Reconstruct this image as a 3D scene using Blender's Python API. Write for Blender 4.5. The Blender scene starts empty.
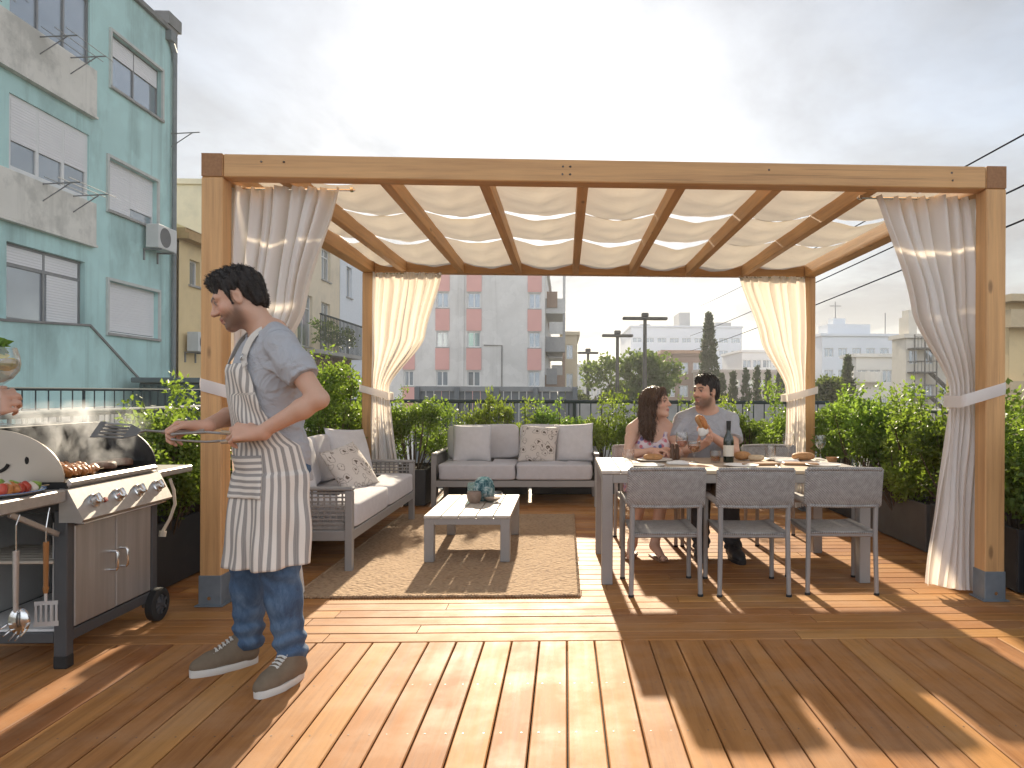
import bpy, bmesh, math, random
import numpy as np
from mathutils import Vector, Matrix
random.seed(7); NR=np.random.RandomState(7)
PI=math.pi
SC=bpy.context.scene
COL=SC.collection
def R(a): return math.radians(a)
def V(*a): return Vector(a)
# ---------------------------------------------------------------- mesh builder
class MB:
    def __init__(s): s.v=[];s.f=[];s.m=[];s.r=[];s.uv=[]
    def add(s,vs,fs,mi=0,rnd=None,uvs=None):
        n=len(s.v); s.v.extend([tuple(x) for x in vs])
        for k,f in enumerate(fs):
            s.f.append([i+n for i in f]); s.m.append(mi); s.r.append(0.5 if rnd is None else rnd)
            s.uv.append([uvs[i] for i in f] if uvs is not None else None)
        return s
    def box(s,x0,x1,y0,y1,z0,z1,b=0.0,mi=0,rnd=None,M=None):
        x0,x1=min(x0,x1),max(x0,x1);y0,y1=min(y0,y1),max(y0,y1);z0,z1=min(z0,z1),max(z0,z1)
        c=Vector(((x0+x1)/2,(y0+y1)/2,(z0+z1)/2)); h=Vector(((x1-x0)/2,(y1-y0)/2,(z1-z0)/2))
        b=min(b,min(h)*0.9)
        if b<=0:
            vs=[Vector((sx*h.x,sy*h.y,sz*h.z))+c for sx in(-1,1) for sy in(-1,1) for sz in(-1,1)]
            fs=[(0,1,3,2),(4,6,7,5),(0,4,5,1),(2,3,7,6),(0,2,6,4),(1,5,7,3)]
        else:
            vs=[];idx={}
            for sx in(-1,1):
                for sy in(-1,1):
                    for sz in(-1,1):
                        for a in range(3):
                            d=[h.x-b,h.y-b,h.z-b]; d[a]+=b
                            idx[(sx,sy,sz,a)]=len(vs); vs.append(Vector((sx*d[0],sy*d[1],sz*d[2]))+c)
            fs=[]
            for a in range(3):
                o=[(1,2),(0,2),(0,1)][a]
                for sg in(-1,1):
                    q=[]
                    for (p,r) in((-1,-1),(1,-1),(1,1),(-1,1)):
                        k=[0,0,0];k[a]=sg;k[o[0]]=p;k[o[1]]=r; q.append(idx[(k[0],k[1],k[2],a)])
                    fs.append(q)
                for p in(-1,1):
                    for r in(-1,1):
                        k0=[0,0,0];k1=[0,0,0];k0[a]=-1;k1[a]=1
                        k0[o[0]]=k1[o[0]]=p;k0[o[1]]=k1[o[1]]=r
                        fs.append([idx[(*k0,o[0])],idx[(*k1,o[0])],idx[(*k1,o[1])],idx[(*k0,o[1])]])
            for sx in(-1,1):
                for sy in(-1,1):
                    for sz in(-1,1): fs.append([idx[(sx,sy,sz,a)] for a in range(3)])
        if M is not None: vs=[M@v for v in vs]
        return s.add(vs,fs,mi,rnd)
    def beam(s,a,b,w,h,bev=0.0,mi=0,up=(0,0,1),rnd=None):
        a=Vector(a);b=Vector(b);d=b-a;L=d.length;y=d.normalized();u=Vector(up)
        if abs(y.dot(u))>.98: u=Vector((1,0,0))
        x=y.cross(u).normalized();z=x.cross(y)
        M=Matrix((x,y,z)).transposed().to_4x4();M.translation=(a+b)/2
        return s.box(-w/2,w/2,-L/2,L/2,-h/2,h/2,bev,mi,rnd,M)
    def tube(s,pts,r,n=8,mi=0,cap=True,closed=False,rnd=None,sq=1.0):
        pts=[Vector(p) for p in pts];N=len(pts)
        rs=r if hasattr(r,'__len__') else [r]*N
        vs=[];pu=None
        for i,p in enumerate(pts):
            if closed: t=pts[(i+1)%N]-pts[i-1]
            else: t=pts[min(i+1,N-1)]-pts[max(i-1,0)]
            t=t.normalized() if t.length>1e-9 else Vector((0,0,1))
            if pu is None: pu=Vector((0,0,1)) if abs(t.z)<.9 else Vector((1,0,0))
            x=t.cross(pu)
            x=x.normalized() if x.length>1e-6 else t.orthogonal().normalized()
            y=x.cross(t).normalized();pu=y
            for k in range(n):
                a=2*PI*k/n; vs.append(p+x*math.cos(a)*rs[i]+y*math.sin(a)*rs[i]*sq)
        fs=[]
        for i in range(N if closed else N-1):
            for k in range(n):
                j=(i+1)%N
                fs.append((i*n+k,i*n+(k+1)%n,j*n+(k+1)%n,j*n+k))
        if cap and not closed:
            fs.append(tuple(range(n))[::-1]);fs.append(tuple((N-1)*n+k for k in range(n)))
        return s.add(vs,fs,mi,rnd)
    def lathe(s,prof,n=24,c=(0,0,0),mi=0,M=None,arc=2*PI):
        c=Vector(c);vs=[];N=len(prof);full=abs(arc-2*PI)<1e-6
        m=n if full else n+1
        for (r,z) in prof:
            for k in range(m):
                a=arc*k/n; vs.append(c+Vector((max(r,1e-5)*math.cos(a),max(r,1e-5)*math.sin(a),z)))
        if M is not None: vs=[M@v for v in vs]
        fs=[]
        for i in range(N-1):
            for k in range(n):
                k2=(k+1)%m
                fs.append((i*m+k,i*m+k2,(i+1)*m+k2,(i+1)*m+k))
        return s.add(vs,fs,mi)
    def prism(s,poly,a,b,mi=0,M=None):
        """poly: list of 2d points in XY, extruded z from a to b"""
        n=len(poly)
        vs=[Vector((p[0],p[1],a)) for p in poly]+[Vector((p[0],p[1],b)) for p in poly]
        if M is not None: vs=[M@v for v in vs]
        fs=[tuple(range(n))[::-1],tuple(range(n,2*n))]+[(i,(i+1)%n,n+(i+1)%n,n+i) for i in range(n)]
        return s.add(vs,fs,mi)
    def grid(s,fn,nu,nv,mi=0,uvfn=None,close_u=False,rnd=None):
        vs=[];uv=[]
        for j in range(nv+1):
            for i in range(nu+(0 if close_u else 1)):
                u=i/nu;v=j/nv;vs.append(Vector(fn(u,v)));uv.append(uvfn(u,v) if uvfn else (u,v))
        m=nu if close_u else nu+1;fs=[]
        for j in range(nv):
            for i in range(nu):
                i2=(i+1)%m
                fs.append((j*m+i,j*m+i2,(j+1)*m+i2,(j+1)*m+i))
        return s.add(vs,fs,mi,rnd,uv)
    def ball(s,c,r,n=12,mi=0,M=None):
        c=Vector(c);rr=r if hasattr(r,'__len__') else (r,r,r)
        def f(u,v):
            a=2*PI*u;t=PI*v-PI/2
            t=max(-PI/2+1e-3,min(PI/2-1e-3,t))
            p=Vector((rr[0]*math.cos(t)*math.cos(a),rr[1]*math.cos(t)*math.sin(a),rr[2]*math.sin(t)))
            return (M@p if M is not None else p)+c
        return s.grid(f,n,max(6,n//2+2),mi,close_u=True)
    def mesh(s,name,mats,smooth=False,recalc=True,angle=40):
        me=bpy.data.meshes.new(name);me.from_pydata(s.v,[],s.f)
        for m in mats: me.materials.append(m)
        nf=len(s.f)
        me.polygons.foreach_set('material_index',s.m)
        if any(x!=0.5 for x in s.r):
            at=me.attributes.new('rnd','FLOAT','FACE');at.data.foreach_set('value',s.r)
        if any(u is not None for u in s.uv):
            l=me.uv_layers.new(name='UVMap');flat=[]
            for f,u in zip(s.f,s.uv):
                if u is None: flat.extend([0.0,0.0]*len(f))
                else:
                    for q in u: flat.extend([float(q[0]),float(q[1])])
            l.data.foreach_set('uv',flat)
        if recalc:
            bm=bmesh.new();bm.from_mesh(me);bmesh.ops.recalc_face_normals(bm,faces=bm.faces);bm.to_mesh(me);bm.free()
        if smooth: 
            me.polygons.foreach_set('use_smooth',[True]*len(me.polygons))
            if angle<180: me.set_sharp_from_angle(angle=R(angle))
        me.update();return me
def link(o,parent=None):
    COL.objects.link(o)
    if parent is not None: o.parent=parent
    return o
def tag(o,label=None,cat=None,group=None,kind=None):
    if label: o['label']=label
    if cat: o['category']=cat
    if group: o['group']=group
    if kind: o['kind']=kind
    return o
def build(mb,name,mats,parent=None,smooth=False,recalc=True,angle=40,**k):
    if not isinstance(mats,(list,tuple)): mats=[mats]
    o=bpy.data.objects.new(name,mb.mesh(name,list(mats),smooth,recalc,angle));link(o,parent)
    return tag(o,**k)
def empty(name,loc=(0,0,0),rz=0,**k):
    o=bpy.data.objects.new(name,None);o.empty_display_size=.1;link(o);o.location=loc;o.rotation_euler=(0,0,rz);return tag(o,**k)
def copy_tree(o,parent=None):
    c=o.copy();COL.objects.link(c);c.parent=parent
    for ch in list(o.children): copy_tree(ch,c)
    return c
# ---------------------------------------------------------------- materials
MATS={}
def nt(name):
    m=bpy.data.materials.new(name);m.use_nodes=True;t=m.node_tree;t.nodes.clear()
    return m,t
class NB:
    """small node helper"""
    def __init__(s,t): s.t=t
    def n(s,typ,**k):
        x=s.t.nodes.new(typ)
        for a,b in k.items():
            if a.startswith('i_'):
                key=a[2:]; key=int(key) if key.isdigit() else key.replace('_',' ')
                x.inputs[key].default_value=b
            else: setattr(x,a,b)
        return x
    def l(s,a,b): s.t.links.new(a,b)
    def math(s,op,a,b=None,c=None):
        x=s.n('ShaderNodeMath',operation=op)
        for i,q in enumerate((a,b,c)):
            if q is None: continue
            if isinstance(q,(int,float)): x.inputs[i].default_value=q
            else: s.l(q,x.inputs[i])
        return x.outputs[0]
    def mix(s,f,a,b,blend='MIX'):
        x=s.n('ShaderNodeMix',data_type='RGBA',blend_type=blend)
        for i,q in ((0,f),(6,a),(7,b)):
            if isinstance(q,(int,float)): x.inputs[i].default_value=q
            elif isinstance(q,(tuple,list)): x.inputs[i].default_value=(*q[:3],1)
            else: s.l(q,x.inputs[i])
        return x.outputs[2]
    def coord(s,stretch=(1,1,1),kind='Object',rot=(0,0,0)):
        c=s.n('ShaderNodeTexCoord');mp=s.n('ShaderNodeMapping');mp.inputs['Scale'].default_value=stretch;mp.inputs['Rotation'].default_value=rot
        s.l(c.outputs[kind],mp.inputs[0]);return mp.outputs[0]
    def noise(s,vec,scale,detail=4,rough=.55,dist=0):
        x=s.n('ShaderNodeTexNoise');x.inputs['Scale'].default_value=scale;x.inputs['Detail'].default_value=detail
        x.inputs['Roughness'].default_value=rough;x.inputs['Distortion'].default_value=dist
        if vec is not None: s.l(vec,x.inputs['Vector'])
        return x.outputs['Fac']
    def ramp(s,f,stops,interp='LINEAR'):
        x=s.n('ShaderNodeValToRGB');e=x.color_ramp;e.interpolation=interp
        while len(e.elements)<len(stops): e.elements.new(.5)
        for el,(p,c) in zip(e.elements,stops):
            el.position=p;el.color=(*c,1) if hasattr(c,'__len__') else (c,c,c,1)
        s.l(f,x.inputs[0]);return x.outputs[0]
    def bump(s,h,strength,dist=.01,nrm=None):
        x=s.n('ShaderNodeBump');x.inputs['Strength'].default_value=strength;x.inputs['Distance'].default_value=dist
        s.l(h,x.inputs['Height'])
        if nrm is not None: s.l(nrm,x.inputs['Normal'])
        return x.outputs[0]
    def prin(s,col,rough=.5,metal=0,normal=None,**k):
        x=s.n('ShaderNodeBsdfPrincipled')
        for key,q in (('Base Color',col),('Roughness',rough),('Metallic',metal),('Normal',normal)):
            if q is None: continue
            if isinstance(q,(int,float)): x.inputs[key].default_value=q
            elif isinstance(q,(tuple,list)): x.inputs[key].default_value=(*q[:3],1)
            else: s.l(q,x.inputs[key])
        low={i.name.lower():i for i in x.inputs}
        for a,b in k.items(): low[a.replace('_',' ')].default_value=b
        return x
    def out(s,sh,vol=False):
        o=s.n('ShaderNodeOutputMaterial');s.l(sh,o.inputs['Volume' if vol else 'Surface'])
def mul(c,k): return tuple(min(1,x*k) for x in c[:3])
def mat(name,col,rough=.5,metal=0,var=.15,scale=6,bump=0,bscale=60,stretch=(1,1,1),transl=0,dirt=None,**k):
    if name in MATS: return MATS[name]
    m,t=nt(name);b=NB(t);vec=b.coord(stretch)
    n1=b.noise(vec,scale,5)
    c=b.mix(n1,mul(col,1-var*1.6),mul(col,1+var*1.6))
    if dirt:
        n2=b.noise(b.coord(dirt.get('stretch',(1,1,1))),dirt.get('scale',1.5),8,.65)
        f=b.ramp(n2,[(dirt.get('lo',.5),(0,0,0)),(dirt.get('hi',.7),(1,1,1))])
        f2=b.math('MULTIPLY',f,dirt.get('amt',.6))
        c=b.mix(f2,c,dirt['col'])
        if dirt.get('drip'):
            n4=b.noise(b.coord((2.2,2.2,.10)),dirt['drip'],4,.7);c=b.mix(b.math('MULTIPLY',b.ramp(n4,[(.52,(0,0,0)),(.74,(1,1,1))]),.5),c,dirt['col']);n5=b.noise(b.coord((1,1,1)),.9,2);c=b.mix(b.math('MULTIPLY',b.ramp(n5,[(.56,(0,0,0)),(.58,(1,1,1))]),.22),c,mul(col,1.18))
    rr=b.math('ADD',rough-.08,b.math('MULTIPLY',b.noise(vec,scale*2.3,3),.16))
    nm=None
    if bump: nm=b.bump(b.noise(vec,bscale,4),bump,.01)
    p=b.prin(c,rr,metal,nm,**k)
    sh=p.outputs[0]
    if transl:
        tr=b.n('ShaderNodeBsdfTranslucent');b.l(c,tr.inputs[0])
        mx=b.n('ShaderNodeMixShader');mx.inputs[0].default_value=transl;b.l(sh,mx.inputs[1]);b.l(tr.outputs[0],mx.inputs[2]);sh=mx.outputs[0]
    b.out(sh);MATS[name]=m;return m
def wood(name,axis,base,dark,rough=.5,knots=True,scale=1.0,attr=False,spec=.5,along=1.2,across=28):
    m,t=nt(name);b=NB(t)
    st=[across,across,across];st[axis]=along
    vec=b.coord(tuple(st))
    if attr:
        at=b.n('ShaderNodeAttribute',attribute_name='rnd');cmb=b.n('ShaderNodeCombineXYZ')
        off=b.math('MULTIPLY',at.outputs['Fac'],97.0)
        for i in range(3): b.l(off,cmb.inputs[i])
        va=b.n('ShaderNodeVectorMath',operation='ADD');b.l(vec,va.inputs[0]);b.l(cmb.outputs[0],va.inputs[1]);vec=va.outputs[0]
    g1=b.noise(vec,1.0*scale,6,.6,.35);g2=b.noise(vec,3.2*scale,4,.7)
    f=b.math('ADD',b.math('MULTIPLY',g1,.7),b.math('MULTIPLY',g2,.3))
    c=b.ramp(f,[(.30,dark),(.5,base),(.72,mul(base,1.28))])
    st2=[1.2,1.2,1.2];st2[axis]=.35
    blot=b.noise(b.coord(tuple(st2)),2.0,4)
    c=b.mix(b.math('MULTIPLY',b.ramp(blot,[(.4,(0,0,0)),(.75,(1,1,1))]),.35),c,dark)
    if attr:
        hv=b.n('ShaderNodeHueSaturation');b.l(c,hv.inputs['Color'])
        b.l(b.math('ADD',.492,b.math('MULTIPLY',at.outputs['Fac'],.016)),hv.inputs['Hue'])
        b.l(b.math('ADD',.77,b.math('MULTIPLY',at.outputs['Fac'],.46)),hv.inputs['Value'])
        c=hv.outputs[0]
    if knots:
        sk=[9,9,9];sk[axis]=3.2
        vo=b.n('ShaderNodeTexVoronoi');vo.inputs['Scale'].default_value=1.0;b.l(b.coord(tuple(sk)),vo.inputs['Vector'])
        kf=b.ramp(vo.outputs['Distance'],[(.0,(1,1,1)),(.09,(.8,.8,.8)),(.16,(0,0,0))])
        sep=b.n('ShaderNodeSeparateColor');b.l(vo.outputs['Color'],sep.inputs[0])
        gate=b.math('GREATER_THAN',sep.outputs[0],.62)
        crk=[60,60,60];crk[axis]=.9;cn=b.ramp(b.noise(b.coord(tuple(crk)),1.0,2,.5,.2),[(.66,(0,0,0)),(.70,(1,1,1))]);c=b.mix(b.math('MULTIPLY',cn,.45),c,mul(dark,.5))
        big=b.noise(b.coord((1,1,1)),1.4,3);c=b.mix(b.math('MULTIPLY',b.ramp(big,[(.4,(0,0,0)),(.7,(1,1,1))]),.30),c,mul(base,1.35))
        c=b.mix(b.math('MULTIPLY',b.math('MULTIPLY',kf,gate),.75),c,mul(dark,.35))
    rr=b.math('ADD',rough-.1,b.math('MULTIPLY',g1,.2))
    if attr:
        wv=b.noise(b.coord((1.3,1.3,1.3)),2.3,5,.65);wf=b.ramp(wv,[(.42,(0,0,0)),(.68,(1,1,1))])
        c=b.mix(b.math('MULTIPLY',wf,.26),c,mul((.50,.33,.21),1.0));rr=b.math('SUBTRACT',rr,b.math('MULTIPLY',wf,.08))
    nm=b.bump(f,.25,.004)
    p=b.prin(c,rr,0,nm);p.inputs['Specular IOR Level'].default_value=spec
    b.out(p.outputs[0]);MATS[name]=m;return m
def glassmat(name,col=(1,1,1),tint=.06,rough=.0,fr=1.45,opac=0.0,body=(1,1,1)):
    m,t=nt(name);b=NB(t)
    tr=b.n('ShaderNodeBsdfTransparent');tr.inputs[0].default_value=(*[1-tint*(1-c)-tint*.3 for c in col],1)
    gl=b.n('ShaderNodeBsdfGlossy');gl.inputs['Roughness'].default_value=rough+.02
    lw=b.n('ShaderNodeLayerWeight');lw.inputs[0].default_value=.5
    ff=b.math('ADD',.07,b.math('MULTIPLY',b.math('POWER',lw.outputs['Facing'],2.6),.8))
    mx=b.n('ShaderNodeMixShader');b.l(ff,mx.inputs[0]);b.l(tr.outputs[0],mx.inputs[1]);b.l(gl.outputs[0],mx.inputs[2])
    sh=mx.outputs[0]
    if opac:
        p=b.prin(body,.1);m2=b.n('ShaderNodeMixShader');m2.inputs[0].default_value=opac;b.l(sh,m2.inputs[1]);b.l(p.outputs[0],m2.inputs[2]);sh=m2.outputs[0]
    b.out(sh);MATS[name]=m;return m
def leafmat(name,c1,c2,rough=.45,transl=.42):
    m,t=nt(name);b=NB(t)
    at=b.n('ShaderNodeAttribute',attribute_name='rnd')
    big=b.noise(b.coord(),1.6,3)
    oi=b.n('ShaderNodeObjectInfo')
    f=b.math('ADD',b.math('ADD',b.math('MULTIPLY',at.outputs['Fac'],.65),b.math('MULTIPLY',big,.45)),b.math('MULTIPLY',b.math('SUBTRACT',oi.outputs['Random'],.55),.34))
    c=b.ramp(f,[(.15,c1),(.62,c2),(.95,tuple(min(1,x*1.5) for x in c2))])
    hv=b.n('ShaderNodeHueSaturation');b.l(c,hv.inputs['Color']);b.l(b.math('ADD',.475,b.math('MULTIPLY',oi.outputs['Random'],.04)),hv.inputs['Hue']);hv.inputs['Saturation'].default_value=.93;c=hv.outputs[0]
    p=b.prin(c,rough);p.inputs['Specular IOR Level'].default_value=.4
    tr=b.n('ShaderNodeBsdfTranslucent');b.l(b.mix(.5,c,(.35,.5,.03),'ADD' if False else 'MIX'),tr.inputs[0])
    mx=b.n('ShaderNodeMixShader');mx.inputs[0].default_value=transl;b.l(p.outputs[0],mx.inputs[1]);b.l(tr.outputs[0],mx.inputs[2])
    b.out(mx.outputs[0]);MATS[name]=m;return m
def weave(name,c1,c2,sc=90,kind='Object',bump=.6,rough=.7,swap=False):
    """woven cord: two crossed sine waves"""
    m,t=nt(name);b=NB(t);vec=b.coord((1,1,1),kind)
    sp=b.n('ShaderNodeSeparateXYZ');b.l(vec,sp.inputs[0])
    u=b.math('ADD',sp.outputs[0],b.math('MULTIPLY',sp.outputs[1],1.0));v=sp.outputs[2] if kind=='Object' else sp.outputs[1]
    if kind=='UV': u=sp.outputs[0]
    if swap: v=sp.outputs[1];u=sp.outputs[0]
    su=b.math('SINE',b.math('MULTIPLY',u,sc*2));sv=b.math('SINE',b.math('MULTIPLY',v,sc*2))
    pr=b.math('MULTIPLY',su,sv);h=b.math('ADD',b.math('MULTIPLY',pr,.35),b.math('MULTIPLY',b.math('ABSOLUTE',sv),.5))
    n=b.noise(vec,35,3)
    f=b.math('ADD',b.math('MULTIPLY',h,.8),b.math('MULTIPLY',b.math('SUBTRACT',n,.5),.7))
    c=b.ramp(f,[(.0,c1),(.6,c2)])
    p=b.prin(c,rough,0,b.bump(h,bump,.004));b.out(p.outputs[0]);MATS[name]=m;return m
# ================================================================ camera, world, light
F_PX,CX,CY,YAW,ROLL,CAMH=720.0,592.46,393.07,.0379,.0044,1.2332
cd=bpy.data.cameras.new('camera');cam=bpy.data.objects.new('camera',cd);COL.objects.link(cam);SC.camera=cam
cd.sensor_width=36;cd.lens=36*F_PX/1024;cd.shift_x=(512-CX)/1024;cd.shift_y=(CY-384)/1024
cd.clip_start=.05;cd.clip_end=6000
cam.matrix_world=Matrix.Translation((0,0,CAMH))@Matrix.Rotation(-YAW,4,'Z')@Matrix.Rotation(PI/2,4,'X')@Matrix.Rotation(ROLL,4,'Z')
SUN_EL,SUN_AZ=R(23),R(-2.6)     # azimuth from +Y towards +X
w=bpy.data.worlds.new('World');SC.world=w;w.use_nodes=True;t=w.node_tree;t.nodes.clear();b=NB(t)
sky=b.n('ShaderNodeTexSky',sky_type='NISHITA');sky.sun_disc=False;sky.sun_elevation=SUN_EL;sky.sun_rotation=SUN_AZ
sky.air_density=1.0;sky.dust_density=.6;sky.ozone_density=1.0
tc=b.n('ShaderNodeTexCoord');sp=b.n('ShaderNodeSeparateXYZ');b.l(tc.outputs['Generated'],sp.inputs[0])
zz=b.math('ADD',b.math('MAXIMUM',sp.outputs[2],0.0),.22)
cm=b.n('ShaderNodeCombineXYZ');b.l(b.math('DIVIDE',sp.outputs[0],zz),cm.inputs[0]);b.l(b.math('DIVIDE',sp.outputs[1],zz),cm.inputs[1])
n1=b.noise(cm.outputs[0],1.15,8,.58,.4)
mask=b.ramp(n1,[(.34,.80),(.60,1.0)])
# clouds in view brighten towards the sun (forward scattering in thin cloud)
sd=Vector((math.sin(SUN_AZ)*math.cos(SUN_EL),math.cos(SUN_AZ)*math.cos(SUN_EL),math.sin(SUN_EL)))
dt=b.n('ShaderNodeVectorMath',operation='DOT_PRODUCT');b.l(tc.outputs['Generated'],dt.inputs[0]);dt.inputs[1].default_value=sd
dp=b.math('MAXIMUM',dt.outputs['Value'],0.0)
back=b.math('MULTIPLY',b.ramp(dt.outputs['Value'],[(.02,1.0),(.55,0.0)]),.62)  # added fill: unseen sky beside and behind the camera made brighter
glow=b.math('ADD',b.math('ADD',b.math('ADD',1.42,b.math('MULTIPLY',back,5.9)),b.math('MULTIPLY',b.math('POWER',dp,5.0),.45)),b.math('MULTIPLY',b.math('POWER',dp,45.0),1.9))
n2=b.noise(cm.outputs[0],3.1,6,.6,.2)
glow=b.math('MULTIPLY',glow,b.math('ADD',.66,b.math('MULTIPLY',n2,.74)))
glow=b.math('MULTIPLY',glow,b.ramp(sp.outputs[2],[(0,(.56,.56,.58)),(.22,(.94,.94,.94)),(.46,(.96,.96,.96)),(.80,(.30,.30,.30))]))  # overhead sky, out of view, dimmed to cut fill on the deck
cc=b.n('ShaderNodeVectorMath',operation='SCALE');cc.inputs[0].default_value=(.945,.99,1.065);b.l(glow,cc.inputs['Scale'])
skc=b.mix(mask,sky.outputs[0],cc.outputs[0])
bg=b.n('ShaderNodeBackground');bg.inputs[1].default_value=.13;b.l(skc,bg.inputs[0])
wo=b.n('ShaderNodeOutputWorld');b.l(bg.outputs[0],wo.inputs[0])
sl=bpy.data.lights.new('sun','SUN');sl.energy=4.6;sl.angle=R(1.1);sl.color=(1.0,.86,.645)
so=bpy.data.objects.new('sun',sl);COL.objects.link(so);so.rotation_euler=(-sd).to_track_quat('-Z','Y').to_euler()
vs=SC.view_settings;vs.view_transform='Standard';vs.look='None';vs.exposure=1.24;vs.gamma=1;vs.use_curve_mapping=False
SC.render.engine='CYCLES';cy=SC.cycles;cy.use_denoising=True;cy.max_bounces=8;cy.transparent_max_bounces=16
cy.sample_clamp_indirect=6;cy.use_adaptive_sampling=True;cy.adaptive_threshold=.02;cy.caustics_reflective=False;cy.caustics_refractive=False
cy.volume_step_rate=1.0;cy.volume_max_steps=128;cy.volume_bounces=1
SC.render.use_persistent_data=False
# ================================================================ common materials
W_BASE=(.57,.325,.14);W_DARK=(.40,.205,.08)
WX=wood('pergola wood x',0,W_BASE,W_DARK,.6);WY=wood('pergola wood y',1,W_BASE,W_DARK,.6);WZ=wood('pergola wood z',2,W_BASE,W_DARK,.6)
WEND=mat('end grain',(.30,.15,.07),.8,var=.25,scale=60)
DECKX=wood('deck boards across',0,(.40,.183,.062),(.235,.098,.033),.66,False,attr=True,spec=.13,along=1.0,across=22)
DECKY=wood('deck boards along',1,(.40,.183,.062),(.235,.098,.033),.66,False,attr=True,spec=.13,along=1.0,across=22)
DARK=mat('dark void',(.012,.01,.009),.9)
SCREW=mat('screw head',(.12,.1,.085),.45,.8)
ZINC=mat('zinc shoe',(.20,.235,.27),.5,.35,var=.2,scale=12)
STEEL=mat('brushed steel',(.52,.50,.48),.48,.85,var=.12,scale=3,stretch=(1,14,14))
STEELD=mat('grey enamel frame',(.085,.09,.098),.45,.3,var=.1)
CHROME=mat('chrome',(.7,.7,.7),.16,1)
BLACK=mat('black enamel',(.02,.02,.021),.42,.1,bump=.1)
RUBBER=mat('rubber',(.018,.018,.018),.75)
ALU=mat('taupe aluminium',(.30,.287,.28),.5,.15,var=.06,scale=3)
CUSH=mat('grey cushion',(.56,.545,.57),.9,var=.07,scale=18,bump=.35,bscale=420)
CUSH2=mat('light grey pillow',(.62,.61,.63),.9,var=.07,scale=18,bump=.35,bscale=420)
PLANTER=mat('anthracite planter',(.034,.037,.042),.6,var=.18,scale=5)
PLANTER2=mat('grey planter',(.10,.098,.096),.6,var=.18,scale=5)
SOIL=mat('soil',(.035,.022,.014),.95,var=.4,scale=30,bump=.8)
WHITEP=mat('white paint',(.72,.72,.72),.5,var=.04)
CONC=mat('concrete',(.34,.33,.32),.85,var=.15,scale=2.5,bump=.2,dirt=dict(col=(.14,.14,.13),scale=1.2,lo=.5,hi=.75,amt=.5))
GLASS=glassmat('clear glass',(1,1,1),.08);PANE=mat('window pane',(.10,.125,.15),.07,.0,var=.3,scale=.6,specular_ior_level=.9) if False else None
m_,t_=nt('window pane');b_=NB(t_);PANE=m_
p_=b_.prin(b_.mix(b_.noise(b_.coord((.5,.5,.5)),1.3,3),(.22,.26,.30),(.45,.50,.55)),.06,.55);p_.inputs['Specular IOR Level'].default_value=.9;b_.out(p_.outputs[0])
CLOTH_M,t_=nt('curtain cloth');b_=NB(t_);vec_=b_.coord((1,1,1))
c_=b_.mix(b_.noise(vec_,9,4),(.83,.815,.81),(.89,.88,.875));nm_=b_.bump(b_.noise(b_.coord((260,260,260)),1,2),.15,.002)
p_=b_.prin(c_,.9,0,nm_);tr_=b_.n('ShaderNodeBsdfTranslucent');b_.l(b_.mix(1,c_,(1,.90,.77),'MULTIPLY'),tr_.inputs[0])
mx_=b_.n('ShaderNodeMixShader');mx_.inputs[0].default_value=.38;b_.l(p_.outputs[0],mx_.inputs[1]);b_.l(tr_.outputs[0],mx_.inputs[2]);b_.out(mx_.outputs[0])
CANV,t_=nt('shade canvas');b_=NB(t_)
c_=b_.mix(b_.noise(b_.coord((1.2,6,1.2)),4,5),(.60,.555,.50),(.70,.655,.60));p_=b_.prin(c_,.9);tr_=b_.n('ShaderNodeBsdfTranslucent');b_.l(b_.mix(1,c_,(1,.95,.88),'MULTIPLY'),tr_.inputs[0])
mx_=b_.n('ShaderNodeMixShader');mx_.inputs[0].default_value=.45;b_.l(p_.outputs[0],mx_.inputs[1]);b_.l(tr_.outputs[0],mx_.inputs[2]);b_.out(mx_.outputs[0])
# ================================================================ ground, terrace, deck
g=MB();g.grid(lambda u,v:(-950+1900*u,-250+1220*v,-4.0),2,2)
GR=mat('ground',(.13,.125,.115),.9,var=.25,scale=.05,dirt=dict(col=(.06,.075,.035),scale=.03,lo=.45,hi=.6,amt=.7))
build(g,'ground',GR,kind='structure',recalc=False)
h=MB()
def ridge(u,v):
    x=-940+1880*u; hh=(20+7*math.sin(u*9+1)+4*math.sin(u*23)+2*math.sin(u*61))*math.sin(PI*v)
    return (x,640+300*v,-4.2+hh)
h.grid(ridge,120,12)
build(h,'hills',mat('far hill',(.16,.17,.16),.95,var=.3,scale=.05),smooth=True,recalc=False,kind='structure')
XL,XR,YB,YF,SEAM=-3.05,3.3,9.15,-1.2,3.585
s=MB();s.box(XL-.35,XR+.35,YF-.1,YB+.4,-4.0,-.035)
build(s,'terrace_slab',CONC,kind='structure')
d=MB()
def board(mb,axis,a0,a1,c0,c1,rnd,mi):
    ch=.004;zt=NR.uniform(-.0007,.0007);zb=-.03
    pr=[(c0,zb),(c0,zt-ch),(c0+ch,zt),(c1-ch,zt),(c1,zt-ch),(c1,zb)]
    vs=[]
    for a in(a0,a1):
        for (c,z) in pr: vs.append((c,a,z) if axis==1 else (a,c,z))
    fs=[(i,(i+1)%6,6+(i+1)%6,6+i) for i in range(6)]+[(5,4,3,2,1,0),(6,7,8,9,10,11)]
    mb.add(vs,fs,mi,rnd)
P1=.1365;x=-.5318-P1*18
gap=.006
def rnd_board(): return min(1,max(0,NR.normal(.5,.21)))+1e-4
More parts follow.
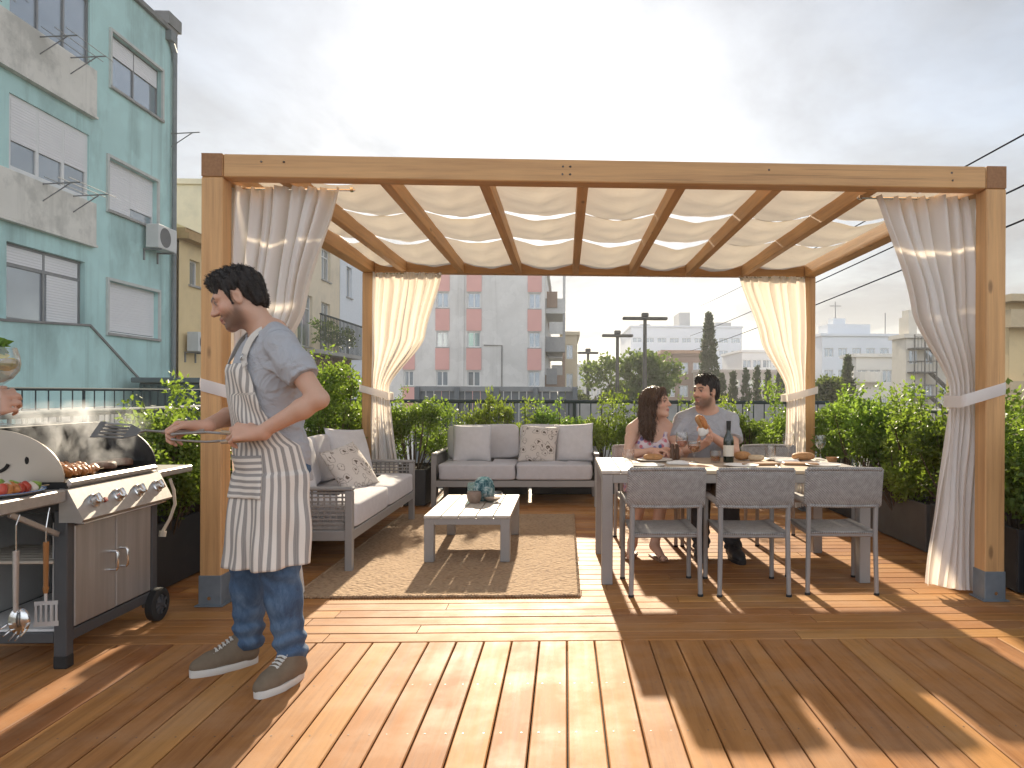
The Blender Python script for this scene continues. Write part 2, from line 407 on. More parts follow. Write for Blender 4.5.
while x<XR:
    c0,c1=max(x+gap/2,XL),min(x+P1-gap/2,XR)
    if c1-c0>.03:
        cut=NR.uniform(-.2,1.6) if NR.rand()<.5 else None
        if cut: board(d,1,YF,cut-.003,c0,c1,rnd_board(),1);board(d,1,cut+.003,SEAM-.006,c0,c1,rnd_board(),1)
        else: board(d,1,YF,SEAM-.006,c0,c1,rnd_board(),1)
        for yj in(3.06,2.62,2.18):
            for xs in(c0+.028,c1-.028):
                d.add([(xs+.0036*math.cos(q*PI/3),yj+.0036*math.sin(q*PI/3),.0012) for q in range(6)],[range(6)],2)
    x+=P1
y=SEAM+.003;P2=.1305
while y<YB:
    c0,c1=y+gap/2,min(y+P2-gap/2,YB)
    cuts=[XL];xx=XL+NR.uniform(.6,2.6)
    while xx<XR-.4: cuts.append(xx);xx+=NR.uniform(2.0,3.6)
    cuts.append(XR)
    if c1-c0>.03:
        for a,bb in zip(cuts[:-1],cuts[1:]): board(d,0,a+.002,bb-.002,c0,c1,rnd_board(),0)
    y+=P2
d.box(XL,XR,YF,YB,-.034,-.0305,mi=3)
build(d,'wooden_deck',[DECKX,DECKY,SCREW,DARK],kind='structure',recalc=False)
# ================================================================ pergola
PX0,PX1,PY1,PY2,ZH,S,BH=-2.0884,2.6295,4.2046,7.6013,2.6,.12,.135
per=empty('pergola',(0,0,0),label='honey coloured timber pergola with square posts over the lounge and dining set',cat='pergola')
for px in(PX0,PX1-S):
    for py in(PY1,PY2-S):
        m=MB();m.box(px,px+S,py,py+S,.05,ZH-BH-.001,.006)
        po=build(m,'post',WZ,per)
        m=MB();m.box(px-.004,px+S+.004,py-.004,py+S+.004,.002,.178,.003);m.box(px-.02,px+S+.02,py-.02,py+S+.02,.002,.010,.002)
        sh=build(m,'post_shoe',ZINC,po)
        m=MB();
        for q in(.05,): m.tube([(px+S/2,py-.012,q),(px+S/2,py-.003,q)],.011,6)
        build(m,'bolt',CHROME,po)
for px in(PX0,PX1-S):
    m=MB();m.box(px,px+S,PY1,PY2,ZH-BH,ZH,.005);m.box(px+.002,px+S-.002,PY1-.0025,PY1+.01,ZH-BH+.002,ZH-.002,0,1)
    build(m,'side_beam',[WY,WEND],per)
for py in(PY1+.003,PY2-S):
    m=MB();m.box(PX0+S+.002,PX1-S-.002,py,py+S-.004,ZH-BH,ZH-.003,.006)
    be=build(m,'cross_beam',WX,per)
    if py<5:
        m=MB()
        for xb in(-1.75,-1.62,-.02,.02,1.2,2.3):
            for zb in(ZH-.045,ZH-.09): 
                if xb in(-.02,.02,2.3) or zb>2.54: sq_=MB();sq_.tube([(xb+NR.uniform(-.01,.01),py-.003,zb),(xb,py+.004,zb)],.006,8);build(sq_,'screw_head',SCREW,be)
RAF=[-1.665+.589*i for i in range(7)]
for x in RAF:
    m=MB();m.box(x-.032,x+.032,PY1+S+.001,PY2-S-.002,ZH-BH+.002,ZH-.02,.004);build(m,'rafter',WY,per)
for py,yy in((PY1+S+.065,1),(PY2-S-.035,-1)):
    for xa_,xb_ in((PX0+S+.001,-1.27),(1.80,PX1-S-.001)):
        m=MB();m.tube([(xa_,py,ZH-BH-.016),(xb_,py,ZH-BH-.016)],.007,8)
        for xx in(xa_+.02,xb_-.02): m.box(xx-.010,xx+.010,py-.010,py+.010,ZH-BH-.026,ZH-BH+.0,.002)
        build(m,'curtain_rod',CHROME,per)
# shade canvas: strips draped over the rafters
can=empty('shade_canvas',(0,0,0),label='cream canvas shade strips sagging between the rafters of the pergola roof',cat='canopy')
EX=[PX0+S+.01]+RAF+[PX1-S-.01]
def canvas(y0,y1,sf,sr,seed):
    rs=np.random.RandomState(seed);j=rs.uniform(-.02,.02,20)
    m=MB()
    def fn(u,v):
        X=EX[0]+(EX[-1]-EX[0])*u
        i=max(k for k in range(len(EX)-1) if EX[k]<=X+1e-9);i=min(i,len(EX)-2)
        tt=(X-EX[i])/(EX[i+1]-EX[i])
        sh=(1-abs(2*tt-1)**1.6)
        sg=(sf+j[i])*(1-v)+(sr+j[i+9])*v+.035*math.sin(PI*v)
        yy=y0+(y1-y0)*v+.03*sh*(-1 if v<.5 else 1)*abs(2*v-1)+.006*math.sin(9*X)
        return (X,yy,ZH-.016-sg*sh+.004*math.sin(31*X+9*v)*sh+.005*math.sin(17*v+5*X)*sh)
    m.grid(fn,160,26)
    return build(m,'canvas_strip',CANV,can,smooth=True,recalc=False,angle=180)
canvas(4.42,5.345,.098,.044,1);canvas(5.375,6.245,.074,.042,2);canvas(6.275,7.465,.074,.070,3)
# ================================================================ curtains
def lerp(a,bb,t): return a+(bb-a)*t
def keyed(z,keys):
    for (za,xa),(zb,xb) in zip(keys[:-1],keys[1:]):
        if za>=z>=zb:
            tt=(za-z)/(za-zb);tt=tt*tt*(3-2*tt)*.5+tt*.5
            return lerp(xa,xb,tt)
    return keys[-1][1]
def curtain(kl,kr,yc,zt,zb,np_,post,label,seed,amp=.045,ydrift=0.0,zhem=0.0):
    rs=np.random.RandomState(seed);ph=rs.uniform(0,6.28,6)
    o=empty('curtain',(0,0,0),label=label,cat='curtain',group='white curtains tied to the pergola posts')
    m=MB();ztie=1.235
    def fn(u,v):
        z=zt+(zb-zt)*v
        z+=zhem*u*max(0,v-.8)*5
        xl,xr=keyed(z,kl),keyed(z,kr);W=xr-xl
        pin=math.exp(-((z-ztie)/.22)**2)
        top=math.exp(-((z-zt)/.06)**2)
        uu=u+.018*math.sin(6.28*u*2.3+ph[0]+v*1.3)+.01*math.sin(6.28*u*5+ph[1]-v*2)
        a=amp*(1-.55*pin)*(1-.35*top)*(.75+.5*math.sin(u*11+ph[2])**2)
        f=math.sin(2*PI*np_*uu+ph[3]);f=math.copysign(abs(f)**.8,f)
        f2=math.sin(2*PI*np_*2.3*uu+ph[4]+v*3)*.22+top*.5*math.sin(2*PI*np_*3*uu)
        x=xl+W*u+.35*a*math.cos(2*PI*np_*uu+ph[3])*(1-pin*.6)*math.sin(PI*u)
        return (x,yc+a*(f+f2)+ydrift*pin+.02*math.sin(z*5+u*8)*(1-pin),z+.006*math.sin(2*PI*np_*u)*(v>.97))
    m.grid(fn,np_*18,70)
    build(m,'drape',CLOTH_M,o,smooth=True,recalc=False,angle=180)
    # tieback: band round the gathered cloth and the post
    xl,xr=keyed(ztie,kl),keyed(ztie,kr);p0,p1,py0,py1=post
    xa,xb=min(xl-.015,p0-.008),max(xr+.015,p1+.008);ya,yb=min(yc-.05+ydrift,py0-.008),max(yc+.05+ydrift,py1+.008)
    m=MB();rc=.03;path=[]
    for cx_,cy_,a0 in((xb-rc,yb-rc,0),(xa+rc,yb-rc,90),(xa+rc,ya+rc,180),(xb-rc,ya+rc,270)):
        for k in range(4): an=R(a0+k*30);path.append((cx_+rc*math.cos(an),cy_+rc*math.sin(an)))
    n=len(path);toward=1 if (xl+xr)/2<(p0+p1)/2 else -1
    vs=[]
    for (xx,yy) in path:
        tl=.045*((xx-(xa+xb)/2)/(xb-xa))*2*toward
        for dz,oo in((-.036,0),(0,.006),(.036,0)): vs.append((xx,yy-oo,ztie+tl+dz+.004*math.sin(xx*40)))
    fs=[]
    for i in range(n):
        for k in range(2): fs.append((i*3+k,((i+1)%n)*3+k,((i+1)%n)*3+k+1,i*3+k+1))
    m.add(vs,fs);build(m,'tieback',CLOTH_M,o,smooth=True,recalc=False,angle=180)
    return o
ZT=2.458
yF=PY1+S+.065;yR=PY2-S-.035
PFL=(PX0,PX0+S,PY1,PY1+S);PFR=(PX1-S,PX1,PY1,PY1+S);PRL=(PX0,PX0+S,PY2-S,PY2);PRR=(PX1-S,PX1,PY2-S,PY2)
xa=PX0+S
curtain([(ZT,xa-.07),(1.3,xa-.03),(1.2,xa-.005),(.02,xa+.02)],[(ZT,-1.36),(1.75,-1.55),(1.28,xa+.16),(1.19,xa+.16),(.7,xa+.30),(.02,xa+.40)],yF,ZT,.025,8,PFL,
        'long white curtain tied to the front post behind the man in the apron',11)
xb=PX1-S
curtain([(ZT,1.915),(1.75,2.14),(1.29,2.375),(1.2,2.38),(.6,2.29),(.02,2.225)],[(ZT,xb+.05),(1.25,xb+.07),(.02,xb+.075)],yF,ZT,.06,7,PFR,
        'long white curtain tied to the front post on the dining table side',12,zhem=-.05)
curtain([(ZT,xa+.01),(1.2,xa-.01),(.02,xa)],[(ZT,-1.28),(1.8,-1.44),(1.3,-1.80),(1.2,-1.80),(.02,-1.66)],yR,ZT,.06,8,PRL,
        'sunlit curtain tied to the rear post between the two sofas',13)
curtain([(ZT,1.80),(1.8,2.03),(1.3,2.30),(1.2,2.31),(.02,2.27)],[(ZT,xb-.01),(1.25,xb-.0),(.02,xb-.01)],yR,ZT,.06,7,PRR,
        'sunlit curtain tied to the rear post behind the dining table',14)
# ================================================================ soft shapes
def spow(x,e): return math.copysign(abs(x)**e,x)
def cushion(mb,c,size,e1=.22,e2=.22,n=28,sag=.0,seed=0,M=None,crown=.0,mi=0):
    rs=np.random.RandomState(seed);p=rs.uniform(0,6.28,4)
    w,d,h=[q/2 for q in size];c=Vector(c)
    def f(u,v):
        a=2*PI*u;tt=(v-.5)*PI*.999
        ct,stt=math.cos(tt),math.sin(tt)
        X=w*spow(ct,e1)*spow(math.cos(a),e2);Y=d*spow(ct,e1)*spow(math.sin(a),e2);Z=h*spow(stt,e1)
        k=(1-(X/w)**2)*(1-(Y/d)**2)
        Z+=(crown if Z>0 else 0)*k+.006*math.sin(X*14+p[0])*math.sin(Y*11+p[1])*k
        X+=.006*math.sin(Z*30+Y*9+p[2])
        q=Vector((X,Y,Z))
        return (M@q if M is not None else q)+c
    mb.grid(f,n*2,n,mi,close_u=True)
def pillow(name,size,thick,mats,loc,rot,label,group,seed,parent=None,cat='pillow'):
    rs=np.random.RandomState(seed);p=rs.uniform(0,6.28,6);m=MB();n=22
    for sgn in(1,-1):
        def f(u,v):
            a,bb=2*u-1,2*v-1
            k=max(0,(1-abs(a)**2.3))**.55*max(0,(1-abs(bb)**2.3))**.55
            pin=1-.055*(1-abs(a)**3)*abs(bb)**4
            pin2=1-.055*(1-abs(bb)**3)*abs(a)**4
            wr=.05*k*math.sin(5*a+3*bb+p[0])*math.sin(4*bb-2*a+p[1])
            return (a*size/2*pin2,sgn*thick/2*(k+wr),bb*size/2*pin)
        m.grid(f,n,n,uvfn=lambda u,v:(u,v))
    me=m.mesh(name,mats if isinstance(mats,list) else [mats],True,True,180)
    bm=bmesh.new();bm.from_mesh(me);bmesh.ops.remove_doubles(bm,verts=bm.verts,dist=1e-4);bmesh.ops.recalc_face_normals(bm,faces=bm.faces);bm.to_mesh(me);bm.free()
    o=bpy.data.objects.new(name,me);link(o,parent);o.location=loc;o.rotation_euler=rot
    return tag(o,label=label,cat=cat,group=group)
def leafprint(name,bg,ink):
    m,t=nt(name);b=NB(t);uv=b.coord((5.2,5.2,5.2),'UV')
    wv=b.noise(uv,1.1,2);d=b.n('ShaderNodeVectorMath',operation='ADD');b.l(uv,d.inputs[0])
    sc=b.n('ShaderNodeVectorMath',operation='SCALE');sc.inputs['Scale'].default_value=.9
    nz=b.n('ShaderNodeTexNoise');nz.inputs['Scale'].default_value=1.3;b.l(uv,nz.inputs['Vector']);b.l(nz.outputs['Color'],sc.inputs[0]);b.l(sc.outputs[0],d.inputs[1])
    vo=b.n('ShaderNodeTexVoronoi',feature='F1');vo.inputs['Scale'].default_value=1.0;b.l(d.outputs[0],vo.inputs['Vector'])
    rings=b.math('SINE',b.math('MULTIPLY',vo.outputs['Distance'],15))
    f=b.math('MULTIPLY',b.ramp(rings,[(.0,(0,0,0)),(.14,(1,1,1))]),b.ramp(vo.outputs['Distance'],[(.42,(1,1,1)),(.5,(0,0,0))]))
    f=b.math('MULTIPLY',f,b.ramp(b.noise(uv,2.2,4),[(.30,(0,0,0)),(.42,(1,1,1))]))
    c=b.mix(b.math('MULTIPLY',f,1.0),bg,ink);p=b.prin(c,.9);b.out(p.outputs[0]);return m
PRINT=leafprint('leaf print cloth',(.62,.57,.53),(.13,.10,.08))
# ================================================================ rug
m=MB()
def rugf(u,v):
    x=lerp(-1.62,.09,u);y=lerp(4.36,7.28,v)
    e=.012*math.sin(y*70)*(u in(0,1))+.008*math.sin(x*83)*(v in(0,1))
    return (x+(e if u in(0,1) else 0),y+(e if v in(0,1) else 0),.012+.0015*math.sin(x*40)*math.sin(y*37))
m.grid(rugf,120,160)
for i in range(96):
    xx=lerp(-1.615,.085,i/95);m.ball((xx,4.357,.008),(.0105,.011,.0095),8)
for i in range(160):
    yy=lerp(4.36,7.28,i/159)
    for xx in(-1.62,.09): m.ball((xx,yy,.008),(.010,.0105,.0095),6)
RUG,t_=nt('braided jute');b_=NB(t_);vc=b_.coord((1,1,1))
vo=b_.n('ShaderNodeTexVoronoi');vo.inputs['Scale'].default_value=1.0;b_.l(b_.coord((34,58,40)),vo.inputs['Vector'])
nn=b_.noise(b_.coord((1,1,1)),3.2,4);n3=b_.noise(b_.coord((20,60,20)),3,3)
f_=b_.math('ADD',b_.math('MULTIPLY',vo.outputs['Distance'],.9),b_.math('MULTIPLY',b_.math('SUBTRACT',nn,.5),.6))
c_=b_.ramp(f_,[(.05,(.50,.345,.215)),(.42,(.43,.29,.175)),(.90,(.25,.155,.09))])
c_=b_.mix(b_.math('MULTIPLY',n3,.35),c_,(.30,.19,.11))
p_=b_.prin(c_,.95,0,b_.bump(b_.math('SUBTRACT',1.0,vo.outputs['Distance']),1.0,.012));b_.out(p_.outputs[0])
tag(build(m,'rug',RUG,smooth=True),label='brown braided jute rug lying between the sofas under the coffee table',cat='rug')
# ================================================================ sofas
WOVEN=mat('woven cord',(.30,.28,.265),.8,var=.2,scale=40,bump=.5,bscale=300)
def lattice(m,axis,fix,a0,a1,z0,z1,na,nz,wd=.012,th=.006):
    """open woven panel in the plane axis=fix"""
    for i in range(na):
        a=lerp(a0,a1,(i+.5)/na)
        if axis=='x': m.box(fix-th/2,fix+th/2,a-wd/2,a+wd/2,z0,z1)
        else: m.box(a-wd/2,a+wd/2,fix-th/2,fix+th/2,z0,z1)
    for j in range(nz):
        z=lerp(z0,z1,(j+.5)/nz)
        if axis=='x': m.box(fix-th/2-.005,fix+th/2-.004,a0,a1,z-wd/2,z+wd/2)
        else: m.box(a0,a1,fix-th/2-.005,fix+th/2-.004,z-wd/2,z+wd/2)
def sofa(loc,rz,W,D,label,seed,backz=.60):
    o=empty('sofa',loc,rz,label=label,cat='sofa',group='grey garden sofas with woven arms')
    h=W/2;L=.048
    m=MB();m.box(-h,h,.0,.045,.215,.285,.004);m.box(-h,h,D-.045,D,.215,.285,.004)
    for sx in(-1,1): m.box(sx*h,sx*(h-.045),.045,D-.045,.215,.285,.004)
    m.box(-h+.045,h-.045,.045,D-.045,.255,.275);build(m,'seat_frame',ALU,o)
    for sx in(-1,1):
        for y0,y1,zt in((0,L,.555),(D-L,D,backz)):
            m=MB();x0=sx*h;x1=sx*(h-L);m.box(x0+sx*.003,x1,y0-.003,y1,.0,zt,.004);build(m,'leg',ALU,o)
        m=MB();m.box(sx*(h+.004),sx*(h-.058),-.006,D,.556,.582,.008);build(m,'armrest',ALU,o)
        m=MB();lattice(m,'x',sx*(h-.022),.05,D-.05,.285,.556,17,9);
        m.box(sx*(h-.030),sx*(h-.022),.05,D-.05,.285,.345)
        build(m,'woven_panel',WOVEN,o)
    m=MB();m.box(-h+L,h-L,D-.04,D-.005,backz-.035,backz,.005);lattice(m,'y',D-.022,-h+L,h-L,.285,backz-.03,40,9);build(m,'back_panel',WOVEN,o)
    cw=(W-.13)/2
    for i in(-1,1):
        m=MB();cushion(m,(i*cw/2,.34,.375),(cw-.008,.70,.175),.16,.13,seed=seed+i,crown=.016)
        build(m,'seat_cushion',CUSH,o,smooth=True,angle=180)
        m=MB();M=Matrix.Rotation(R(-14),4,'X')@Matrix.Rotation(R(1.5*i),4,'Y')
        cushion(m,(i*cw/2,D-.155,.655),(cw-.004,.16,.40),.24,.2,seed=seed+7+i,M=M)
        build(m,'back_cushion',CUSH,o,smooth=True,angle=180)
    return o
sofa((-1.452,6.0,0),R(90),2.05,.80,'grey two seat garden sofa with woven arms beside the man in the apron',3)
sofa((-.53,7.78,0),0,1.80,.84,'grey two seat garden sofa behind the coffee table facing the camera',9)
PG='throw pillows on the garden sofas'
pillow('throw_pillow',.44,.15,CUSH2,(-1.045,8.16,.655),(R(-16),0,R(4)),'plain grey pillow by the left arm of the sofa behind the coffee table',PG,1)
pillow('throw_pillow',.43,.15,PRINT,(-.30,8.10,.655),(R(-17),R(3),R(-7)),'leaf printed cream pillow leaning on the sofa behind the coffee table',PG,2)
pillow('throw_pillow',.40,.13,PRINT,(-.10,8.235,.66),(R(-15),R(-2),R(6)),'leaf printed cream pillow half hidden behind the other printed pillow',PG,3)
pillow('throw_pillow',.45,.16,CUSH2,(.10,8.13,.67),(R(-17),R(-3),R(-9)),'plain grey pillow at the table end of the sofa behind the coffee table',PG,4)
pillow('throw_pillow',.50,.17,CUSH2,(-2.0,5.33,.66),(R(-20),0,R(78)),'plain pale pillow on the side sofa nearest the man in the apron',PG,5)
pillow('throw_pillow',.42,.15,PRINT,(-1.76,5.98,.61),(R(-34),R(-9),R(68)),'leaf printed pillow leaning in the middle of the side sofa',PG,6)
pillow('throw_pillow',.50,.17,CUSH2,(-1.93,6.55,.67),(R(-20),R(4),R(64)),'plain pale pillow at the far end of the side sofa',PG,7)
# ================================================================ tables
PLANKY=wood('whitewashed plank',1,(.46,.42,.375),(.31,.275,.24),.6,False,attr=False,along=1.5,across=18)
PLANKX=wood('pale teak plank',0,(.47,.37,.265),(.31,.23,.155),.55,False,attr=False,along=1.5,across=18)
o=empty('coffee_table',(-.70,5.735,0),label='low grey coffee table with slatted whitewashed top standing on the rug',cat='coffee table')
m=MB();n=5;W=.625;D=1.075
for i in range(n):
    x0=-W/2+.0+i*W/n;m.box(x0+.003,x0+W/n-.003,-D/2,D/2,.327,.348,.003)
build(m,'tabletop',PLANKY,o)
m=MB()
for sy in(-1,1): m.box(-W/2+.06,W/2-.06,sy*(D/2-.008),sy*(D/2-.036),.282,.3265,.002)
for sx in(-1,1): m.box(sx*(W/2-.008),sx*(W/2-.036),-D/2+.06,D/2-.06,.282,.3265,.002)
build(m,'table_frame',ALU,o)
for sx in(-1,1):
    for sy in(-1,1):
        m=MB();m.box(sx*(W/2-.005),sx*(W/2-.075),sy*(D/2-.005),sy*(D/2-.075),.014,.3265,.004);build(m,'leg',ALU,o)
TX0,TX1,TY0,TY1,TZ=.235,2.0,4.62,5.58,.734
o=empty('dining_table',((TX0+TX1)/2,(TY0+TY1)/2,0),label='long dining table with pale plank top and grey legs set for a meal',cat='dining table')
W=TX1-TX0;D=TY1-TY0;m=MB()
for i in range(2): m.box(-W/2+i*.125+.002,-W/2+(i+1)*.125-.002,-D/2,D/2,TZ-.022,TZ,.003,1)
for i in range(2): m.box(W/2-(i+1)*.125+.002,W/2-i*.125-.002,-D/2,D/2,TZ-.022,TZ,.003,1)
for j in range(7):
    y0=-D/2+j*D/7;m.box(-W/2+.252,W/2-.252,y0+.002,y0+D/7-.002,TZ-.022,TZ,.003,0)
build(m,'tabletop',[PLANKX,PLANKY],o)
m=MB()
for sy in(-1,1): m.box(-W/2+.075,W/2-.075,sy*(D/2-.01),sy*(D/2-.04),TZ-.082,TZ-.0225,.003)
for sx in(-1,1): m.box(sx*(W/2-.01),sx*(W/2-.04),-D/2+.075,D/2-.075,TZ-.082,TZ-.0225,.003)
build(m,'table_frame',ALU,o)
for sx in(-1,1):
    for sy in(-1,1):
        m=MB();m.box(sx*(W/2-.004),sx*(W/2-.076),sy*(D/2-.004),sy*(D/2-.076),.0,TZ-.0225,.004);build(m,'leg',ALU,o)
# ================================================================ chairs
RATT=weave('woven rattan',(.21,.197,.187),(.48,.458,.44),sc=230,bump=.8)
def make_chair():
    o=empty('dining_chair')
    for sx in(-1,1):
        m=MB();m.tube([(sx*.212,-.235,0),(sx*.205,-.225,.38),(sx*.207,-.232,.57),(sx*.217,-.262,.765)],[.0145,.016,.016,.014],8);build(m,'rear_leg',ALU,o,smooth=True)
        m=MB();m.tube([(sx*.222,.195,0),(sx*.220,.19,.555)],.0155,8);build(m,'front_leg',ALU,o,smooth=True)
        m=MB();m.box(sx*.197,sx*.243,-.228,.215,.556,.578,.007);build(m,'armrest',ALU,o)
        for y0 in(-.235,.195):
            m=MB();m.tube([(sx*(.212 if y0<0 else .222),y0,.0),(sx*(.212 if y0<0 else .222),y0,.014)],.018,8);build(m,'foot_cap',RUBBER,o)
    m=MB();m.box(-.20,.20,-.222,.20,.352,.384,.008)
    build(m,'seat_frame',ALU,o)
    m=MB();m.grid(lambda u,v:(lerp(-.205,.205,u),lerp(-.232,.212,v),.388+.012*(abs(2*u-1)**2)-.006+.0),16,16)
    m.box(-.204,.204,-.23,.21,.372,.3865,.006);build(m,'seat',RATT,o,smooth=True)
    m=MB();n=24
    def bk(side):
        def f(u,v):
            x=lerp(-.228,.228,u);z=lerp(.548,.775,v);y=-.232-.035*v-.028*math.cos(PI*(u-.5))+side*.013*(1-abs(2*v-1)**6)
            z+=.006*math.cos(PI*(u-.5))*(v>.5)
            return (x,y,z)
        return f
    m.grid(bk(1),n,14);m.grid(bk(-1),n,14)
    def rim(u,v):
        a,b_=bk(1),bk(-1)
        return None
    m.tube([bk(0)(i/n,1) for i in range(n+1)],.0125,8);m.tube([bk(0)(i/n,0) for i in range(n+1)],.0105,8)
    for u in(0,1): m.tube([bk(0)(u,j/8) for j in range(9)],.012,8)
    build(m,'backrest',RATT,o,smooth=True,angle=180)
    return o
CG='woven chairs round the dining table'
c0=make_chair()
spots=[(.612,4.585,R(1),'woven dining chair with its back to the camera, in front of the woman'),
 (1.158,4.57,R(-1),'woven dining chair with its back to the camera, between the two others on its side'),
 (1.717,4.60,R(-2.5),'woven dining chair with its back to the camera, nearest the curtain and hedge'),
 (.66,5.94,R(180+4),'woven dining chair on the far side of the table, under the woman'),
 (1.18,5.95,R(180-3),'woven dining chair on the far side of the table, under the seated man'),
 (1.78,5.97,R(180),'empty woven dining chair on the far side of the table beside the rear curtain')]
for i,(x,y,a,l) in enumerate(spots):
    c=c0 if i==0 else copy_tree(c0)
    c.location=(x,y,0);c.rotation_euler=(0,0,a);tag(c,label=l,cat='chair',group=CG)
# ================================================================ gas grill
GX,GY=-2.46,3.62
gr=empty('gas_grill',(GX,GY,0),label='stainless gas grill with four knobs, double doors and side shelves',cat='grill')
def sh(mb): mb.v=[(x-GX,y-GY,z) for (x,y,z) in mb.v];return mb
def gp(mb,name,mats,parent=None,**k): return build(sh(mb),name,mats,parent or gr,**k)
XF,XB,YN,YE=-2.20,-2.74,3.27,3.98
for (xa_,xb_) in((XF,XF-.056),(XB,XB+.056)):
    for (ya_,yb_) in((YN,YN+.05),(YE-.05,YE)):
        near=ya_==YN
        m=MB();m.box(xa_,xb_,ya_,yb_,.055 if near else .075,.70,.004);lg=gp(m,'leg',STEELD)
        if near:
            m=MB();m.box(min(xa_,xb_)-.002,max(xa_,xb_)+.002,ya_-.002,yb_+.002,.0,.06,.006);gp(m,'rubber_foot',RUBBER,lg)
m=MB()
m.box(XF-.003,XF-.05,YN+.05,YE-.05,.115,.165,.003);m.box(XB+.003,XB+.05,YN+.05,YE-.05,.115,.165,.003)
for yy in(YN+.003,YE-.045): m.box(XF-.056,XB+.056,yy,yy+.042,.115,.160,.003)
gp(m,'base_frame',STEELD)
m=MB();m.box(XF-.05,XB+.05,YN+.02,YE-.045,.161,.172,.002);gp(m,'bottom_shelf',WHITEP)
m=MB()
for k in range(7): m.box(XF-.06,XB+.05,YN+.006+k*.052,YN+.044+k*.052,.465,.48,.003)
gp(m,'slatted_shelf',mat('pale slat',(.52,.46,.38),.6,var=.12))
m=MB();m.box(XB+.01,XB+.02,YN+.05,YE-.05,.165,.70);m.box(XF-.056,XB+.02,YE-.03,YE-.02,.165,.70);m.box(XF-.09,XF-.095,YN+.05,YE-.05,.165,.64)
gp(m,'cabinet',mat('pale cabinet back',(.55,.55,.54),.5,var=.06))
DOOR=mat('door steel',(.44,.435,.43),.40,.72,var=.2,scale=2.2,stretch=(3,14,.6),bump=.03,bscale=20)
for (ya_,yb_,yh) in((YN+.058,3.622,3.585),(3.628,YE-.058,3.665)):
    m=MB();m.box(XF-.02,XF-.002,ya_,yb_,.172,.628,.004);dr=gp(m,'door',DOOR)
    m=MB();m.tube([(XF-.004,yh,.455),(XF+.024,yh,.455),(XF+.03,yh,.445),(XF+.03,yh,.375),(XF+.024,yh,.365),(XF-.004,yh,.365)],.007,8);gp(m,'handle',CHROME,dr,smooth=True)
m=MB();MZ=Matrix(((1,0,0,0),(0,0,1,0),(0,1,0,0),(0,0,0,1)))   # poly (x,z) extruded along y
m.prism([(XF-.03,.80),(XF+.006,.797),(XF+.075,.662),(XF+.066,.650),(XF-.03,.650)],YN-.006,YE+.006,M=MZ)
cp=gp(m,'control_panel',STEEL)
m=MB();m.box(XF-.02,XF+.058,YN+.03,YE-.02,.636,.6485,.003);gp(m,'drip_tray',CHROME)
nrm=Vector((.135,0,.069)).normalized()
for k,yk in enumerate((3.385,3.562,3.728,3.895)):
    c=Vector((XF+.041,yk,.729));q=nrm.to_track_quat('Z','Y').to_matrix().to_4x4();q.translation=c
    m=MB();m.lathe([(0,-.004),(.033,-.004),(.033,.006),(.027,.010),(.024,.030),(.018,.034),(0,.034)],20,M=q)
    m.box(-.006,.006,-.024,.024,.03,.042,.003,M=q)
    gp(m,'knob',CHROME,cp,smooth=True)
m=MB();q=nrm.to_track_quat('Z','Y').to_matrix().to_4x4();q.translation=Vector((XF+.045,3.455,.722))
m.lathe([(0,.0),(.012,.0),(.012,.012),(0,.013)],14,M=q);gp(m,'ignition_button',mat('red button',(.35,.06,.04),.4),cp)
m=MB();bx=lambda *a,**k:m.box(*a,**k)
bx(XF-.02,XB,YN+.004,YE-.004,.69,.70);bx(XF-.008,XF-.02,YN+.004,YE-.004,.69,.825);bx(XB,XB+.012,YN+.004,YE-.004,.69,.84)
bx(XF-.02,XB+.012,YN+.004,YN+.016,.70,.828);bx(XF-.02,XB+.012,YE-.016,YE-.004,.70,.828)
gp(m,'firebox',BLACK)
m=MB();m.box(XF+.004,XF-.028,YN+.012,YE+.0,.80,.838,.012);gp(m,'front_rail',STEEL)
def cap_poly(off=0):
    pts=[(XF-.012,.829)]
    for k in range(17):
        a=PI/2*k/16;pts.append((-2.54+(.33-off)*math.cos(a),.838+(.225-off)*math.sin(a)))
    pts+= [(XB+.03,1.063-off),(XB+off,1.04),(XB+off,.829)]
    return pts
hood=STEEL
m=MB();m.prism(cap_poly(),YN-.004,YN+.003,M=MZ);nc=gp(m,'hood_end_cap',mat('cap steel',(.50,.44,.38),.38,.75,var=.1,scale=4))
m=MB();m.tube([(-2.50+.055*math.cos(a),YN-.006,.925+.05*math.sin(a)) for a in [R(200+i*14) for i in range(11)]],.0075,6);gp(m,'vent_slot',DARK,nc);m=MB();m.ball((-2.37,YN-.005,.925),(.009,.004,.017),8);gp(m,'vent_slot',DARK,nc)
m=MB();m.prism(cap_poly(),YE-.003,YE+.004,M=MZ);gp(m,'hood_end_cap',mat('sooty black',(.012,.012,.013)))
m=MB();m.box(XB-.002,XB+.006,YN,YE,.84,1.045);m.box(XB+.0,-2.54,YN+.003,YE-.003,1.056,1.066,.002);gp(m,'hood',mat('sooty black',(.012,.012,.013),.9,specular_ior_level=.08))
m=MB()
for k in range(26): m.box(XF-.03,XB+.03,YN+.03+k*.0255,YN+.037+k*.0255,.826,.838)
for xx in(-2.3,-2.62): m.box(xx-.005,xx+.005,YN+.02,YE-.02,.822,.828)
gp(m,'cooking_grate',BLACK)
m=MB();m.box(XF+.004,XB,2.70,YN-.008,.742,.798,.006);ns=gp(m,'side_shelf',STEEL)
for xq in(XF-.03,XB+.03):
    m=MB();m.beam((xq,YN-.01,.60),(xq,2.98,.735),.014,.022,.002);gp(m,'bracket',STEEL,ns)
m=MB();m.box(XF+.004,XB,YE+.006,4.34,.762,.80,.006);gp(m,'side_shelf',STEEL)
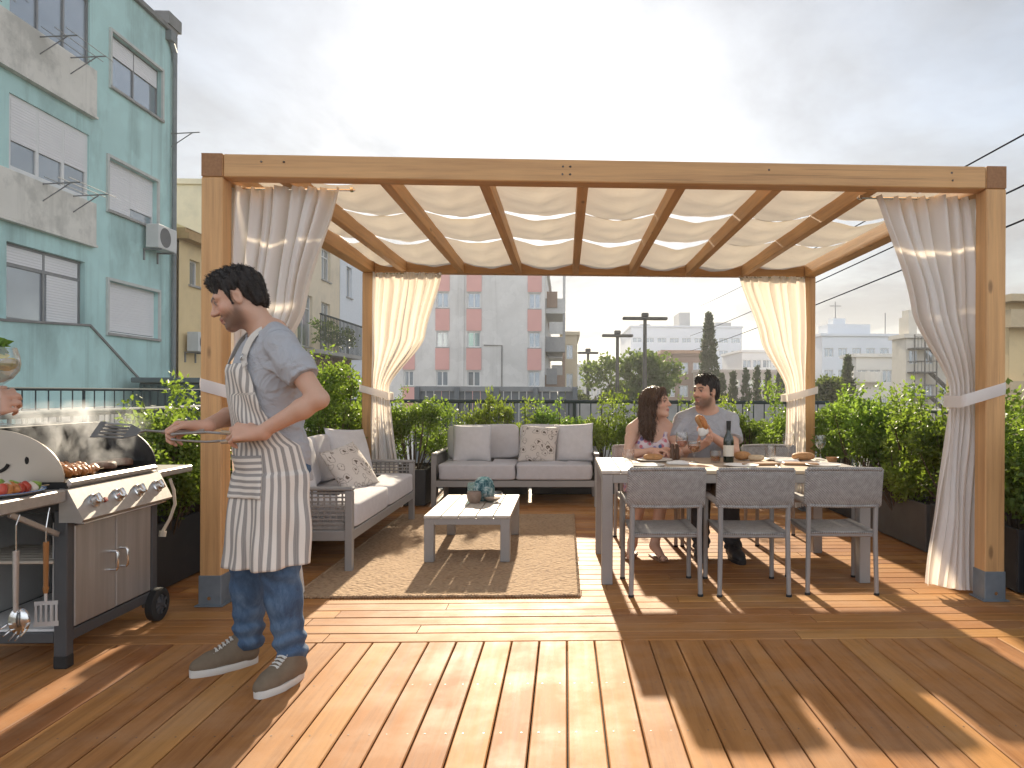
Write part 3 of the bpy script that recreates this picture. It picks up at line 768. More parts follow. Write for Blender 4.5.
for xx in(XF+.012,XB-.03):
    m=MB();q=Matrix.Translation((xx,YE-.02,.088))@Matrix.Rotation(PI/2,4,'Y')
    m.lathe([(.052,-.022),(.074,-.025),(.087,-.018),(.088,.018),(.074,.025),(.052,.022),(.052,-.022)],28,M=q)
    wl=gp(m,'wheel',RUBBER,smooth=True)
    m=MB();m.lathe([(0,-.018),(.053,-.018),(.053,.015),(.03,.02),(.014,.026),(0,.026)],20,M=q)
    for k in range(6):
        a=k*PI/3;m.beam((q@Vector((.012*math.cos(a),.012*math.sin(a),.02))),(q@Vector((.05*math.cos(a),.05*math.sin(a),.02))),.012,.012)
    gp(m,'rim',STEELD,wl)
m=MB();hp=[(XF+.0,4.10,.745),(XF+.01,4.12,.68),(XF+.012,4.13,.60),(XF-.0,4.10,.52),(XF-.02,4.07,.46)]
m.tube(hp,.013,8,sq=.5);m.tube([hp[-1],(XF-.022,4.065,.43)],.019,8)
gp(m,'gas_hose',mat('cream hose',(.50,.44,.36),.6),smooth=True)
# ---- tools hung on the near shelf
HK='utensils hung under the grill shelf'
o=empty('slotted_spatula',(XF+.03,3.10,0),R(12),label='wooden handled slotted spatula hanging from the grill side shelf',cat='spatula',group=HK)
TEAK=mat('utensil wood',(.36,.16,.05),.5,var=.2,scale=20,stretch=(1,1,.15))
m=MB();m.tube([(0,0,.405),(0,0,.60)],[.013,.017],10,sq=.6);m.tube([(0,0,.385),(0,0,.41)],[.008,.012],8);build(m,'handle',TEAK,o,smooth=True)
m=MB();m.tube([(0,0,.60),(0,0,.66),(.0,.02,.72),(-.0,.03,.738)],.0025,6);build(m,'hook',CHROME,o)
m=MB();m.tube([(0,0,.39),(0,0,.35)],.006,6)
for k in range(5): m.box(-.040+k*.0185,-.040+k*.0185+.0085,-.001,.0015,.265,.335)
m.box(-.042,.044,-.001,.0018,.335,.352);m.box(-.044,.046,-.001,.0018,.245,.266)
build(m,'blade',mat('satin steel',(.62,.62,.62),.35,.4,var=.05),o)
o=empty('serving_fork',(XF+.03,2.935,0),0,label='steel pasta spoon hanging from the grill shelf left of the wooden handled spatula',cat='spoon',group=HK)
m=MB();m.tube([(0,0,.36),(0,0,.60)],[.011,.014],10,sq=.7);build(m,'handle',STEEL,o,smooth=True)
m=MB();m.tube([(0,0,.60),(0,0,.70),(.0,.02,.738)],.0025,6);build(m,'hook',CHROME,o)
m=MB();m.grid(lambda u,v:(.042*math.cos(2*PI*u)*math.sin(PI*.5*(v+.02)),.02-.022*math.cos(PI*.5*v),.315+.055*math.sin(2*PI*u)*math.sin(PI*.5*(v+.02))),24,8,close_u=True)
for k in range(6):
    a=R(190+k*32);m.tube([(.040*math.cos(a),.018,.315+.05*math.sin(a)),(.046*math.cos(a),-.02,.305+.058*math.sin(a))],[.005,.003],6)
m.tube([(0,0,.37),(0,.0,.355)],.006,6);build(m,'bowl',CHROME,o,smooth=True)
# ---- food
MEAT=mat('grilled meat',(.13,.055,.03),.5,var=.5,scale=40,bump=.6,bscale=90)
ORANGE=mat('glazed chicken',(.46,.17,.045),.35,var=.5,scale=45,bump=.4,bscale=80)
TOM=mat('tomato',(.42,.05,.025),.3,var=.25,scale=30);PEP=mat('pepper',(.20,.30,.04),.35,var=.3,scale=30);ONI=mat('onion',(.62,.55,.45),.4,var=.2,scale=30)
BAMB=mat('bamboo skewer',(.50,.36,.2),.6)
rf=np.random.RandomState(5)
def skewer(loc,rz,cols,label,group,L=.22):
    o=empty('kebab_skewer',loc,rz,label=label,cat='kebab',group=group)
    m=MB();m.tube([(0,-L/2-.04,.018),(0,L/2+.05,.018)],.002,6);build(m,'stick',BAMB,o)
    n=7
    for k in range(n):
        y=-L/2+L*(k+.5)/n;m=MB()
        Mx=Matrix.Rotation(rf.uniform(-.4,.4),4,'X')@Matrix.Rotation(rf.uniform(0,3),4,'Y')
        cushion(m,(0,y,.022),(.046+rf.uniform(-.004,.006),L/n*1.04,.042),.6,.6,8,seed=k,M=Mx)
        build(m,'chunk',cols[(k+rf.randint(0,2))%len(cols)],o,smooth=True,angle=180)
    return o
KG='kebab skewers on the cooking grate'
for k in range(4):
    skewer((-2.262-.058*k,3.46+.03*k,.838),R(rf.uniform(-6,6)),[ORANGE],'glazed orange kebab, %s'%['nearest the front rail of the grill','second from the front rail of the grill','third from the front rail of the grill','farthest from the front rail of the grill'][k],KG,.20)
for (x_,y_,r_,l) in((-2.31,3.69,.056,'browned burger patty on the grate next to the kebab skewers'),(-2.33,3.85,.062,'dark thick burger patty at the far end of the cooking grate')):
    m=MB();cushion(m,(0,0,.021),(2*r_,2*r_,.042),.5,1.0,16,seed=3)
    ob=build(m,'burger_patty',MEAT,smooth=True,angle=180,label=l,cat='burger',group='burger patties on the cooking grate');ob.location=(x_,y_,.839)
o=empty('plate',(-2.335,3.08,.798),label='oval blue rimmed plate of raw kebabs on the grill side shelf',cat='plate')
m=MB();q=Matrix.Diagonal((1.0,1.25,1,1));m.lathe([(0,.004),(.10,.004),(.135,.018),(.137,.015),(.105,.0),(0,.0)],32,M=q);build(m,'dish',mat('white glaze',(.75,.76,.78),.2,var=.02),o,smooth=True)
m=MB();m.lathe([(.128,.0175),(.1365,.0195),(.1378,.0165)],32,M=q);build(m,'rim',mat('blue glaze',(.06,.16,.36),.2),o,smooth=True)
for k in range(3):
    skewer((-2.265-.07*k,3.08,.806),R(rf.uniform(-9,9)),[TOM,ONI,ORANGE,PEP],'raw vegetable kebab on the blue rimmed plate, %s'%['nearest its outer edge','in the middle of the plate','farthest from its outer edge'][k],'raw kebabs on the blue rimmed plate',.19)
# ---- smoke over the grate
m,t=nt('grill smoke');b=NB(t)
vec=b.coord((1,1,1));nz=b.noise(b.coord((5.5,5.5,3.2)),1.6,5,.6,.6)
sp_=b.n('ShaderNodeSeparateXYZ');b.l(vec,sp_.inputs[0])
def fall(o_,c,wd): return b.math('MAXIMUM',b.math('SUBTRACT',1.0,b.math('POWER',b.math('ABSOLUTE',b.math('DIVIDE',b.math('SUBTRACT',o_,c),wd)),2.0)),0.0)
f=b.math('MULTIPLY',b.math('MULTIPLY',fall(sp_.outputs[0],0,.30),fall(sp_.outputs[1],0,.42)),fall(sp_.outputs[2],-.17,.33))
dn=b.math('MULTIPLY',b.math('MAXIMUM',b.math('SUBTRACT',nz,.52),0.0),b.math('MULTIPLY',f,84.0))
pv=b.n('ShaderNodeVolumePrincipled');pv.inputs['Color'].default_value=(.92,.93,.95,1);pv.inputs['Anisotropy'].default_value=.4;b.l(dn,pv.inputs['Density'])
b.out(pv.outputs[0],True);SMOKE=m
mb=MB();mb.box(-.28,.28,-.40,.40,-.17,.32);ob=build(mb,'smoke',SMOKE,kind='stuff');ob.location=(-2.50,3.66,1.03);tag(ob,label='thin pale smoke rising from the cooking grate')
# ================================================================ things on the tables
def gpt(px,py,z):
    u,v=px-CX,py-CY;c,s_=math.cos(-ROLL),math.sin(-ROLL);u,v=u*c-v*s_,u*s_+v*c
    d=(u/F_PX,1,-v/F_PX);c,s_=math.cos(YAW),math.sin(YAW);d=(d[0]*c+d[1]*s_,-d[0]*s_+d[1]*c,d[2]);t_=(z-CAMH)/d[2]
    return (d[0]*t_,d[1]*t_,z)
TZ0=TZ+.0005
AMBER=glassmat('amber drink',(.8,.42,.10),.9,opac=.25,body=(.55,.26,.06))
ROSE=glassmat('rose wine',(.95,.55,.42),.8,opac=.3,body=(.75,.42,.33))
WINEG=mat('dark bottle glass',(.014,.02,.011),.08,specular_ior_level=.8)
LABEL=mat('paper label',(.66,.60,.50),.7,var=.06)
CREAM=mat('white stoneware',(.72,.70,.67),.3,var=.03)
CRUST=mat('bread crust',(.42,.21,.08),.7,var=.35,scale=30,bump=.5,bscale=80)
BOARD=wood('serving board',0,(.36,.19,.085),(.2,.095,.04),.5,False)
def item(mb,name,mats,loc,label,cat,group=None,parts=()):
    o=build(mb,name,mats,smooth=True,label=label,cat=cat,group=group);o.location=loc
    for (pm,pn,pmat) in parts: build(pm,pn,pmat,o,smooth=True)
    return o
def tumbler(loc,label,r=.036,h=.095,liquid=None,lv=.6):
    m=MB();m.lathe([(0,.004),(r*.86,.004),(r*.94,h*.5),(r,h),(r-.0025,h),(r*.9,h*.5),(r*.78,.012),(0,.012)],24)
    pp=[]
    if liquid: q=MB();q.lathe([(0,.0125),(r*.76,.0125),(r*.88,h*lv),(0,h*lv)],20);pp=[(q,'drink',liquid)]
    return item(m,'tumbler',GLASS,loc,label,'glass','glasses on the dining table',pp)
def wineglass(loc,label,h=.205,r=.040,liquid=None,name='wine_glass',group='glasses on the dining table'):
    zb=h*.45
    pr=[(r*.85,.002),(r*.85,.004),(r*.3,.008),(.0045,.018),(.004,zb-.01),(.008,zb)]
    bowl=[(r*.55,zb+.012),(r*.92,zb+.035),(r,zb+.058),(r*.95,zb+.085),(r*.86,h)]
    m=MB();m.lathe([(0,.002)]+pr+bowl+[(rr-.0016,z) for rr,z in bowl[::-1]]+[(.0,zb+.004)],24)
    pp=[]
    if liquid: q=MB();q.lathe([(0,zb+.005),(r*.5,zb+.0125),(r*.88,zb+.036),(r*.955,zb+.055),(0,zb+.055)],20);pp=[(q,'wine',liquid)]
    return item(m,name,GLASS,loc,label,'glass',group,pp)
def plate(loc,r,label):
    m=MB();m.lathe([(0,.006),(r*.66,.006),(r*.97,.018),(r,.016),(r*.7,.0),(0,.0)],28)
    return item(m,'plate',CREAM,loc,label,'plate','plates on the dining table')
def loaf(loc,size,rz,label,mt=None,cat='bread'):
    m=MB();cushion(m,(0,0,size[2]/2),size,.8,.8,12,seed=int(loc[0]*99))
    o=item(m,'bread',mt or CRUST,loc,label,cat,'bread and food on the dining table');o.rotation_euler=(0,0,rz);return o
tumbler((.47,5.30,TZ0),'clear water tumbler by the table end, in front of the woman',.044,.085)
plate((.66,5.27,TZ0),.13,'white plate with bread in front of the woman')
loaf((.645,5.265,TZ0+.0075),(.15,.085,.05),.2,'brown bread roll on the plate in front of the woman')
plate((.56,4.87,TZ0),.12,'empty white plate near the backrest of the chair in front of the woman')
plate((1.62,5.33,TZ0),.125,'white plate near the stemmed water glass by the rear curtain')
plate((1.20,4.86,TZ0),.12,'empty white plate near the backrest of the middle woven chair')
plate((1.78,4.9,TZ0),.12,'empty white plate near the hedge end of the table')
wineglass((.86,5.27,TZ0),'stemmed glass of pink wine between the woman and the man',.215,.046,ROSE)
wineglass((.935,5.18,TZ0),'low stemmed glass of amber drink beside the pink wine',.15,.046,AMBER)
wineglass((1.70,5.42,TZ0),'empty stemmed glass in front of the empty far chair',.20,.045)
wineglass((1.925,5.36,TZ0),'empty stemmed glass at the hedge end of the table',.19,.042)
tumbler((1.55,5.38,TZ0),'clear tumbler right of the dark wine bottle',.043,.11)
tumbler((1.09,5.18,TZ0),'short amber filled tumbler left of the dark wine bottle',.041,.085,AMBER,.55)
for x_,y_,l in((.80,5.33,'dark brown pepper mill nearest the woman'),(.845,5.40,'slim brown mill just behind the pink wine glass')):
    m=MB();m.lathe([(0,0),(.02,0),(.021,.01),(.016,.04),(.019,.075),(.014,.09),(.017,.105),(.012,.122),(0,.126)],16)
    item(m,'pepper_mill',mat('dark mill wood',(.10,.045,.02),.4),(x_,y_,TZ0),l,'mill','mills on the dining table')
m=MB();m.lathe([(0,0),(.036,0),(.038,.006),(.038,.15),(.034,.18),(.016,.215),(.0145,.225),(.0145,.285),(.0165,.287),(.0165,.30),(0,.301)],28)
q=MB();q.lathe([(.0386,.045),(.0386,.125)],28)
q2=MB();q2.lathe([(.0152,.235),(.0172,.286),(.0172,.3015),(0,.3025)],20)
item(m,'wine_bottle',WINEG,(1.19,5.20,TZ0),'dark wine bottle with a plain cream label standing on the table','bottle',None,[(q,'paper_label',LABEL),(q2,'foil_cap',mat('bottle foil',(.03,.03,.03),.35,.5))])
loaf((1.33,5.36,TZ0),(.13,.10,.065),.4,'round crusty roll right of the dark wine bottle')
loaf((1.42,5.30,TZ0),(.12,.08,.05),-.5,'pale bread piece beside the clear tumbler',mat('bread crumb',(.60,.46,.30),.8,var=.2,scale=30,bump=.4))
m=MB();m.box(-.14,.14,-.07,.07,0,.016,.006);ob=item(m,'serving_board',BOARD,(1.36,5.02,TZ0),'small brown serving board behind the middle woven chair','board');ob.rotation_euler=(0,0,.1)
loaf((1.80,5.36,TZ0),(.19,.10,.06),.3,'long dark bread loaf between the two empty stemmed glasses')
m=MB();m.box(-.12,.12,-.065,.065,0,.016,.006);ob=item(m,'serving_board',BOARD,(1.66,5.02,TZ0),'small brown serving board between the two right woven chairs','board');ob.rotation_euler=(0,0,-.15)
m=MB();m.lathe([(0,.0),(.03,.0),(.045,.03),(.047,.034),(.042,.03),(.028,.006),(0,.006)],20);q=MB();q.lathe([(0,.008),(.03,.01),(.042,.028),(0,.03)],16)
item(m,'bowl',BOARD,(1.97,5.24,TZ0),'small bowl of golden snacks at the hedge end of the table','bowl',None,[(q,'snacks',ORANGE)])
for k,(x_,y_,r_,l) in enumerate(((.56,4.70,.05,'steel knife beside the empty plate in front of the woman'),(1.34,4.72,-.05,'steel knife beside the empty plate at the middle woven chair'))):
    m=MB();m.box(-.006,.006,-.0,.11,.0,.006,.002);m.box(-.008,.008,-.10,.0,.0,.003,.001);ob=item(m,'knife',CHROME,(x_+.12,y_+.15,TZ0),l,'knife','knives on the dining table');ob.rotation_euler=(0,0,r_)
# folded napkins
for k,(x_,y_,l) in enumerate(((.80,5.06,'folded white napkin near the pink wine glass'),(1.62,5.20,'folded white napkin near the empty stemmed glasses'))):
    m=MB();cushion(m,(0,0,.008),(.16,.10,.016),.3,.2,10,seed=k,crown=.01);ob=item(m,'napkin',mat('napkin',(.70,.68,.65),.9),(x_,y_,TZ0),l,'napkin','napkins on the dining table');ob.rotation_euler=(0,0,.4*k-.2)
# coffee table group
CT=.3485
m,t=nt('mottled blue glass');b=NB(t);f=b.noise(b.coord((26,26,22)),1,4,.6,.8)
c=b.ramp(f,[(.38,(.03,.13,.17)),(.5,(.25,.45,.48)),(.62,(.72,.80,.80))]);p=b.prin(c,.12);tr=b.n('ShaderNodeBsdfTranslucent');b.l(c,tr.inputs[0])
mx=b.n('ShaderNodeMixShader');mx.inputs[0].default_value=.5;b.l(p.outputs[0],mx.inputs[1]);b.l(tr.outputs[0],mx.inputs[2]);b.out(mx.outputs[0]);BLUEG=m
CTG='glass and pottery on the coffee table'
m=MB();m.lathe([(0,.0),(.07,.0),(.088,.03),(.09,.10),(.075,.155),(.045,.185),(.030,.19),(.028,.185),(.06,.15),(.082,.1),(.08,.03),(0,.012)],28)
item(m,'glass_vase',BLUEG,(-.665,5.96,CT),'rounded mottled blue glass vase on the coffee table','vase',CTG)
m=MB();m.lathe([(0,.0),(.055,.0),(.056,.14),(.052,.14),(.05,.012),(0,.012)],4,M=Matrix.Rotation(R(38),4,'Z'));
o=build(m,'glass_vase',glassmat('pale aqua glass',(.75,.95,.95),.5,opac=.18,body=(.6,.75,.74)),label='square clear glass vase left of the mottled blue vase',cat='vase',group=CTG);o.location=(-.755,5.98,CT)
m=MB();m.lathe([(0,0),(.035,0),(.055,.03),(.060,.06),(.054,.09),(.050,.092),(.048,.088),(.053,.06),(.048,.03),(0,.012)],24)
item(m,'cup',mat('brown stoneware',(.23,.165,.13),.45,var=.3,scale=25),(-.725,5.80,CT),'brown stoneware cup in front of the glass vases','cup',CTG)
m=MB();m.lathe([(0,0),(.05,0),(.075,.03),(.082,.075),(.079,.076),(.07,.032),(.045,.01),(0,.01)],24);q=MB();q.lathe([(0,.012),(.045,.0125),(.066,.035),(0,.042)],18)
item(m,'glass_bowl',GLASS,(-.585,5.86,CT),'clear glass bowl of sand right of the brown cup','bowl',CTG,[(q,'sand',mat('sand',(.45,.36,.29),.9,var=.3,scale=90))])
# ================================================================ foliage
def leaves(centers,n_per,spread,size,rs,aspect=.55,droop=.25,up=.35):
    """leaf-shaped folded faces scattered round twig points -> verts, faces, rnd"""
    c=np.repeat(np.asarray(centers,float),n_per,axis=0);N=len(c)
    off=rs.normal(0,1,(N,3));off/=np.linalg.norm(off,axis=1)[:,None]+1e-9
    p=c+off*spread*rs.uniform(.15,1,(N,1))**.6
    d=off*.8+rs.normal(0,.55,(N,3));d[:,2]+=up-droop;d/=np.linalg.norm(d,axis=1)[:,None]+1e-9
    s_=np.cross(d,rs.normal(0,1,(N,3)));s_/=np.linalg.norm(s_,axis=1)[:,None]+1e-9
    nn=np.cross(s_,d);L=size*rs.uniform(.6,1.25,(N,1));W=L*aspect*.5
    v=np.empty((N,4,3));v[:,0]=p-d*L*.5;v[:,1]=p+s_*W+nn*W*.35-d*L*.05;v[:,2]=p+d*L*.5-nn*L*.12;v[:,3]=p-s_*W+nn*W*.35-d*L*.05
    i=np.arange(N)[:,None]*4
    f=np.concatenate([i+np.array([[0,1,2]]),i+np.array([[0,2,3]])],1).reshape(-1,3)
    cl=np.repeat(rs.uniform(0,1,len(centers)),n_per)
    r=np.repeat(np.clip(cl*.55+rs.uniform(0,.45,N),0.001,1),2)
    return v.reshape(-1,3),f,r
def leafmesh(name,v,f,r,m):
    me=bpy.data.meshes.new(name);me.vertices.add(len(v));me.vertices.foreach_set('co',v.ravel())
    me.loops.add(len(f)*3);me.loops.foreach_set('vertex_index',f.ravel().astype(np.int32))
    me.polygons.add(len(f));me.polygons.foreach_set('loop_start',np.arange(0,len(f)*3,3,dtype=np.int32))
    me.update(calc_edges=True);me.validate()
    at=me.attributes.new('rnd','FLOAT','FACE');at.data.foreach_set('value',r.astype(np.float32));me.materials.append(m);return me
LEAF_A=leafmat('hedge leaf',(.04,.09,.02),(.18,.285,.045),transl=.5)
LEAF_B=leafmat('yellow green leaf',(.07,.11,.015),(.26,.32,.04))
LEAF_C=leafmat('dark leaf',(.012,.03,.012),(.04,.075,.022),transl=.25)
LEAF_D=leafmat('cypress foliage',(.010,.022,.010),(.032,.052,.020),transl=.12,rough=.7)
LEAF_F=leafmat('hazy tree leaf',(.035,.055,.022),(.09,.125,.045),transl=.35,rough=.6)
LEAF_E=leafmat('far tree leaf',(.03,.05,.015),(.10,.14,.035),transl=.3,rough=.6)
BARK=mat('bark',(.10,.07,.045),.9,var=.35,scale=20,bump=.6,stretch=(1,1,.3))
PETAL=mat('white petals',(.80,.80,.74),.6,transl=.3)
def shrub_proto(seed,w,d,h,nt_,npl,lm,size=.045,z0=.36,flowers=0,sprigs=3):
    rs=np.random.RandomState(seed);pts=[];st=MB()
    lob=[(rs.uniform(-.35,.35)*w,rs.uniform(-.3,.3)*d,rs.uniform(.35,.85)*h,rs.uniform(.55,1.0)) for _ in range(7)]
    while len(pts)<nt_:
        l=lob[rs.randint(len(lob))];q=rs.normal(0,1,3);q/=np.linalg.norm(q);rr=l[3]*rs.uniform(.55,1)**.5
        p=(l[0]+q[0]*w*.30*rr,l[1]+q[1]*d*.32*rr,l[2]+q[2]*h*.24*rr)
        if p[2]<.03: continue
        pts.append((p[0],p[1],z0+p[2]))
    for k in range(sprigs):
        x,y=rs.uniform(-.4,.4)*w,rs.uniform(-.3,.3)*d;hh=h*rs.uniform(.95,1.22)
        for q in range(6): pts.append((x+.05*math.sin(q+k),y+.02*q*.3,z0+h*.65+(hh-h*.65)*q/5))
    for k in range(0,len(pts),max(1,len(pts)//26)):
        p=Vector(pts[k]);b0=Vector((p.x*.35,p.y*.35,z0-.03));mid=b0.lerp(p,.55)+Vector((p.x*.1,p.y*.1,.05))
        st.tube([b0,mid,p],[.009,.006,.003],5)
    v,f,r=leaves(pts,npl,.085,size,rs)
    fl=None
    if flowers:
        fl=MB()
        for k in range(flowers):
            p=Vector(pts[rs.randint(len(pts))])+Vector(rs.normal(0,.04,3))+Vector((0,0,.05))
            for q in range(5):
                a=q*1.257+k;dd=Vector((math.cos(a),math.sin(a),.35)).normalized()*.022
                t_=Vector((-math.sin(a),math.cos(a),0))*.009
                fl.add([p,p+dd*.6+t_,p+dd,p+dd*.6-t_],[(0,1,2,3)])
    return leafmesh('foliage',v,f,r,lm),st.mesh('stems',[BARK],True),(fl.mesh('flowers',[PETAL],recalc=False) if fl else None)
SP={'a':shrub_proto(1,1.0,.66,.72,280,22,LEAF_A),'b':shrub_proto(2,1.0,.66,.68,270,22,LEAF_A,sprigs=3),
    'c':shrub_proto(3,.9,.62,.68,200,19,LEAF_B,.042),'f':shrub_proto(4,1.0,.66,.68,270,21,LEAF_A,flowers=34),
    't':shrub_proto(5,1.05,.8,1.22,330,15,LEAF_A,.047),'l':shrub_proto(6,.8,.5,.5,100,15,LEAF_B,.05,sprigs=5)}
def shrub(kind,x,y,z,rz,s,label,group='leafy shrubs in the terrace planters'):
    o=empty('shrub',(x,y,z),rz,label=label,cat='shrub',group=group);o.scale=s if hasattr(s,'__len__') else (s,s,s)
    for me,nm in zip(SP[kind],('foliage','stems','flowers')):
        if me: link(bpy.data.objects.new(nm,me),o)
    return o
def planter(x0,x1,y0,y1,h,m_,label):
    o=empty('planter',((x0+x1)/2,(y0+y1)/2,0),label=label,cat='planter',group='trough planters round the terrace edge')
    w,d=(x1-x0)/2,(y1-y0)/2;m=MB();t_=.018
    m.box(-w,w,-d,-d+t_,.012,h,.004);m.box(-w,w,d-t_,d,.012,h,.004);m.box(-w,-w+t_,-d+t_,d-t_,.012,h,.004);m.box(w-t_,w,-d+t_,d-t_,.012,h,.004);m.box(-w+t_,w-t_,-d+t_,d-t_,.012,.03)
    build(m,'trough',m_,o);m=MB();m.grid(lambda u,v:(lerp(-w+t_,w-t_,u),lerp(-d+t_,d-t_,v),h-.035+.008*math.sin(u*19)*math.sin(v*13)),14,10);build(m,'soil',SOIL,o)
    for sx in(-1,1):
        for sy in(-1,1): pass
    return o
# right side row
for (y0,y1,h,mt,l) in((3.15,4.28,.40,PLANTER,'anthracite trough planter right of the front post with the long curtain'),(4.34,5.42,.40,PLANTER,'anthracite trough planter hidden behind the long front curtain'),(5.48,6.62,.38,PLANTER2,'mid grey trough planter right of the nearest woven chair'),(6.68,7.55,.40,PLANTER,'black trough planter beside the grey one on the table side'),(7.61,8.60,.38,PLANTER2,'grey trough planter in the corner behind the dining table')):
    planter(2.80,3.24,y0,y1,h,mt,l)
R1='on the dining table side'
for (k,x,y,rz,s,l) in(('b',3.0,3.45,1.6,1.0,'shrub nearest the camera, right of the front post'),('f',2.98,4.0,4.6,.98,'shrub just right of the front post on the table side'),
  ('a',3.0,4.62,1.4,1.02,'dense shrub hanging behind the long front curtain'),('f',2.98,5.20,4.8,1.05,'white flowering shrub left of the long front curtain'),
  ('b',2.97,5.78,1.7,1.06,'dense shrub over the mid grey trough planter'),('c',2.88,6.05,1.5,(.8,1.0,.72),'low yellow green shrub spilling over the mid grey trough planter'),('a',3.0,6.45,4.5,1.08,'tall green shrub at the far end of the mid grey trough'),
  ('f',2.98,7.1,1.5,1.1,'white flowering shrub in the black trough on the table side'),('b',3.0,7.75,4.7,1.12,'shrub in the corner trough behind the table'),('a',2.8,8.35,.3,1.12,'shrub at the back corner right of the rear curtain')):
    shrub(k,x,y,0,rz,s,l)
# rear row
for (x0,x1,l) in((-1.45,-.45,'rear trough planter behind the left half of the sofa'),(-.40,.60,'rear trough planter behind the right half of the sofa'),(.65,1.62,'rear trough planter behind the seated couple'),(1.67,2.60,'rear trough planter behind the rear curtain')):
    planter(x0,x1,8.70,9.10,.38,PLANTER,l)
planter(-1.92,-1.50,7.82,8.62,.40,PLANTER,'anthracite trough planter between the two sofas')
for (k,x,y,rz,s,l) in(('f',-1.70,8.15,.2,(.78,1.2,1.06),'shrub with white blossom between the two sofas'),('c',-1.36,8.86,0,(.75,.9,.86),'thin yellow green shrub behind the left arm of the rear sofa'),
  ('c',-.55,8.9,.3,(.7,.9,1.0),'yellow green shrub behind the middle of the rear sofa'),('l',-.92,8.9,.3,(.7,.9,1.30),'sparse shrub with long shoots behind the rear sofa'),('b',-.02,8.88,3.3,(.9,.9,.98),'bushy green shrub behind the right half of the rear sofa'),
  ('c',.45,8.88,1.0,(.8,.9,1.06),'yellow green shrub left of the seated woman'),('a',.95,8.9,.1,(.9,.9,1.0),'green shrub behind the seated woman'),
  ('a',1.42,8.9,3.0,(.9,.9,.98),'green shrub behind the seated man'),('c',1.88,8.88,.4,(.85,.9,1.03),'yellow green shrub right of the seated man'),('b',2.33,8.9,3.4,.95,'green shrub hidden behind the rear curtain by the table')):
    shrub(k,x,y,0,rz,s,l)
# left row
for (y0,y1,l) in((4.38,5.35,'anthracite trough planter behind the grill'),(5.41,6.4,'anthracite trough planter behind the front curtain of the grill side'),(6.46,7.4,'anthracite trough planter behind the side sofa'),(7.46,8.6,'anthracite trough planter in the corner behind the side sofa')):
    planter(-2.92,-2.47,y0,y1,.42,PLANTER,l)
for (k,x,y,rz,s,l) in(('f',-2.72,4.62,1.5,(1.0,1.0,.98),'white flowering shrub directly behind the grill'),('f',-2.62,5.15,4.5,1.0,'white flowering shrub left of the front post by the grill'),
  ('b',-2.55,4.70,1.2,(.8,.8,.85),'dark green shrub right of the grill side shelf'),('a',-2.7,5.8,1.6,1.06,'green shrub behind the front curtain on the grill side'),('b',-2.7,6.4,4.6,1.06,'green shrub behind the man in the apron'),
  ('a',-2.68,7.0,1.5,1.1,'green shrub behind the near end of the side sofa'),('t',-2.45,7.62,1.2,1.0,'tall loose shrub between the man and the rear post'),('f',-2.42,8.3,4.0,1.1,'white flowering shrub beside the rear post near the side sofa')):
    shrub(k,x,y,0,rz,s,l)
# ================================================================ railings
RAILL=mat('pale galvanised rail',(.15,.18,.195),.75,.0,var=.1,specular_ior_level=.2);RAILD=mat('dark rail',(.045,.06,.065),.8,.0,var=.1,specular_ior_level=.15)
def railing(name,a,b_,zt,zb,mtl,label,step,post=2.0,r=.024,br=.008,group=None):
    a=Vector(a);b_=Vector(b_);L=(b_-a).length;u=(b_-a).normalized()
    o=empty(name,a,0,label=label,cat='railing',group=group)
    def P(t_,z): q=u*t_;return (q.x,q.y,z-a.z)
    m=MB();m.tube([P(0,zt),P(L,zt)],r,10);build(m,'top_rail',mtl,o,smooth=True)
    m=MB();m.tube([P(0,zb+.08),P(L,zb+.08)],r*.6,8);build(m,'bottom_rail',mtl,o,smooth=True)
    pm=MB();pm.tube([(0,0,zb-a.z),(0,0,zt-a.z)],r*.9,8);pm.tube([(0,0,zb-a.z),(0,0,zb+.012-a.z)],r*2.2,10);pm=pm.mesh('post',[mtl],True)
    n=max(1,round(L/post))
    for i in range(n+1):
        q=bpy.data.objects.new('post',pm);link(q,o);q.location=P(L*i/n,a.z)
    if step:
        bm_=MB();bm_.tube([(0,0,zb+.08-a.z),(0,0,zt-a.z)],br,6);bm_=bm_.mesh('baluster',[mtl],True);k=int(L/step)
        for i in range(1,min(k,99)):
            q=bpy.data.objects.new('baluster',bm_);link(q,o);q.location=P(L*i/k,a.z)
    return o
railing('railing',(-3.22,2.2,0),(-3.22,9.3,0),1.09,-.02,RAILL,'pale metal balustrade with thin bars along the terrace edge behind the grill',.13,1.4)
railing('railing',(-3.22,9.34,0),(3.46,9.34,0),1.12,-.02,RAILD,'dark metal balustrade along the rear edge behind sofa and diners',.14,1.67)
railing('railing',(3.46,1.5,0),(3.46,9.34,0),1.08,-.02,RAILL,'pale metal balustrade behind the hedge on the dining table side',.13,1.5)
railing('railing',(-5.6,4.6,.6),(-5.6,12.6,.6),1.25,.6,RAILD,'dark thin balustrade on the low wall in front of the teal building',.19,1.3,.018,.007)
m=MB();m.box(-5.85,-5.4,4.4,12.8,-4,.598,.01);tag(build(m,'boundary_wall',CONC),label='low stained concrete wall below the teal building',cat='wall')
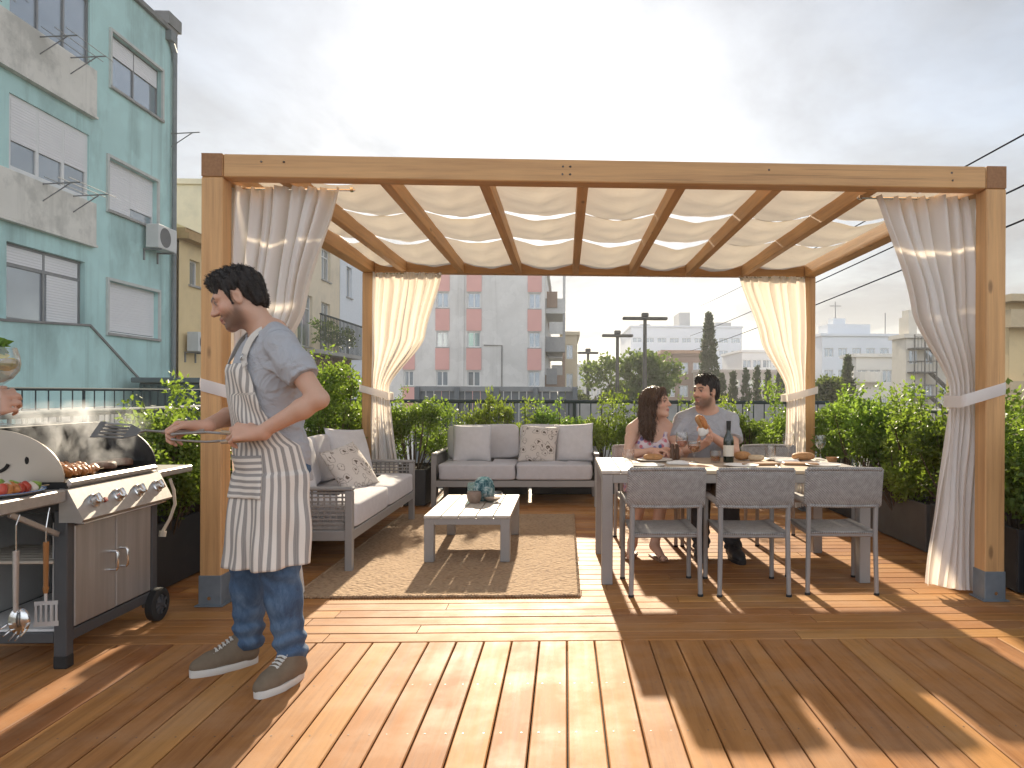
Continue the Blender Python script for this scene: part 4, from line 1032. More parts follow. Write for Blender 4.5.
# ================================================================ background buildings
def at(px,py,Y):
    x,y,z=gpt(px,py,CAMH-1.0 if py>CY else CAMH+1.0);k=Y/y
    return Vector((x*k,Y,CAMH+(z-CAMH)*k))
class Face:
    """a facade frame: u along U, v up from O, n outwards"""
    def __init__(s,O,U,N): s.M=Matrix((Vector(U),Vector(N),Vector((0,0,1)))).transposed().to_4x4();s.M.translation=Vector(O)
    def box(s,mb,u0,u1,v0,v1,n0,n1,b=0,mi=0): mb.box(u0,u1,n0,n1,v0,v1,b,mi,None,s.M)
    def p(s,u,v,n=0): return s.M@Vector((u,n,v))
def wall(mb,F,W,H,rects,th=.25,v0=0,mi=0):
    us=sorted({0,W,*[r[0] for r in rects],*[r[1] for r in rects]});vs=sorted({v0,H,*[r[2] for r in rects],*[r[3] for r in rects]})
    for a,b_ in zip(us[:-1],us[1:]):
        for c,d_ in zip(vs[:-1],vs[1:]):
            um,vm=(a+b_)/2,(c+d_)/2
            if any(r[0]<um<r[1] and r[2]<vm<r[3] for r in rects): continue
            mb.add([F.p(a,c),F.p(b_,c),F.p(b_,d_),F.p(a,d_)],[(0,1,2,3)],mi)
    for r in rects:
        q=[(r[0],r[2]),(r[1],r[2]),(r[1],r[3]),(r[0],r[3])]
        for i in range(4):
            a,b_=q[i],q[(i+1)%4];mb.add([F.p(*a),F.p(*b_),F.p(b_[0],b_[1],-th),F.p(a[0],a[1],-th)],[(0,1,2,3)],mi)
FW=mat('white window frame',(.66,.66,.66),.5,var=.05);FD=mat('grey window frame',(.22,.225,.235),.45,.4)
SHUT=mat('roller shutter',(.60,.59,.60),.6,var=.06,scale=2);
m_,t_=nt('slatted shutter');b_=NB(t_);sp2=b_.n('ShaderNodeSeparateXYZ');b_.l(b_.coord(),sp2.inputs[0])
sl_=b_.math('SINE',b_.math('MULTIPLY',sp2.outputs[2],110));p_=b_.prin(b_.mix(b_.noise(b_.coord(),1.5,4),(.66,.65,.67),(.74,.73,.74)),.6,0,b_.bump(sl_,.5,.006));b_.out(p_.outputs[0]);SHUT=m_
def window(par,F,r,cols=2,shut=0,fm=None,depth=.12,tr=None,sill=True,fw=.05,shm=None):
    u0,u1,v0,v1=r;fm=fm or FW;m=MB();n0,n1=-depth-.05,-depth
    F.box(m,u0,u1,v0,v0+fw,n0,n1);F.box(m,u0,u1,v1-fw,v1,n0,n1)
    for c in range(cols+1):
        uc=lerp(u0+fw/2,u1-fw/2,c/cols);F.box(m,uc-fw/2,uc+fw/2,v0+fw,v1-fw,n0,n1)
    if tr: F.box(m,u0+fw,u1-fw,lerp(v0,v1,tr)-fw/2,lerp(v0,v1,tr)+fw/2,n0+.003,n1+.004)
    w=build(m,'window',fm,par)
    m=MB();m.add([F.p(u0,v0,-depth-.03),F.p(u1,v0,-depth-.03),F.p(u1,v1,-depth-.03),F.p(u0,v1,-depth-.03)],[(0,1,2,3)]);build(m,'pane',PANE,w,recalc=False)
    if shut:
        shs=shut if hasattr(shut,'__len__') else [shut]*cols
        for c,s_ in enumerate(shs):
            if s_<=0: continue
            a=lerp(u0+fw/2,u1-fw/2,c/cols)+fw/2;b2=lerp(u0+fw/2,u1-fw/2,(c+1)/cols)-fw/2
            m=MB();F.box(m,a,b2,lerp(v1-fw,v0+fw,s_),v1-fw,-depth-.022,-depth+.0+.006);build(m,'shutter',shm or SHUT,w)
    if sill:
        m=MB();F.box(m,u0-.06,u1+.06,v0-.06,v0-.001,-depth,.07);build(m,'sill',CONC,w)
    return w
def ac_unit(F,u,v,label,w=.85,h=.6,group='air conditioners on the house walls'):
    o=empty('air_conditioner',F.p(u,v,0),0,label=label,cat='air conditioner',group=group);off=F.p(u,v,0)
    def fin(m): m.v=[(x-off.x,y-off.y,z-off.z) for x,y,z in m.v];return m
    m=MB();F.box(m,u,u+w,v,v+h,.12,.45,.015);build(fin(m),'casing',mat('ac casing',(.55,.55,.54),.5,var=.06),o)
    m=MB();q=F.M@Matrix.Translation((u+w*.36,.452,v+h*.5))@Matrix.Rotation(-PI/2,4,'X')
    m.lathe([(0,.0),(.05,.006),(.06,.0),(.10,.004),(.11,.0),(.15,.004),(.16,.0),(h*.40,.006),(h*.42,0)],20,M=q);build(fin(m),'fan_grille',mat('fan grille',(.12,.12,.125),.6),o)
    m=MB();
    for uu in(u+.1,u+w-.14): F.box(m,uu,uu+.04,v-.04,v-.002,0,.46);F.box(m,uu,uu+.04,v-.3,v-.04,0,.035)
    build(fin(m),'wall_bracket',FD,o);return o
# ---------------------------------------------------------------- teal apartment house on the left
TEAL=mat('teal render',(.43,.645,.635),.85,var=.10,scale=.9,bump=.1,bscale=14,dirt=dict(col=(.17,.25,.245),scale=.55,lo=.50,hi=.72,amt=.65,stretch=(1,1,.5),drip=1.0))
PANELC=mat('stained cream panel',(.68,.655,.605),.85,var=.08,scale=1.2,dirt=dict(col=(.40,.39,.36),scale=1.1,lo=.48,hi=.60,amt=.7,drip=1.4))
GREYC=mat('weathered coping',(.20,.20,.20),.85,var=.25,scale=3)
tb=empty('apartment_building',(0,0,0),label='teal rendered apartment house with stained cream panels behind the grill',cat='building')
F=Face((-10.7,9.0,-4),(0,1,0),(1,0,0));U=lambda y:y-9.0;Zv=lambda z:z+4
L=[(U(14.25),U(16.58),Zv(8.5),Zv(10.0)),(U(14.25),U(16.58),Zv(5.50),Zv(6.97)),(U(14.2),U(16.45),Zv(2.60),Zv(4.10))]
Wn=[(U(17.32),U(19.44),Zv(8.40),Zv(9.68)),(U(17.24),U(19.25),Zv(5.48),Zv(6.70)),(U(17.25),U(19.33),Zv(2.60),Zv(3.82))]
X=[(U(10.6),U(12.7),Zv(z),Zv(z+1.4)) for z in(8.4,5.45,2.6)]
low=[(U(17.4),U(18.6),Zv(-1.2),Zv(.3))]
m=MB();wall(m,F,11.0,14.9,L+Wn+X+low);F.box(m,.005,10.995,.0,14.9,-7,-.26)
F.box(m,10.995,11.0,0,14.9,-7,0)
build(m,'wall',TEAL,tb)
m=MB();F.box(m,-.05,11.05,14.9,15.02,-7.05,.10);F.box(m,10.55,11.18,15.02,15.35,-7.05,.14);F.box(m,10.98,11.10,14.2,14.9,-.3,.07);build(m,'coping',GREYC,tb)
for i,r in enumerate(L): window(tb,F,r,3 if i<2 else 2,(0,[.62,.62,.60],0)[i],FD if i!=1 else FW,.04 if i<2 else .10,tr=(None,None,.72)[i],sill=False,fw=(.05,.09,.06)[i])
for r in(L[2],):
    m=MB();F.box(m,r[0]+1.22,r[1]-.08,r[2]+.06,r[2]+1.05,-.125,-.105);build(m,'shutter',SHUT,tb)
    m=MB();F.box(m,r[0]+.06,r[1]-.08,r[2]+1.12,r[3]-.06,-.125,-.108);build(m,'shutter',SHUT,tb)
for i,r in enumerate(Wn): window(tb,F,r,(2,2,1)[i],([.36,.36],[.98,.80],[.985])[i],FD if i==0 else FW,.10,fw=.045)
for r in X: window(tb,F,r,2,[.5,.3],FW,.1)
window(tb,F,low[0],1,[.9],FW,.1)
for (z0,z1) in((7.42,8.46),(4.52,5.46)):
    m=MB();F.box(m,U(13.2),U(16.68),Zv(z0),Zv(z1),.002,.11,.01);F.box(m,U(13.2),U(16.70),Zv(z0)-.05,Zv(z0)-.001,.002,.13);build(m,'cream_panel',PANELC,tb)
for r in Wn:
    m=MB();F.box(m,r[0]-.07,r[0]-.002,r[2]-.07,r[3]+.07,.001,.05);F.box(m,r[1]+.002,r[1]+.07,r[2]-.07,r[3]+.07,.001,.05);F.box(m,r[0]-.002,r[1]+.002,r[3]+.002,r[3]+.07,.001,.055)
    build(m,'window_surround',mat('pale surround',(.50,.52,.50),.8,var=.12),tb)
m=MB();m.tube([F.p(10.93,14.4,.09),F.p(10.93,.0,.09)],.06,10);m.tube([F.p(10.75,14.75,.05),F.p(10.93,14.4,.09)],.07,8);F.box(m,10.62,10.86,14.62,14.88,.01,.16)
build(m,'drainpipe',mat('drainpipe',(.16,.18,.19),.6,var=.2),tb)
for (y_,z_) in((14.9,8.35),(15.0,5.42),(19.75,8.15),(12.4,8.3)):
    m=MB();a=F.p(U(y_),Zv(z_),.1);
    for dy in(0,.9 if y_<19 else .0):
        m.tube([a+Vector((0,dy,0)),a+Vector((.75,dy,.05))],.014,6);m.tube([a+Vector((0,dy,-.35)),a+Vector((.55,dy,.03))],.012,6)
    if y_<19:
        for q in(.25,.5,.72): m.tube([a+Vector((q,-.3,.06)),a+Vector((q,1.2,.06))],.008,5)
    build(m,'clothesline',FD,tb)
# outside stair with a solid teal parapet
m=MB();q=Matrix(((0,0,1,-9.95),(1,0,0,0),(0,1,0,0),(0,0,0,1)))
pl=[(10.5,-4),(10.5,2.43),(13.2,2.46),(15.45,2.58),(17.30,1.43),(17.30,-4)]
m.prism(pl,-.2,0,M=q);build(m,'stair_parapet',TEAL,tb)
m=MB()
for a,b2 in zip(pl[1:4],pl[2:5]): m.beam((-10.05,a[0],a[1]+.025),(-10.05,b2[0],b2[1]+.025),.26,.045)
build(m,'stair_coping',GREYC,tb)
m=MB();m.box(-10.65,-10.16,10.5,15.4,2.2,2.3);
for k in range(8): m.box(-10.65,-10.16,15.4+k*.27,15.67+k*.27,2.2-(k+1)*.17,2.3-(k+1)*.17)
build(m,'stair',CONC,tb)
m=MB();m.box(-9.93,-9.5,13.4,16.0,-4,.9,.02);build(m,'plinth',PANELC,tb)
ac_unit(F,U(18.55),Zv(4.86),'air conditioner under the middle window of the teal apartment house')
o=empty('garden_shed',(0,0,0),label='small dark green metal shed at the foot of the yellow house',cat='shed')
GSH=mat('dark green metal',(.05,.085,.09),.6,.2,var=.15)
m=MB();m.box(-9.6,-7.6,16.6,18.4,-4,1.42,.02)
for k in range(12): m.box(-7.6,-7.57,16.65+k*.15,16.72+k*.15,-3.9,1.36)
for k in range(13): m.box(-9.55+k*.15,-9.48+k*.15,16.57,16.6,-3.9,1.36)
build(m,'wall',GSH,o);m=MB();m.box(-9.72,-7.48,16.48,18.52,1.422,1.54,.02);build(m,'roof',mat('shed roof',(.08,.11,.12),.6),o)
# ---------------------------------------------------------------- yellow, beige and white houses along the street
YEL=mat('yellow render',(.72,.555,.31),.85,var=.08,scale=.8,dirt=dict(col=(.42,.32,.2),scale=.8,amt=.4));BEI=mat('beige render',(.70,.60,.46),.85,var=.07,scale=.8,dirt=dict(col=(.4,.36,.3),scale=.6,amt=.5))
WHI=mat('white render',(.60,.61,.62),.85,var=.06,scale=.4,dirt=dict(col=(.42,.42,.42),scale=.4,amt=.4));TILE=mat('roof tile',(.35,.20,.13),.85,var=.3,scale=6,bump=.5)
yb=empty('house',(0,0,0),label='yellow rendered house between the teal building and the front post',cat='house')
F=Face((-10.7,20.35,-4),(0,1,0),(1,0,0));U=lambda y:y-20.35
rc=[(U(20.92),U(21.5),Zv(4.28),Zv(5.0)),(U(23.5),U(24.6),Zv(3.6),Zv(5.0)),(U(26),U(27.1),Zv(3.6),Zv(5.0)),(U(23.5),U(24.6),Zv(.6),Zv(2.0)),(U(26),U(27.1),Zv(.6),Zv(2.0))]
m=MB();wall(m,F,7.9,9.45,rc);F.box(m,.005,7.895,0,9.45,-7,-.26);build(m,'wall',YEL,yb)
m=MB();F.box(m,-.1,8.0,9.45,9.62,-7.1,.32);F.box(m,-.1,8.0,9.62,9.75,-7.1,.22);build(m,'cornice',mat('ochre cornice',(.42,.27,.12),.8,var=.15),yb)
m=MB();m.add([F.p(-.1,9.75,.25),F.p(8,9.75,.25),F.p(8,11.3,-3.4),F.p(-.1,11.3,-3.4),F.p(-.1,9.75,-7),F.p(8,9.75,-7)],[(0,1,2,3),(3,2,5,4),(0,3,4),(1,5,2)]);build(m,'roof',YEL,yb,recalc=False)
for r in rc: window(yb,F,r,2 if r[1]-r[0]>.8 else 1,0,FW)
ac_unit(F,U(20.2)+.35,Zv(2.35),'air conditioner on the yellow house beside the front post',.8,.55)
bb=empty('house',(0,0,0),label='beige house with a planted balcony seen over the shoulder of the man in the apron',cat='house')
F=Face((-10.7,28.3,-4),(0,1,0),(1,0,0));U=lambda y:y-28.3
rc=[(U(29.2),U(30.9),Zv(3.1),Zv(5.25)),(U(32),U(33.2),Zv(3.1),Zv(5.2)),(U(29.2),U(30.6),Zv(6.2),Zv(7.6)),(U(32),U(33.2),Zv(6.2),Zv(7.6))]
m=MB();wall(m,F,6.25,13.2,rc);F.box(m,.005,6.245,0,13.2,-8,-.26);F.box(m,-.1,6.35,13.2,13.4,-8.1,.25);build(m,'wall',BEI,bb)
for r in rc: window(bb,F,r,2,0,FW,tr=.75)
m=MB();F.box(m,.4,6.2,6.75,6.92,0,1.1);build(m,'balcony_slab',CONC,bb)
m=MB()
for k in range(30): F.box(m,.42+k*.195,.445+k*.195,6.92,8.3,1.05,1.08)
F.box(m,.4,6.2,8.28,8.34,1.03,1.10);build(m,'balcony_railing',RAILD,bb)
m=MB()
for k in range(32): F.box(m,.4+k*.18,.4+k*.18+.12,4.6,6.74,.55,.60)
build(m,'timber_screen',mat('brown timber',(.16,.10,.07),.8,var=.25),bb)
rs=np.random.RandomState(4)
for k in range(6):
    pts=[tuple(F.p(1.0+k*.9+rs.normal(0,.22),7.3+rs.uniform(0,.75),.75+rs.normal(0,.1))) for _ in range(14)]
    v,f,r=leaves(pts,10,.2,.16,rs);ob=bpy.data.objects.new('balcony_plant',leafmesh('balcony_plant',v,f,r,LEAF_C));link(ob)
    tag(ob,label='dark leafy plant on the balcony of the beige house',cat='plant',group='plants on the beige house balcony')
wb=empty('house',(0,0,0),label='narrow pale bluish house right of the beige house, left of the rear post',cat='house')
F=Face((-10.7,34.6,-4),(0,1,0),(1,0,0));U=lambda y:y-34.6
rc=[(U(35.6),U(36.5),Zv(z),Zv(z+1.5)) for z in(2.9,5.9,.0)]
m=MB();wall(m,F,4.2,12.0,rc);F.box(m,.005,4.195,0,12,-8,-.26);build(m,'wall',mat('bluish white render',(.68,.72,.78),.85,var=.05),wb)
for r in rc: window(wb,F,r,2,0,FW)
# ---------------------------------------------------------------- white block with pink bands
PINK=mat('pink band',(.66,.36,.335),.85,var=.08,scale=.5);BLK=mat('grey white render',(.68,.67,.66),.88,var=.06,scale=.15,dirt=dict(col=(.38,.37,.36),scale=.12,amt=.5,drip=.5))
pk=empty('apartment_building',(0,0,0),label='pale apartment block with pink window bands behind the rear sofa',cat='building')
Yp=53.0;x0=-15.5;xR=at(545,300,Yp).x
F=Face((x0,Yp,-4),(1,0,0),(0,-1,0));W=xR-x0
def uu(px): return at(px,330,Yp).x-x0
cols=[(uu(435.5),uu(449.5)),(uu(466.5),uu(481.5)),(uu(527.5),uu(541.5)),(uu(403),uu(415))]
rows=[-1.2+2.87*k for k in range(4)]
rc=[(c[0]+.06,c[1]-.06,Zv(z),Zv(z+1.15)) for c in cols for z in rows]
m=MB();wall(m,F,W,Zv(10.7),rc);F.box(m,.005,W-.005,0,Zv(10.7),-22,-.26);F.box(m,W-.005,W,0,Zv(10.7),-22,0);F.box(m,-.2,W+.2,Zv(10.7),Zv(11.0),-22.2,.3);build(m,'wall',BLK,pk)
for c in cols:
    for z in rows: m=MB();F.box(m,c[0],c[1],Zv(z)+1.22,Zv(z)+2.80,.003,.06);build(m,'pink_panel',PINK,pk)
for r in rc: window(pk,F,r,3 if r[1]-r[0]>1 else 2,0,FW,.1,sill=True,fw=.09)
m=MB();F.box(m,uu(459),uu(464),0,Zv(10.6),.003,.10);build(m,'pilaster',BLK,pk)
m=MB();m.tube([F.p(uu(484),Zv(4.7),.05),F.p(uu(502),Zv(4.7),.05),F.p(uu(502),Zv(-1),.05)],.05,6);build(m,'wall_pipe',GREYC,pk)
rs=np.random.RandomState(9);bcol=[mat('balcony white',(.5,.5,.5),.8),mat('balcony brown',(.25,.17,.13),.8),mat('balcony grey',(.28,.28,.29),.8)]
for k,z in enumerate([-1.3+2.87*q for q in range(4)]):
    for j in range(2):
        ya,yb_=Yp+1.0+j*9,Yp+8.5+j*9
        m=MB();m.box(xR+.003,xR+1.5,ya,yb_,z-.12,z+.02);m.box(xR+1.42,xR+1.5,ya,yb_,z+.02,z+1.0);m.box(xR+.003,xR+1.42,ya,ya+.08,z+.02,z+1.0);m.box(xR+1.3,xR+1.5,ya-.02,ya+.18,z+1.0,z+2.7)
        build(m,'balcony',bcol[(k+j)%3],pk)
        m=MB();m.box(xR+.1,xR+.9,ya-.1,ya-.02,z+.3,z+1.5) if (k+j)%2 else m.box(xR+.3,xR+1.3,ya-.1,ya-.02,z+1.2,z+2.1);build(m,'awning',bcol[(k+j+1)%3],pk)
def simple_block(name,pxa,pxb,pyt,Y,depth,mtl,label,rows,ncol,wh=1.3,ww=1.2,cat='building',z0=-4,group=None,roof=True,top=0,fh=3.0,first=1.0,shm=None):
    a=at(pxa,pyt,Y);b2=at(pxb,pyt,Y);W=b2.x-a.x;H=a.z-z0
    o=empty(name,(0,0,0),label=label,cat=cat,group=group);F=Face((a.x,Y,z0),(1,0,0),(0,-1,0))
    rc=[]
    for r in range(rows):
        zt=H-first-r*fh
        for c in range(ncol):
            uc=W*(c+.5)/ncol;rc.append((uc-ww/2,uc+ww/2,zt-wh,zt))
    m=MB();wall(m,F,W,H,rc);F.box(m,.01,W-.01,0,H,-depth,-.26);F.box(m,0,.01,0,H,-depth,0);F.box(m,W-.01,W,0,H,-depth,0)
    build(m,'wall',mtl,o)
    for r in rc: window(o,F,r,2 if ww<2 else max(2,int(ww/1.2)),0,FW,.12,sill=False,fw=.08)
    if roof:
        m=MB();F.box(m,-.25,W+.25,H,H+.35,-depth-.2,.25);build(m,'parapet',mtl,o)
    return o,F,W,H
simple_block('house',562,577.5,335,75,14,mat('pale yellow far',(.50,.43,.31),.85,var=.06),'small pale yellow house right of the pink banded block',3,1,1.5,.7)
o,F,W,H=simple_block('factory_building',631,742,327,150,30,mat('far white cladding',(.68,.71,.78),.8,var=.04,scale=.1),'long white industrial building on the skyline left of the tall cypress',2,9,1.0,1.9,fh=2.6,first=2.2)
m=MB();F.box(m,W*.46,W*.56,H+.35,H+3.6,-12,-4);F.box(m,W*.80,W*.95,H+.35,H+1.6,-14,-5);F.box(m,W*.1,W*.2,H+.35,H+1.1,-14,-5);build(m,'roof_plant',mat('roof plant grey',(.35,.36,.38),.8),o)
o,F,W,H=simple_block('house',664,704,356,100,12,mat('brown brick far',(.24,.15,.125),.9,var=.12,scale=.5),'low brown house in front of the white industrial building',2,3,1.6,1.2,fh=3.2,first=.9)
m=MB();F.box(m,-.5,W+.5,H+.35,H+.8,-12.5,.6);build(m,'roof',TILE,o)
simple_block('house',742,792,352,110,14,mat('white far render',(.68,.68,.69),.85,var=.05),'white flat roofed house right of the tall cypress',2,5,1.2,1.3,fh=3.0,first=1.2)
simple_block('house',700,800,372,95,12,mat('pale pink far',(.47,.40,.37),.85,var=.05),'low pale rose house behind the row of small cypresses',1,7,1.0,1.1,first=1.0)
simple_block('house',577,640,366,140,14,mat('pale far render',(.48,.48,.47),.85,var=.05),'distant pale houses behind the round tree',2,7,1.4,1.2,fh=3,first=1.5)
# right side white apartment blocks
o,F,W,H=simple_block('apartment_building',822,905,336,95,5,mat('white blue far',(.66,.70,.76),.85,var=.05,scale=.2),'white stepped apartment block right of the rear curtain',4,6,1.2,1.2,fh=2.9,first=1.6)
m=MB();F.box(m,W*.1,W*.62,H+.35,H+1.7,-4.5,-1);F.box(m,W*.2,W*.35,H+1.7,H+2.6,-4,-2);build(m,'roof_storey',mat('white blue far',(1,1,1)),o)
m=MB();m.tube([F.p(W*.26,H+2.6,-3),F.p(W*.26,H+5.0,-3)],.07,6);m.tube([F.p(W*.26-.8,H+4.4,-3),F.p(W*.26+.8,H+4.4,-3)],.05,6);m.tube([F.p(W*.92,H+.3,-4),F.p(W*.92,H+3.6,-4)],.07,6);build(m,'antenna',FD,o)
o,F,W,H=simple_block('apartment_building',856,906,357,72,3.5,mat('cream grey far',(.64,.63,.60),.85,var=.06,scale=.3),'pale block with rounded balconies in front of the white stepped block',3,4,1.3,1.0,fh=2.9,first=1.3)
for k in range(3):
    m=MB();z=H-1.6-2.9*k;q=F.M@Matrix.Translation((W*.22,0,z));m.lathe([(0,-1.0),(1.35,-1.0),(1.4,-.9),(1.4,.1),(1.3,.1),(1.3,-.85),(0,-.85)],18,M=q);build(m,'round_balcony',mat('cream grey far',(1,1,1)),o)
# cream tower with outside steel stairs
CRM=mat('cream tower',(.66,.62,.55),.88,var=.07,scale=.4,dirt=dict(col=(.36,.33,.28),scale=.4,amt=.5))
o,F,W,H=simple_block('tower_building',906,952,338,60,2.6,CRM,'cream tower block with dark outside stairs left of the front curtain',3,3,1.2,.8,fh=2.9,first=1.0)
m=MB();F.box(m,W*.12,W*.30,H,H+1.9,-2.3,-.5);F.box(m,W*.15,W*.27,H+1.9,H+2.5,-2,-.8);build(m,'roof_turret',CRM,o)
m=MB()
for k in range(4):
    z=H-1.0-2.0*k;F.box(m,.1,W*.5,z,z+.12,.05,1.3)
    a=F.p(W*.45,z,.7) if k%2==0 else F.p(W*.45,z,.7)
    m.beam(a,F.p(W*.98,z-1.9,.7),.7,.12)
    for n_ in(.1,1.25): m.beam(F.p(.1,z+1.0,n_),F.p(W*.5,z+1.0,n_),.05,.05)
    for q in range(6): m.beam(F.p(.1+W*.08*q,z,1.25),F.p(.1+W*.08*q,z+1.0,1.25),.04,.04)
for u_ in(.12,W*.25,W*.5): m.beam(F.p(u_,0,1.28),F.p(u_,H+.2,1.28),.09,.09)
build(m,'outside_stair',mat('dark steel stair',(.075,.07,.068),.7),o)
# yellow building at the right edge
o=empty('apartment_building',(0,0,0),label='ochre apartment house with cream floor bands right of the front post',cat='building')
F=Face((15.75,25,-4),(1,0,0),(0,-1,0));rc=[(u_+.2,u_+1.5,v_,v_+1.15) for u_ in(.4,2.6,4.8) for v_ in(.8,3.4,6.0)]
m=MB();wall(m,F,7,8.5,rc);F.box(m,.005,6.995,0,8.5,-4.2,-.26);F.box(m,0,.005,0,8.5,-4.2,0);build(m,'wall',YEL,o)
for r in rc: window(o,F,r,2,[.5,.5],FW)
for v_ in(2.5,5.1,7.6):
    m=MB();F.box(m,-.25,7.2,v_,v_+.62,.003,.5);build(m,'floor_band',mat('cream band',(.56,.44,.28),.85,var=.08),o)
m=MB();F.box(m,-.3,7.3,8.5,8.75,-4.4,.6);build(m,'parapet',mat('cream band',(.56,.44,.28)),o)
m=MB();m.tube([F.p(.3,8.7,-1),F.p(.3,10.4,-1)],.05,6);m.tube([F.p(.0,8.7,-.5),F.p(.0,9.6,-.5)],.09,6);build(m,'chimney_pipe',GREYC,o)
# ---------------------------------------------------------------- fences, poles, wires
o=empty('fence',(0,0,0),label='grey metal panel fence beyond the rear balustrade',cat='fence')
a=at(418,388,15);b2=at(575,388,15);FG=mat('grey fence panel',(.15,.165,.18),.6,.2,var=.12,scale=2)
m=MB();n=int((b2.x-a.x)/.16)
for k in range(n): m.box(a.x+k*.16+.008,a.x+(k+1)*.16-.008,15,15.03+.01*(k%2),-4,1.26)
build(m,'panel',FG,o);m=MB();m.box(a.x-.05,b2.x+.05,14.95,15.08,1.262,1.36);build(m,'top_rail',mat('fence rail',(.24,.25,.26),.5,.3),o)
for k in range(5):
    xx=lerp(a.x,b2.x,k/4);m=MB();m.box(xx-.05,xx+.05,14.88,14.97,-4,1.34);build(m,'post',FG,o)
m=MB();a=at(575,386,22);b2=at(830,386,22);m.box(a.x,b2.x,22,22.3,-4,1.0,.02);tag(build(m,'boundary_wall',CONC),label='long grey wall beyond the hedge behind the seated couple',cat='wall')
POLE=mat('grey street pole',(.09,.085,.08),.7,.2)
for (px,pt,Y,hw,l) in((645,320,40,1.25,'tallest lamp post with a flat crossbar behind the seated couple'),(617.5,337,44,.95,'middle lamp post with a flat crossbar left of the tallest one'),(588,354,52,.75,'smallest lamp post with a flat crossbar far left of the others')):
    t0=at(px,pt,Y);o=empty('lamp_post',(t0.x,Y,-4),0,label=l,cat='lamp post',group='lamp posts beyond the terrace')
    m=MB();m.tube([(0,0,0),(0,0,t0.z+4)],[.16,.10],10);build(m,'pole',POLE,o,smooth=True)
    m=MB();m.box(-hw,hw,-.22,.22,t0.z+4,t0.z+4.16,.04);m.box(-.2,.2,-.15,.15,t0.z+4.16,t0.z+4.4,.05);build(m,'crossbar',POLE,o)
WIRE=mat('cable',(.02,.02,.022),.95,specular_ior_level=0.0)
def cable(p0,p1,sag,label):
    p0,p1=Vector(p0),Vector(p1);m=MB();m.tube([p0.lerp(p1,k/24)-Vector((0,0,sag*4*(k/24)*(1-k/24))) for k in range(25)],.013,5)
    tag(build(m,'power_cable',WIRE),label=label,cat='cable',group='overhead cables right of the pergola')
def far_end(px,py,Y): return tuple(at(px,py,Y))
cable(far_end(700,306,55),far_end(1045,123,9.0),.12,'highest overhead cable passing behind the pergola corner')
cable(far_end(690,336,48),far_end(1050,173,8.6),.12,'middle overhead cable crossing behind the front right post')
cable(far_end(690,351,48),far_end(1050,209,8.2),.12,'lowest overhead cable crossing behind the front right post')
# ---------------------------------------------------------------- trees
def tree(name,x,y,zb,zt,rw,kind,label,group,lm,n=150,npl=16,ls=.26,cat='tree',seed=0,trunk=.18):
    rs=np.random.RandomState(seed+int(abs(x*7))%97);o=empty(name,(x,y,zb),rs.uniform(0,6),label=label,cat=cat,group=group);H=zt-zb;pts=[]
    if kind=='cypress':
        for _ in range(n):
            t_=rs.uniform(.03,1)**.9;r=rw*(1-t_**2.2)**.8*min(1,.55+t_*2.0)*rs.uniform(.5,1.05);a=rs.uniform(0,6.283);pts.append((r*math.cos(a),r*math.sin(a),H*(.06+.93*t_)))
    elif kind=='round':
        lob=[(rs.normal(0,.36)*rw,rs.normal(0,.36)*rw,H*rs.uniform(.5,.82),rs.uniform(.35,.55)) for _ in range(9)]
        for _ in range(n):
            l=lob[rs.randint(9)];q=rs.normal(0,1,3);q/=np.linalg.norm(q);rr=l[3]*rw*rs.uniform(.6,1.05)
            z=l[2]+q[2]*rr*.75
            pts.append((l[0]+q[0]*rr,l[1]+q[1]*rr,min(z,H)))
    v,f,r=leaves(pts,npl,ls*(1.5 if kind!='cypress' else .9),ls,rs,aspect=.6 if kind!='cypress' else .4,up=.35 if kind!='cypress' else 1.2)
    link(bpy.data.objects.new('crown',leafmesh('crown',v,f,r,lm)),o)
    m=MB();m.tube([(0,0,0),(.04,.02,H*.35),(0,0,H*.75)],[trunk,trunk*.7,trunk*.25],8)
    for k in range(0,len(pts),max(1,len(pts)//14)): m.tube([(0,0,H*.3),(Vector(pts[k])*.55+Vector((0,0,H*.18))),pts[k]],[trunk*.4,trunk*.22,.02],5)
    build(m,'trunk',BARK,o,smooth=True);return o
def tr(name,px,ptop,Y,wpx,kind,label,group,lm,**k):
    t0=at(px,ptop,Y);return tree(name,t0.x,Y,-4,t0.z,wpx/2*Y/F_PX,kind,label,group,lm,**k)
GT='trees beyond the terrace'
tr('round_tree',630,344,46,100,'round','broad dark round tree behind the lamp posts',GT,LEAF_F,n=420,npl=18,ls=.30,seed=3)
tr('round_tree',596,368,44,60,'round','lower dark round tree left of the lamp posts',GT,LEAF_F,n=260,ls=.28,seed=4)
tr('round_tree',660,362,48,40,'round','olive round tree right of the tallest lamp post',GT,LEAF_E,n=240,ls=.26,seed=5)
tr('cypress',709,314,60,24,'cypress','tall dark cypress standing above the seated man',GT,LEAF_D,n=420,npl=14,ls=.34,seed=6)
for i,(px,pt,wd,l) in enumerate(((722,374,12,'small cypress, leftmost of the row right of the tall one'),(733,370,12,'small cypress, second from the left in the row right of the tall one'),(746,369,13,'small cypress, third from the left in the row right of the tall one'),(757,366,12,'small cypress, fourth from the left in the row right of the tall one'),(768,371,11,'small cypress, fifth from the left in the row right of the tall one'),(780,365,14,'small cypress, last in the row beside the rear curtain'))):
    tr('cypress',px,pt,50,wd,'cypress',l,'row of small cypresses',LEAF_D,n=170,npl=13,ls=.24,seed=20+i,trunk=.1)
tr('round_tree',828,360,36,44,'round','bright green round tree right of the rear post by the table',GT,LEAF_E,n=260,ls=.22,seed=8)
tr('cypress',848,356,46,22,'cypress','dark conifer between the bright tree and the white block',GT,LEAF_D,n=260,npl=14,ls=.28,seed=9)
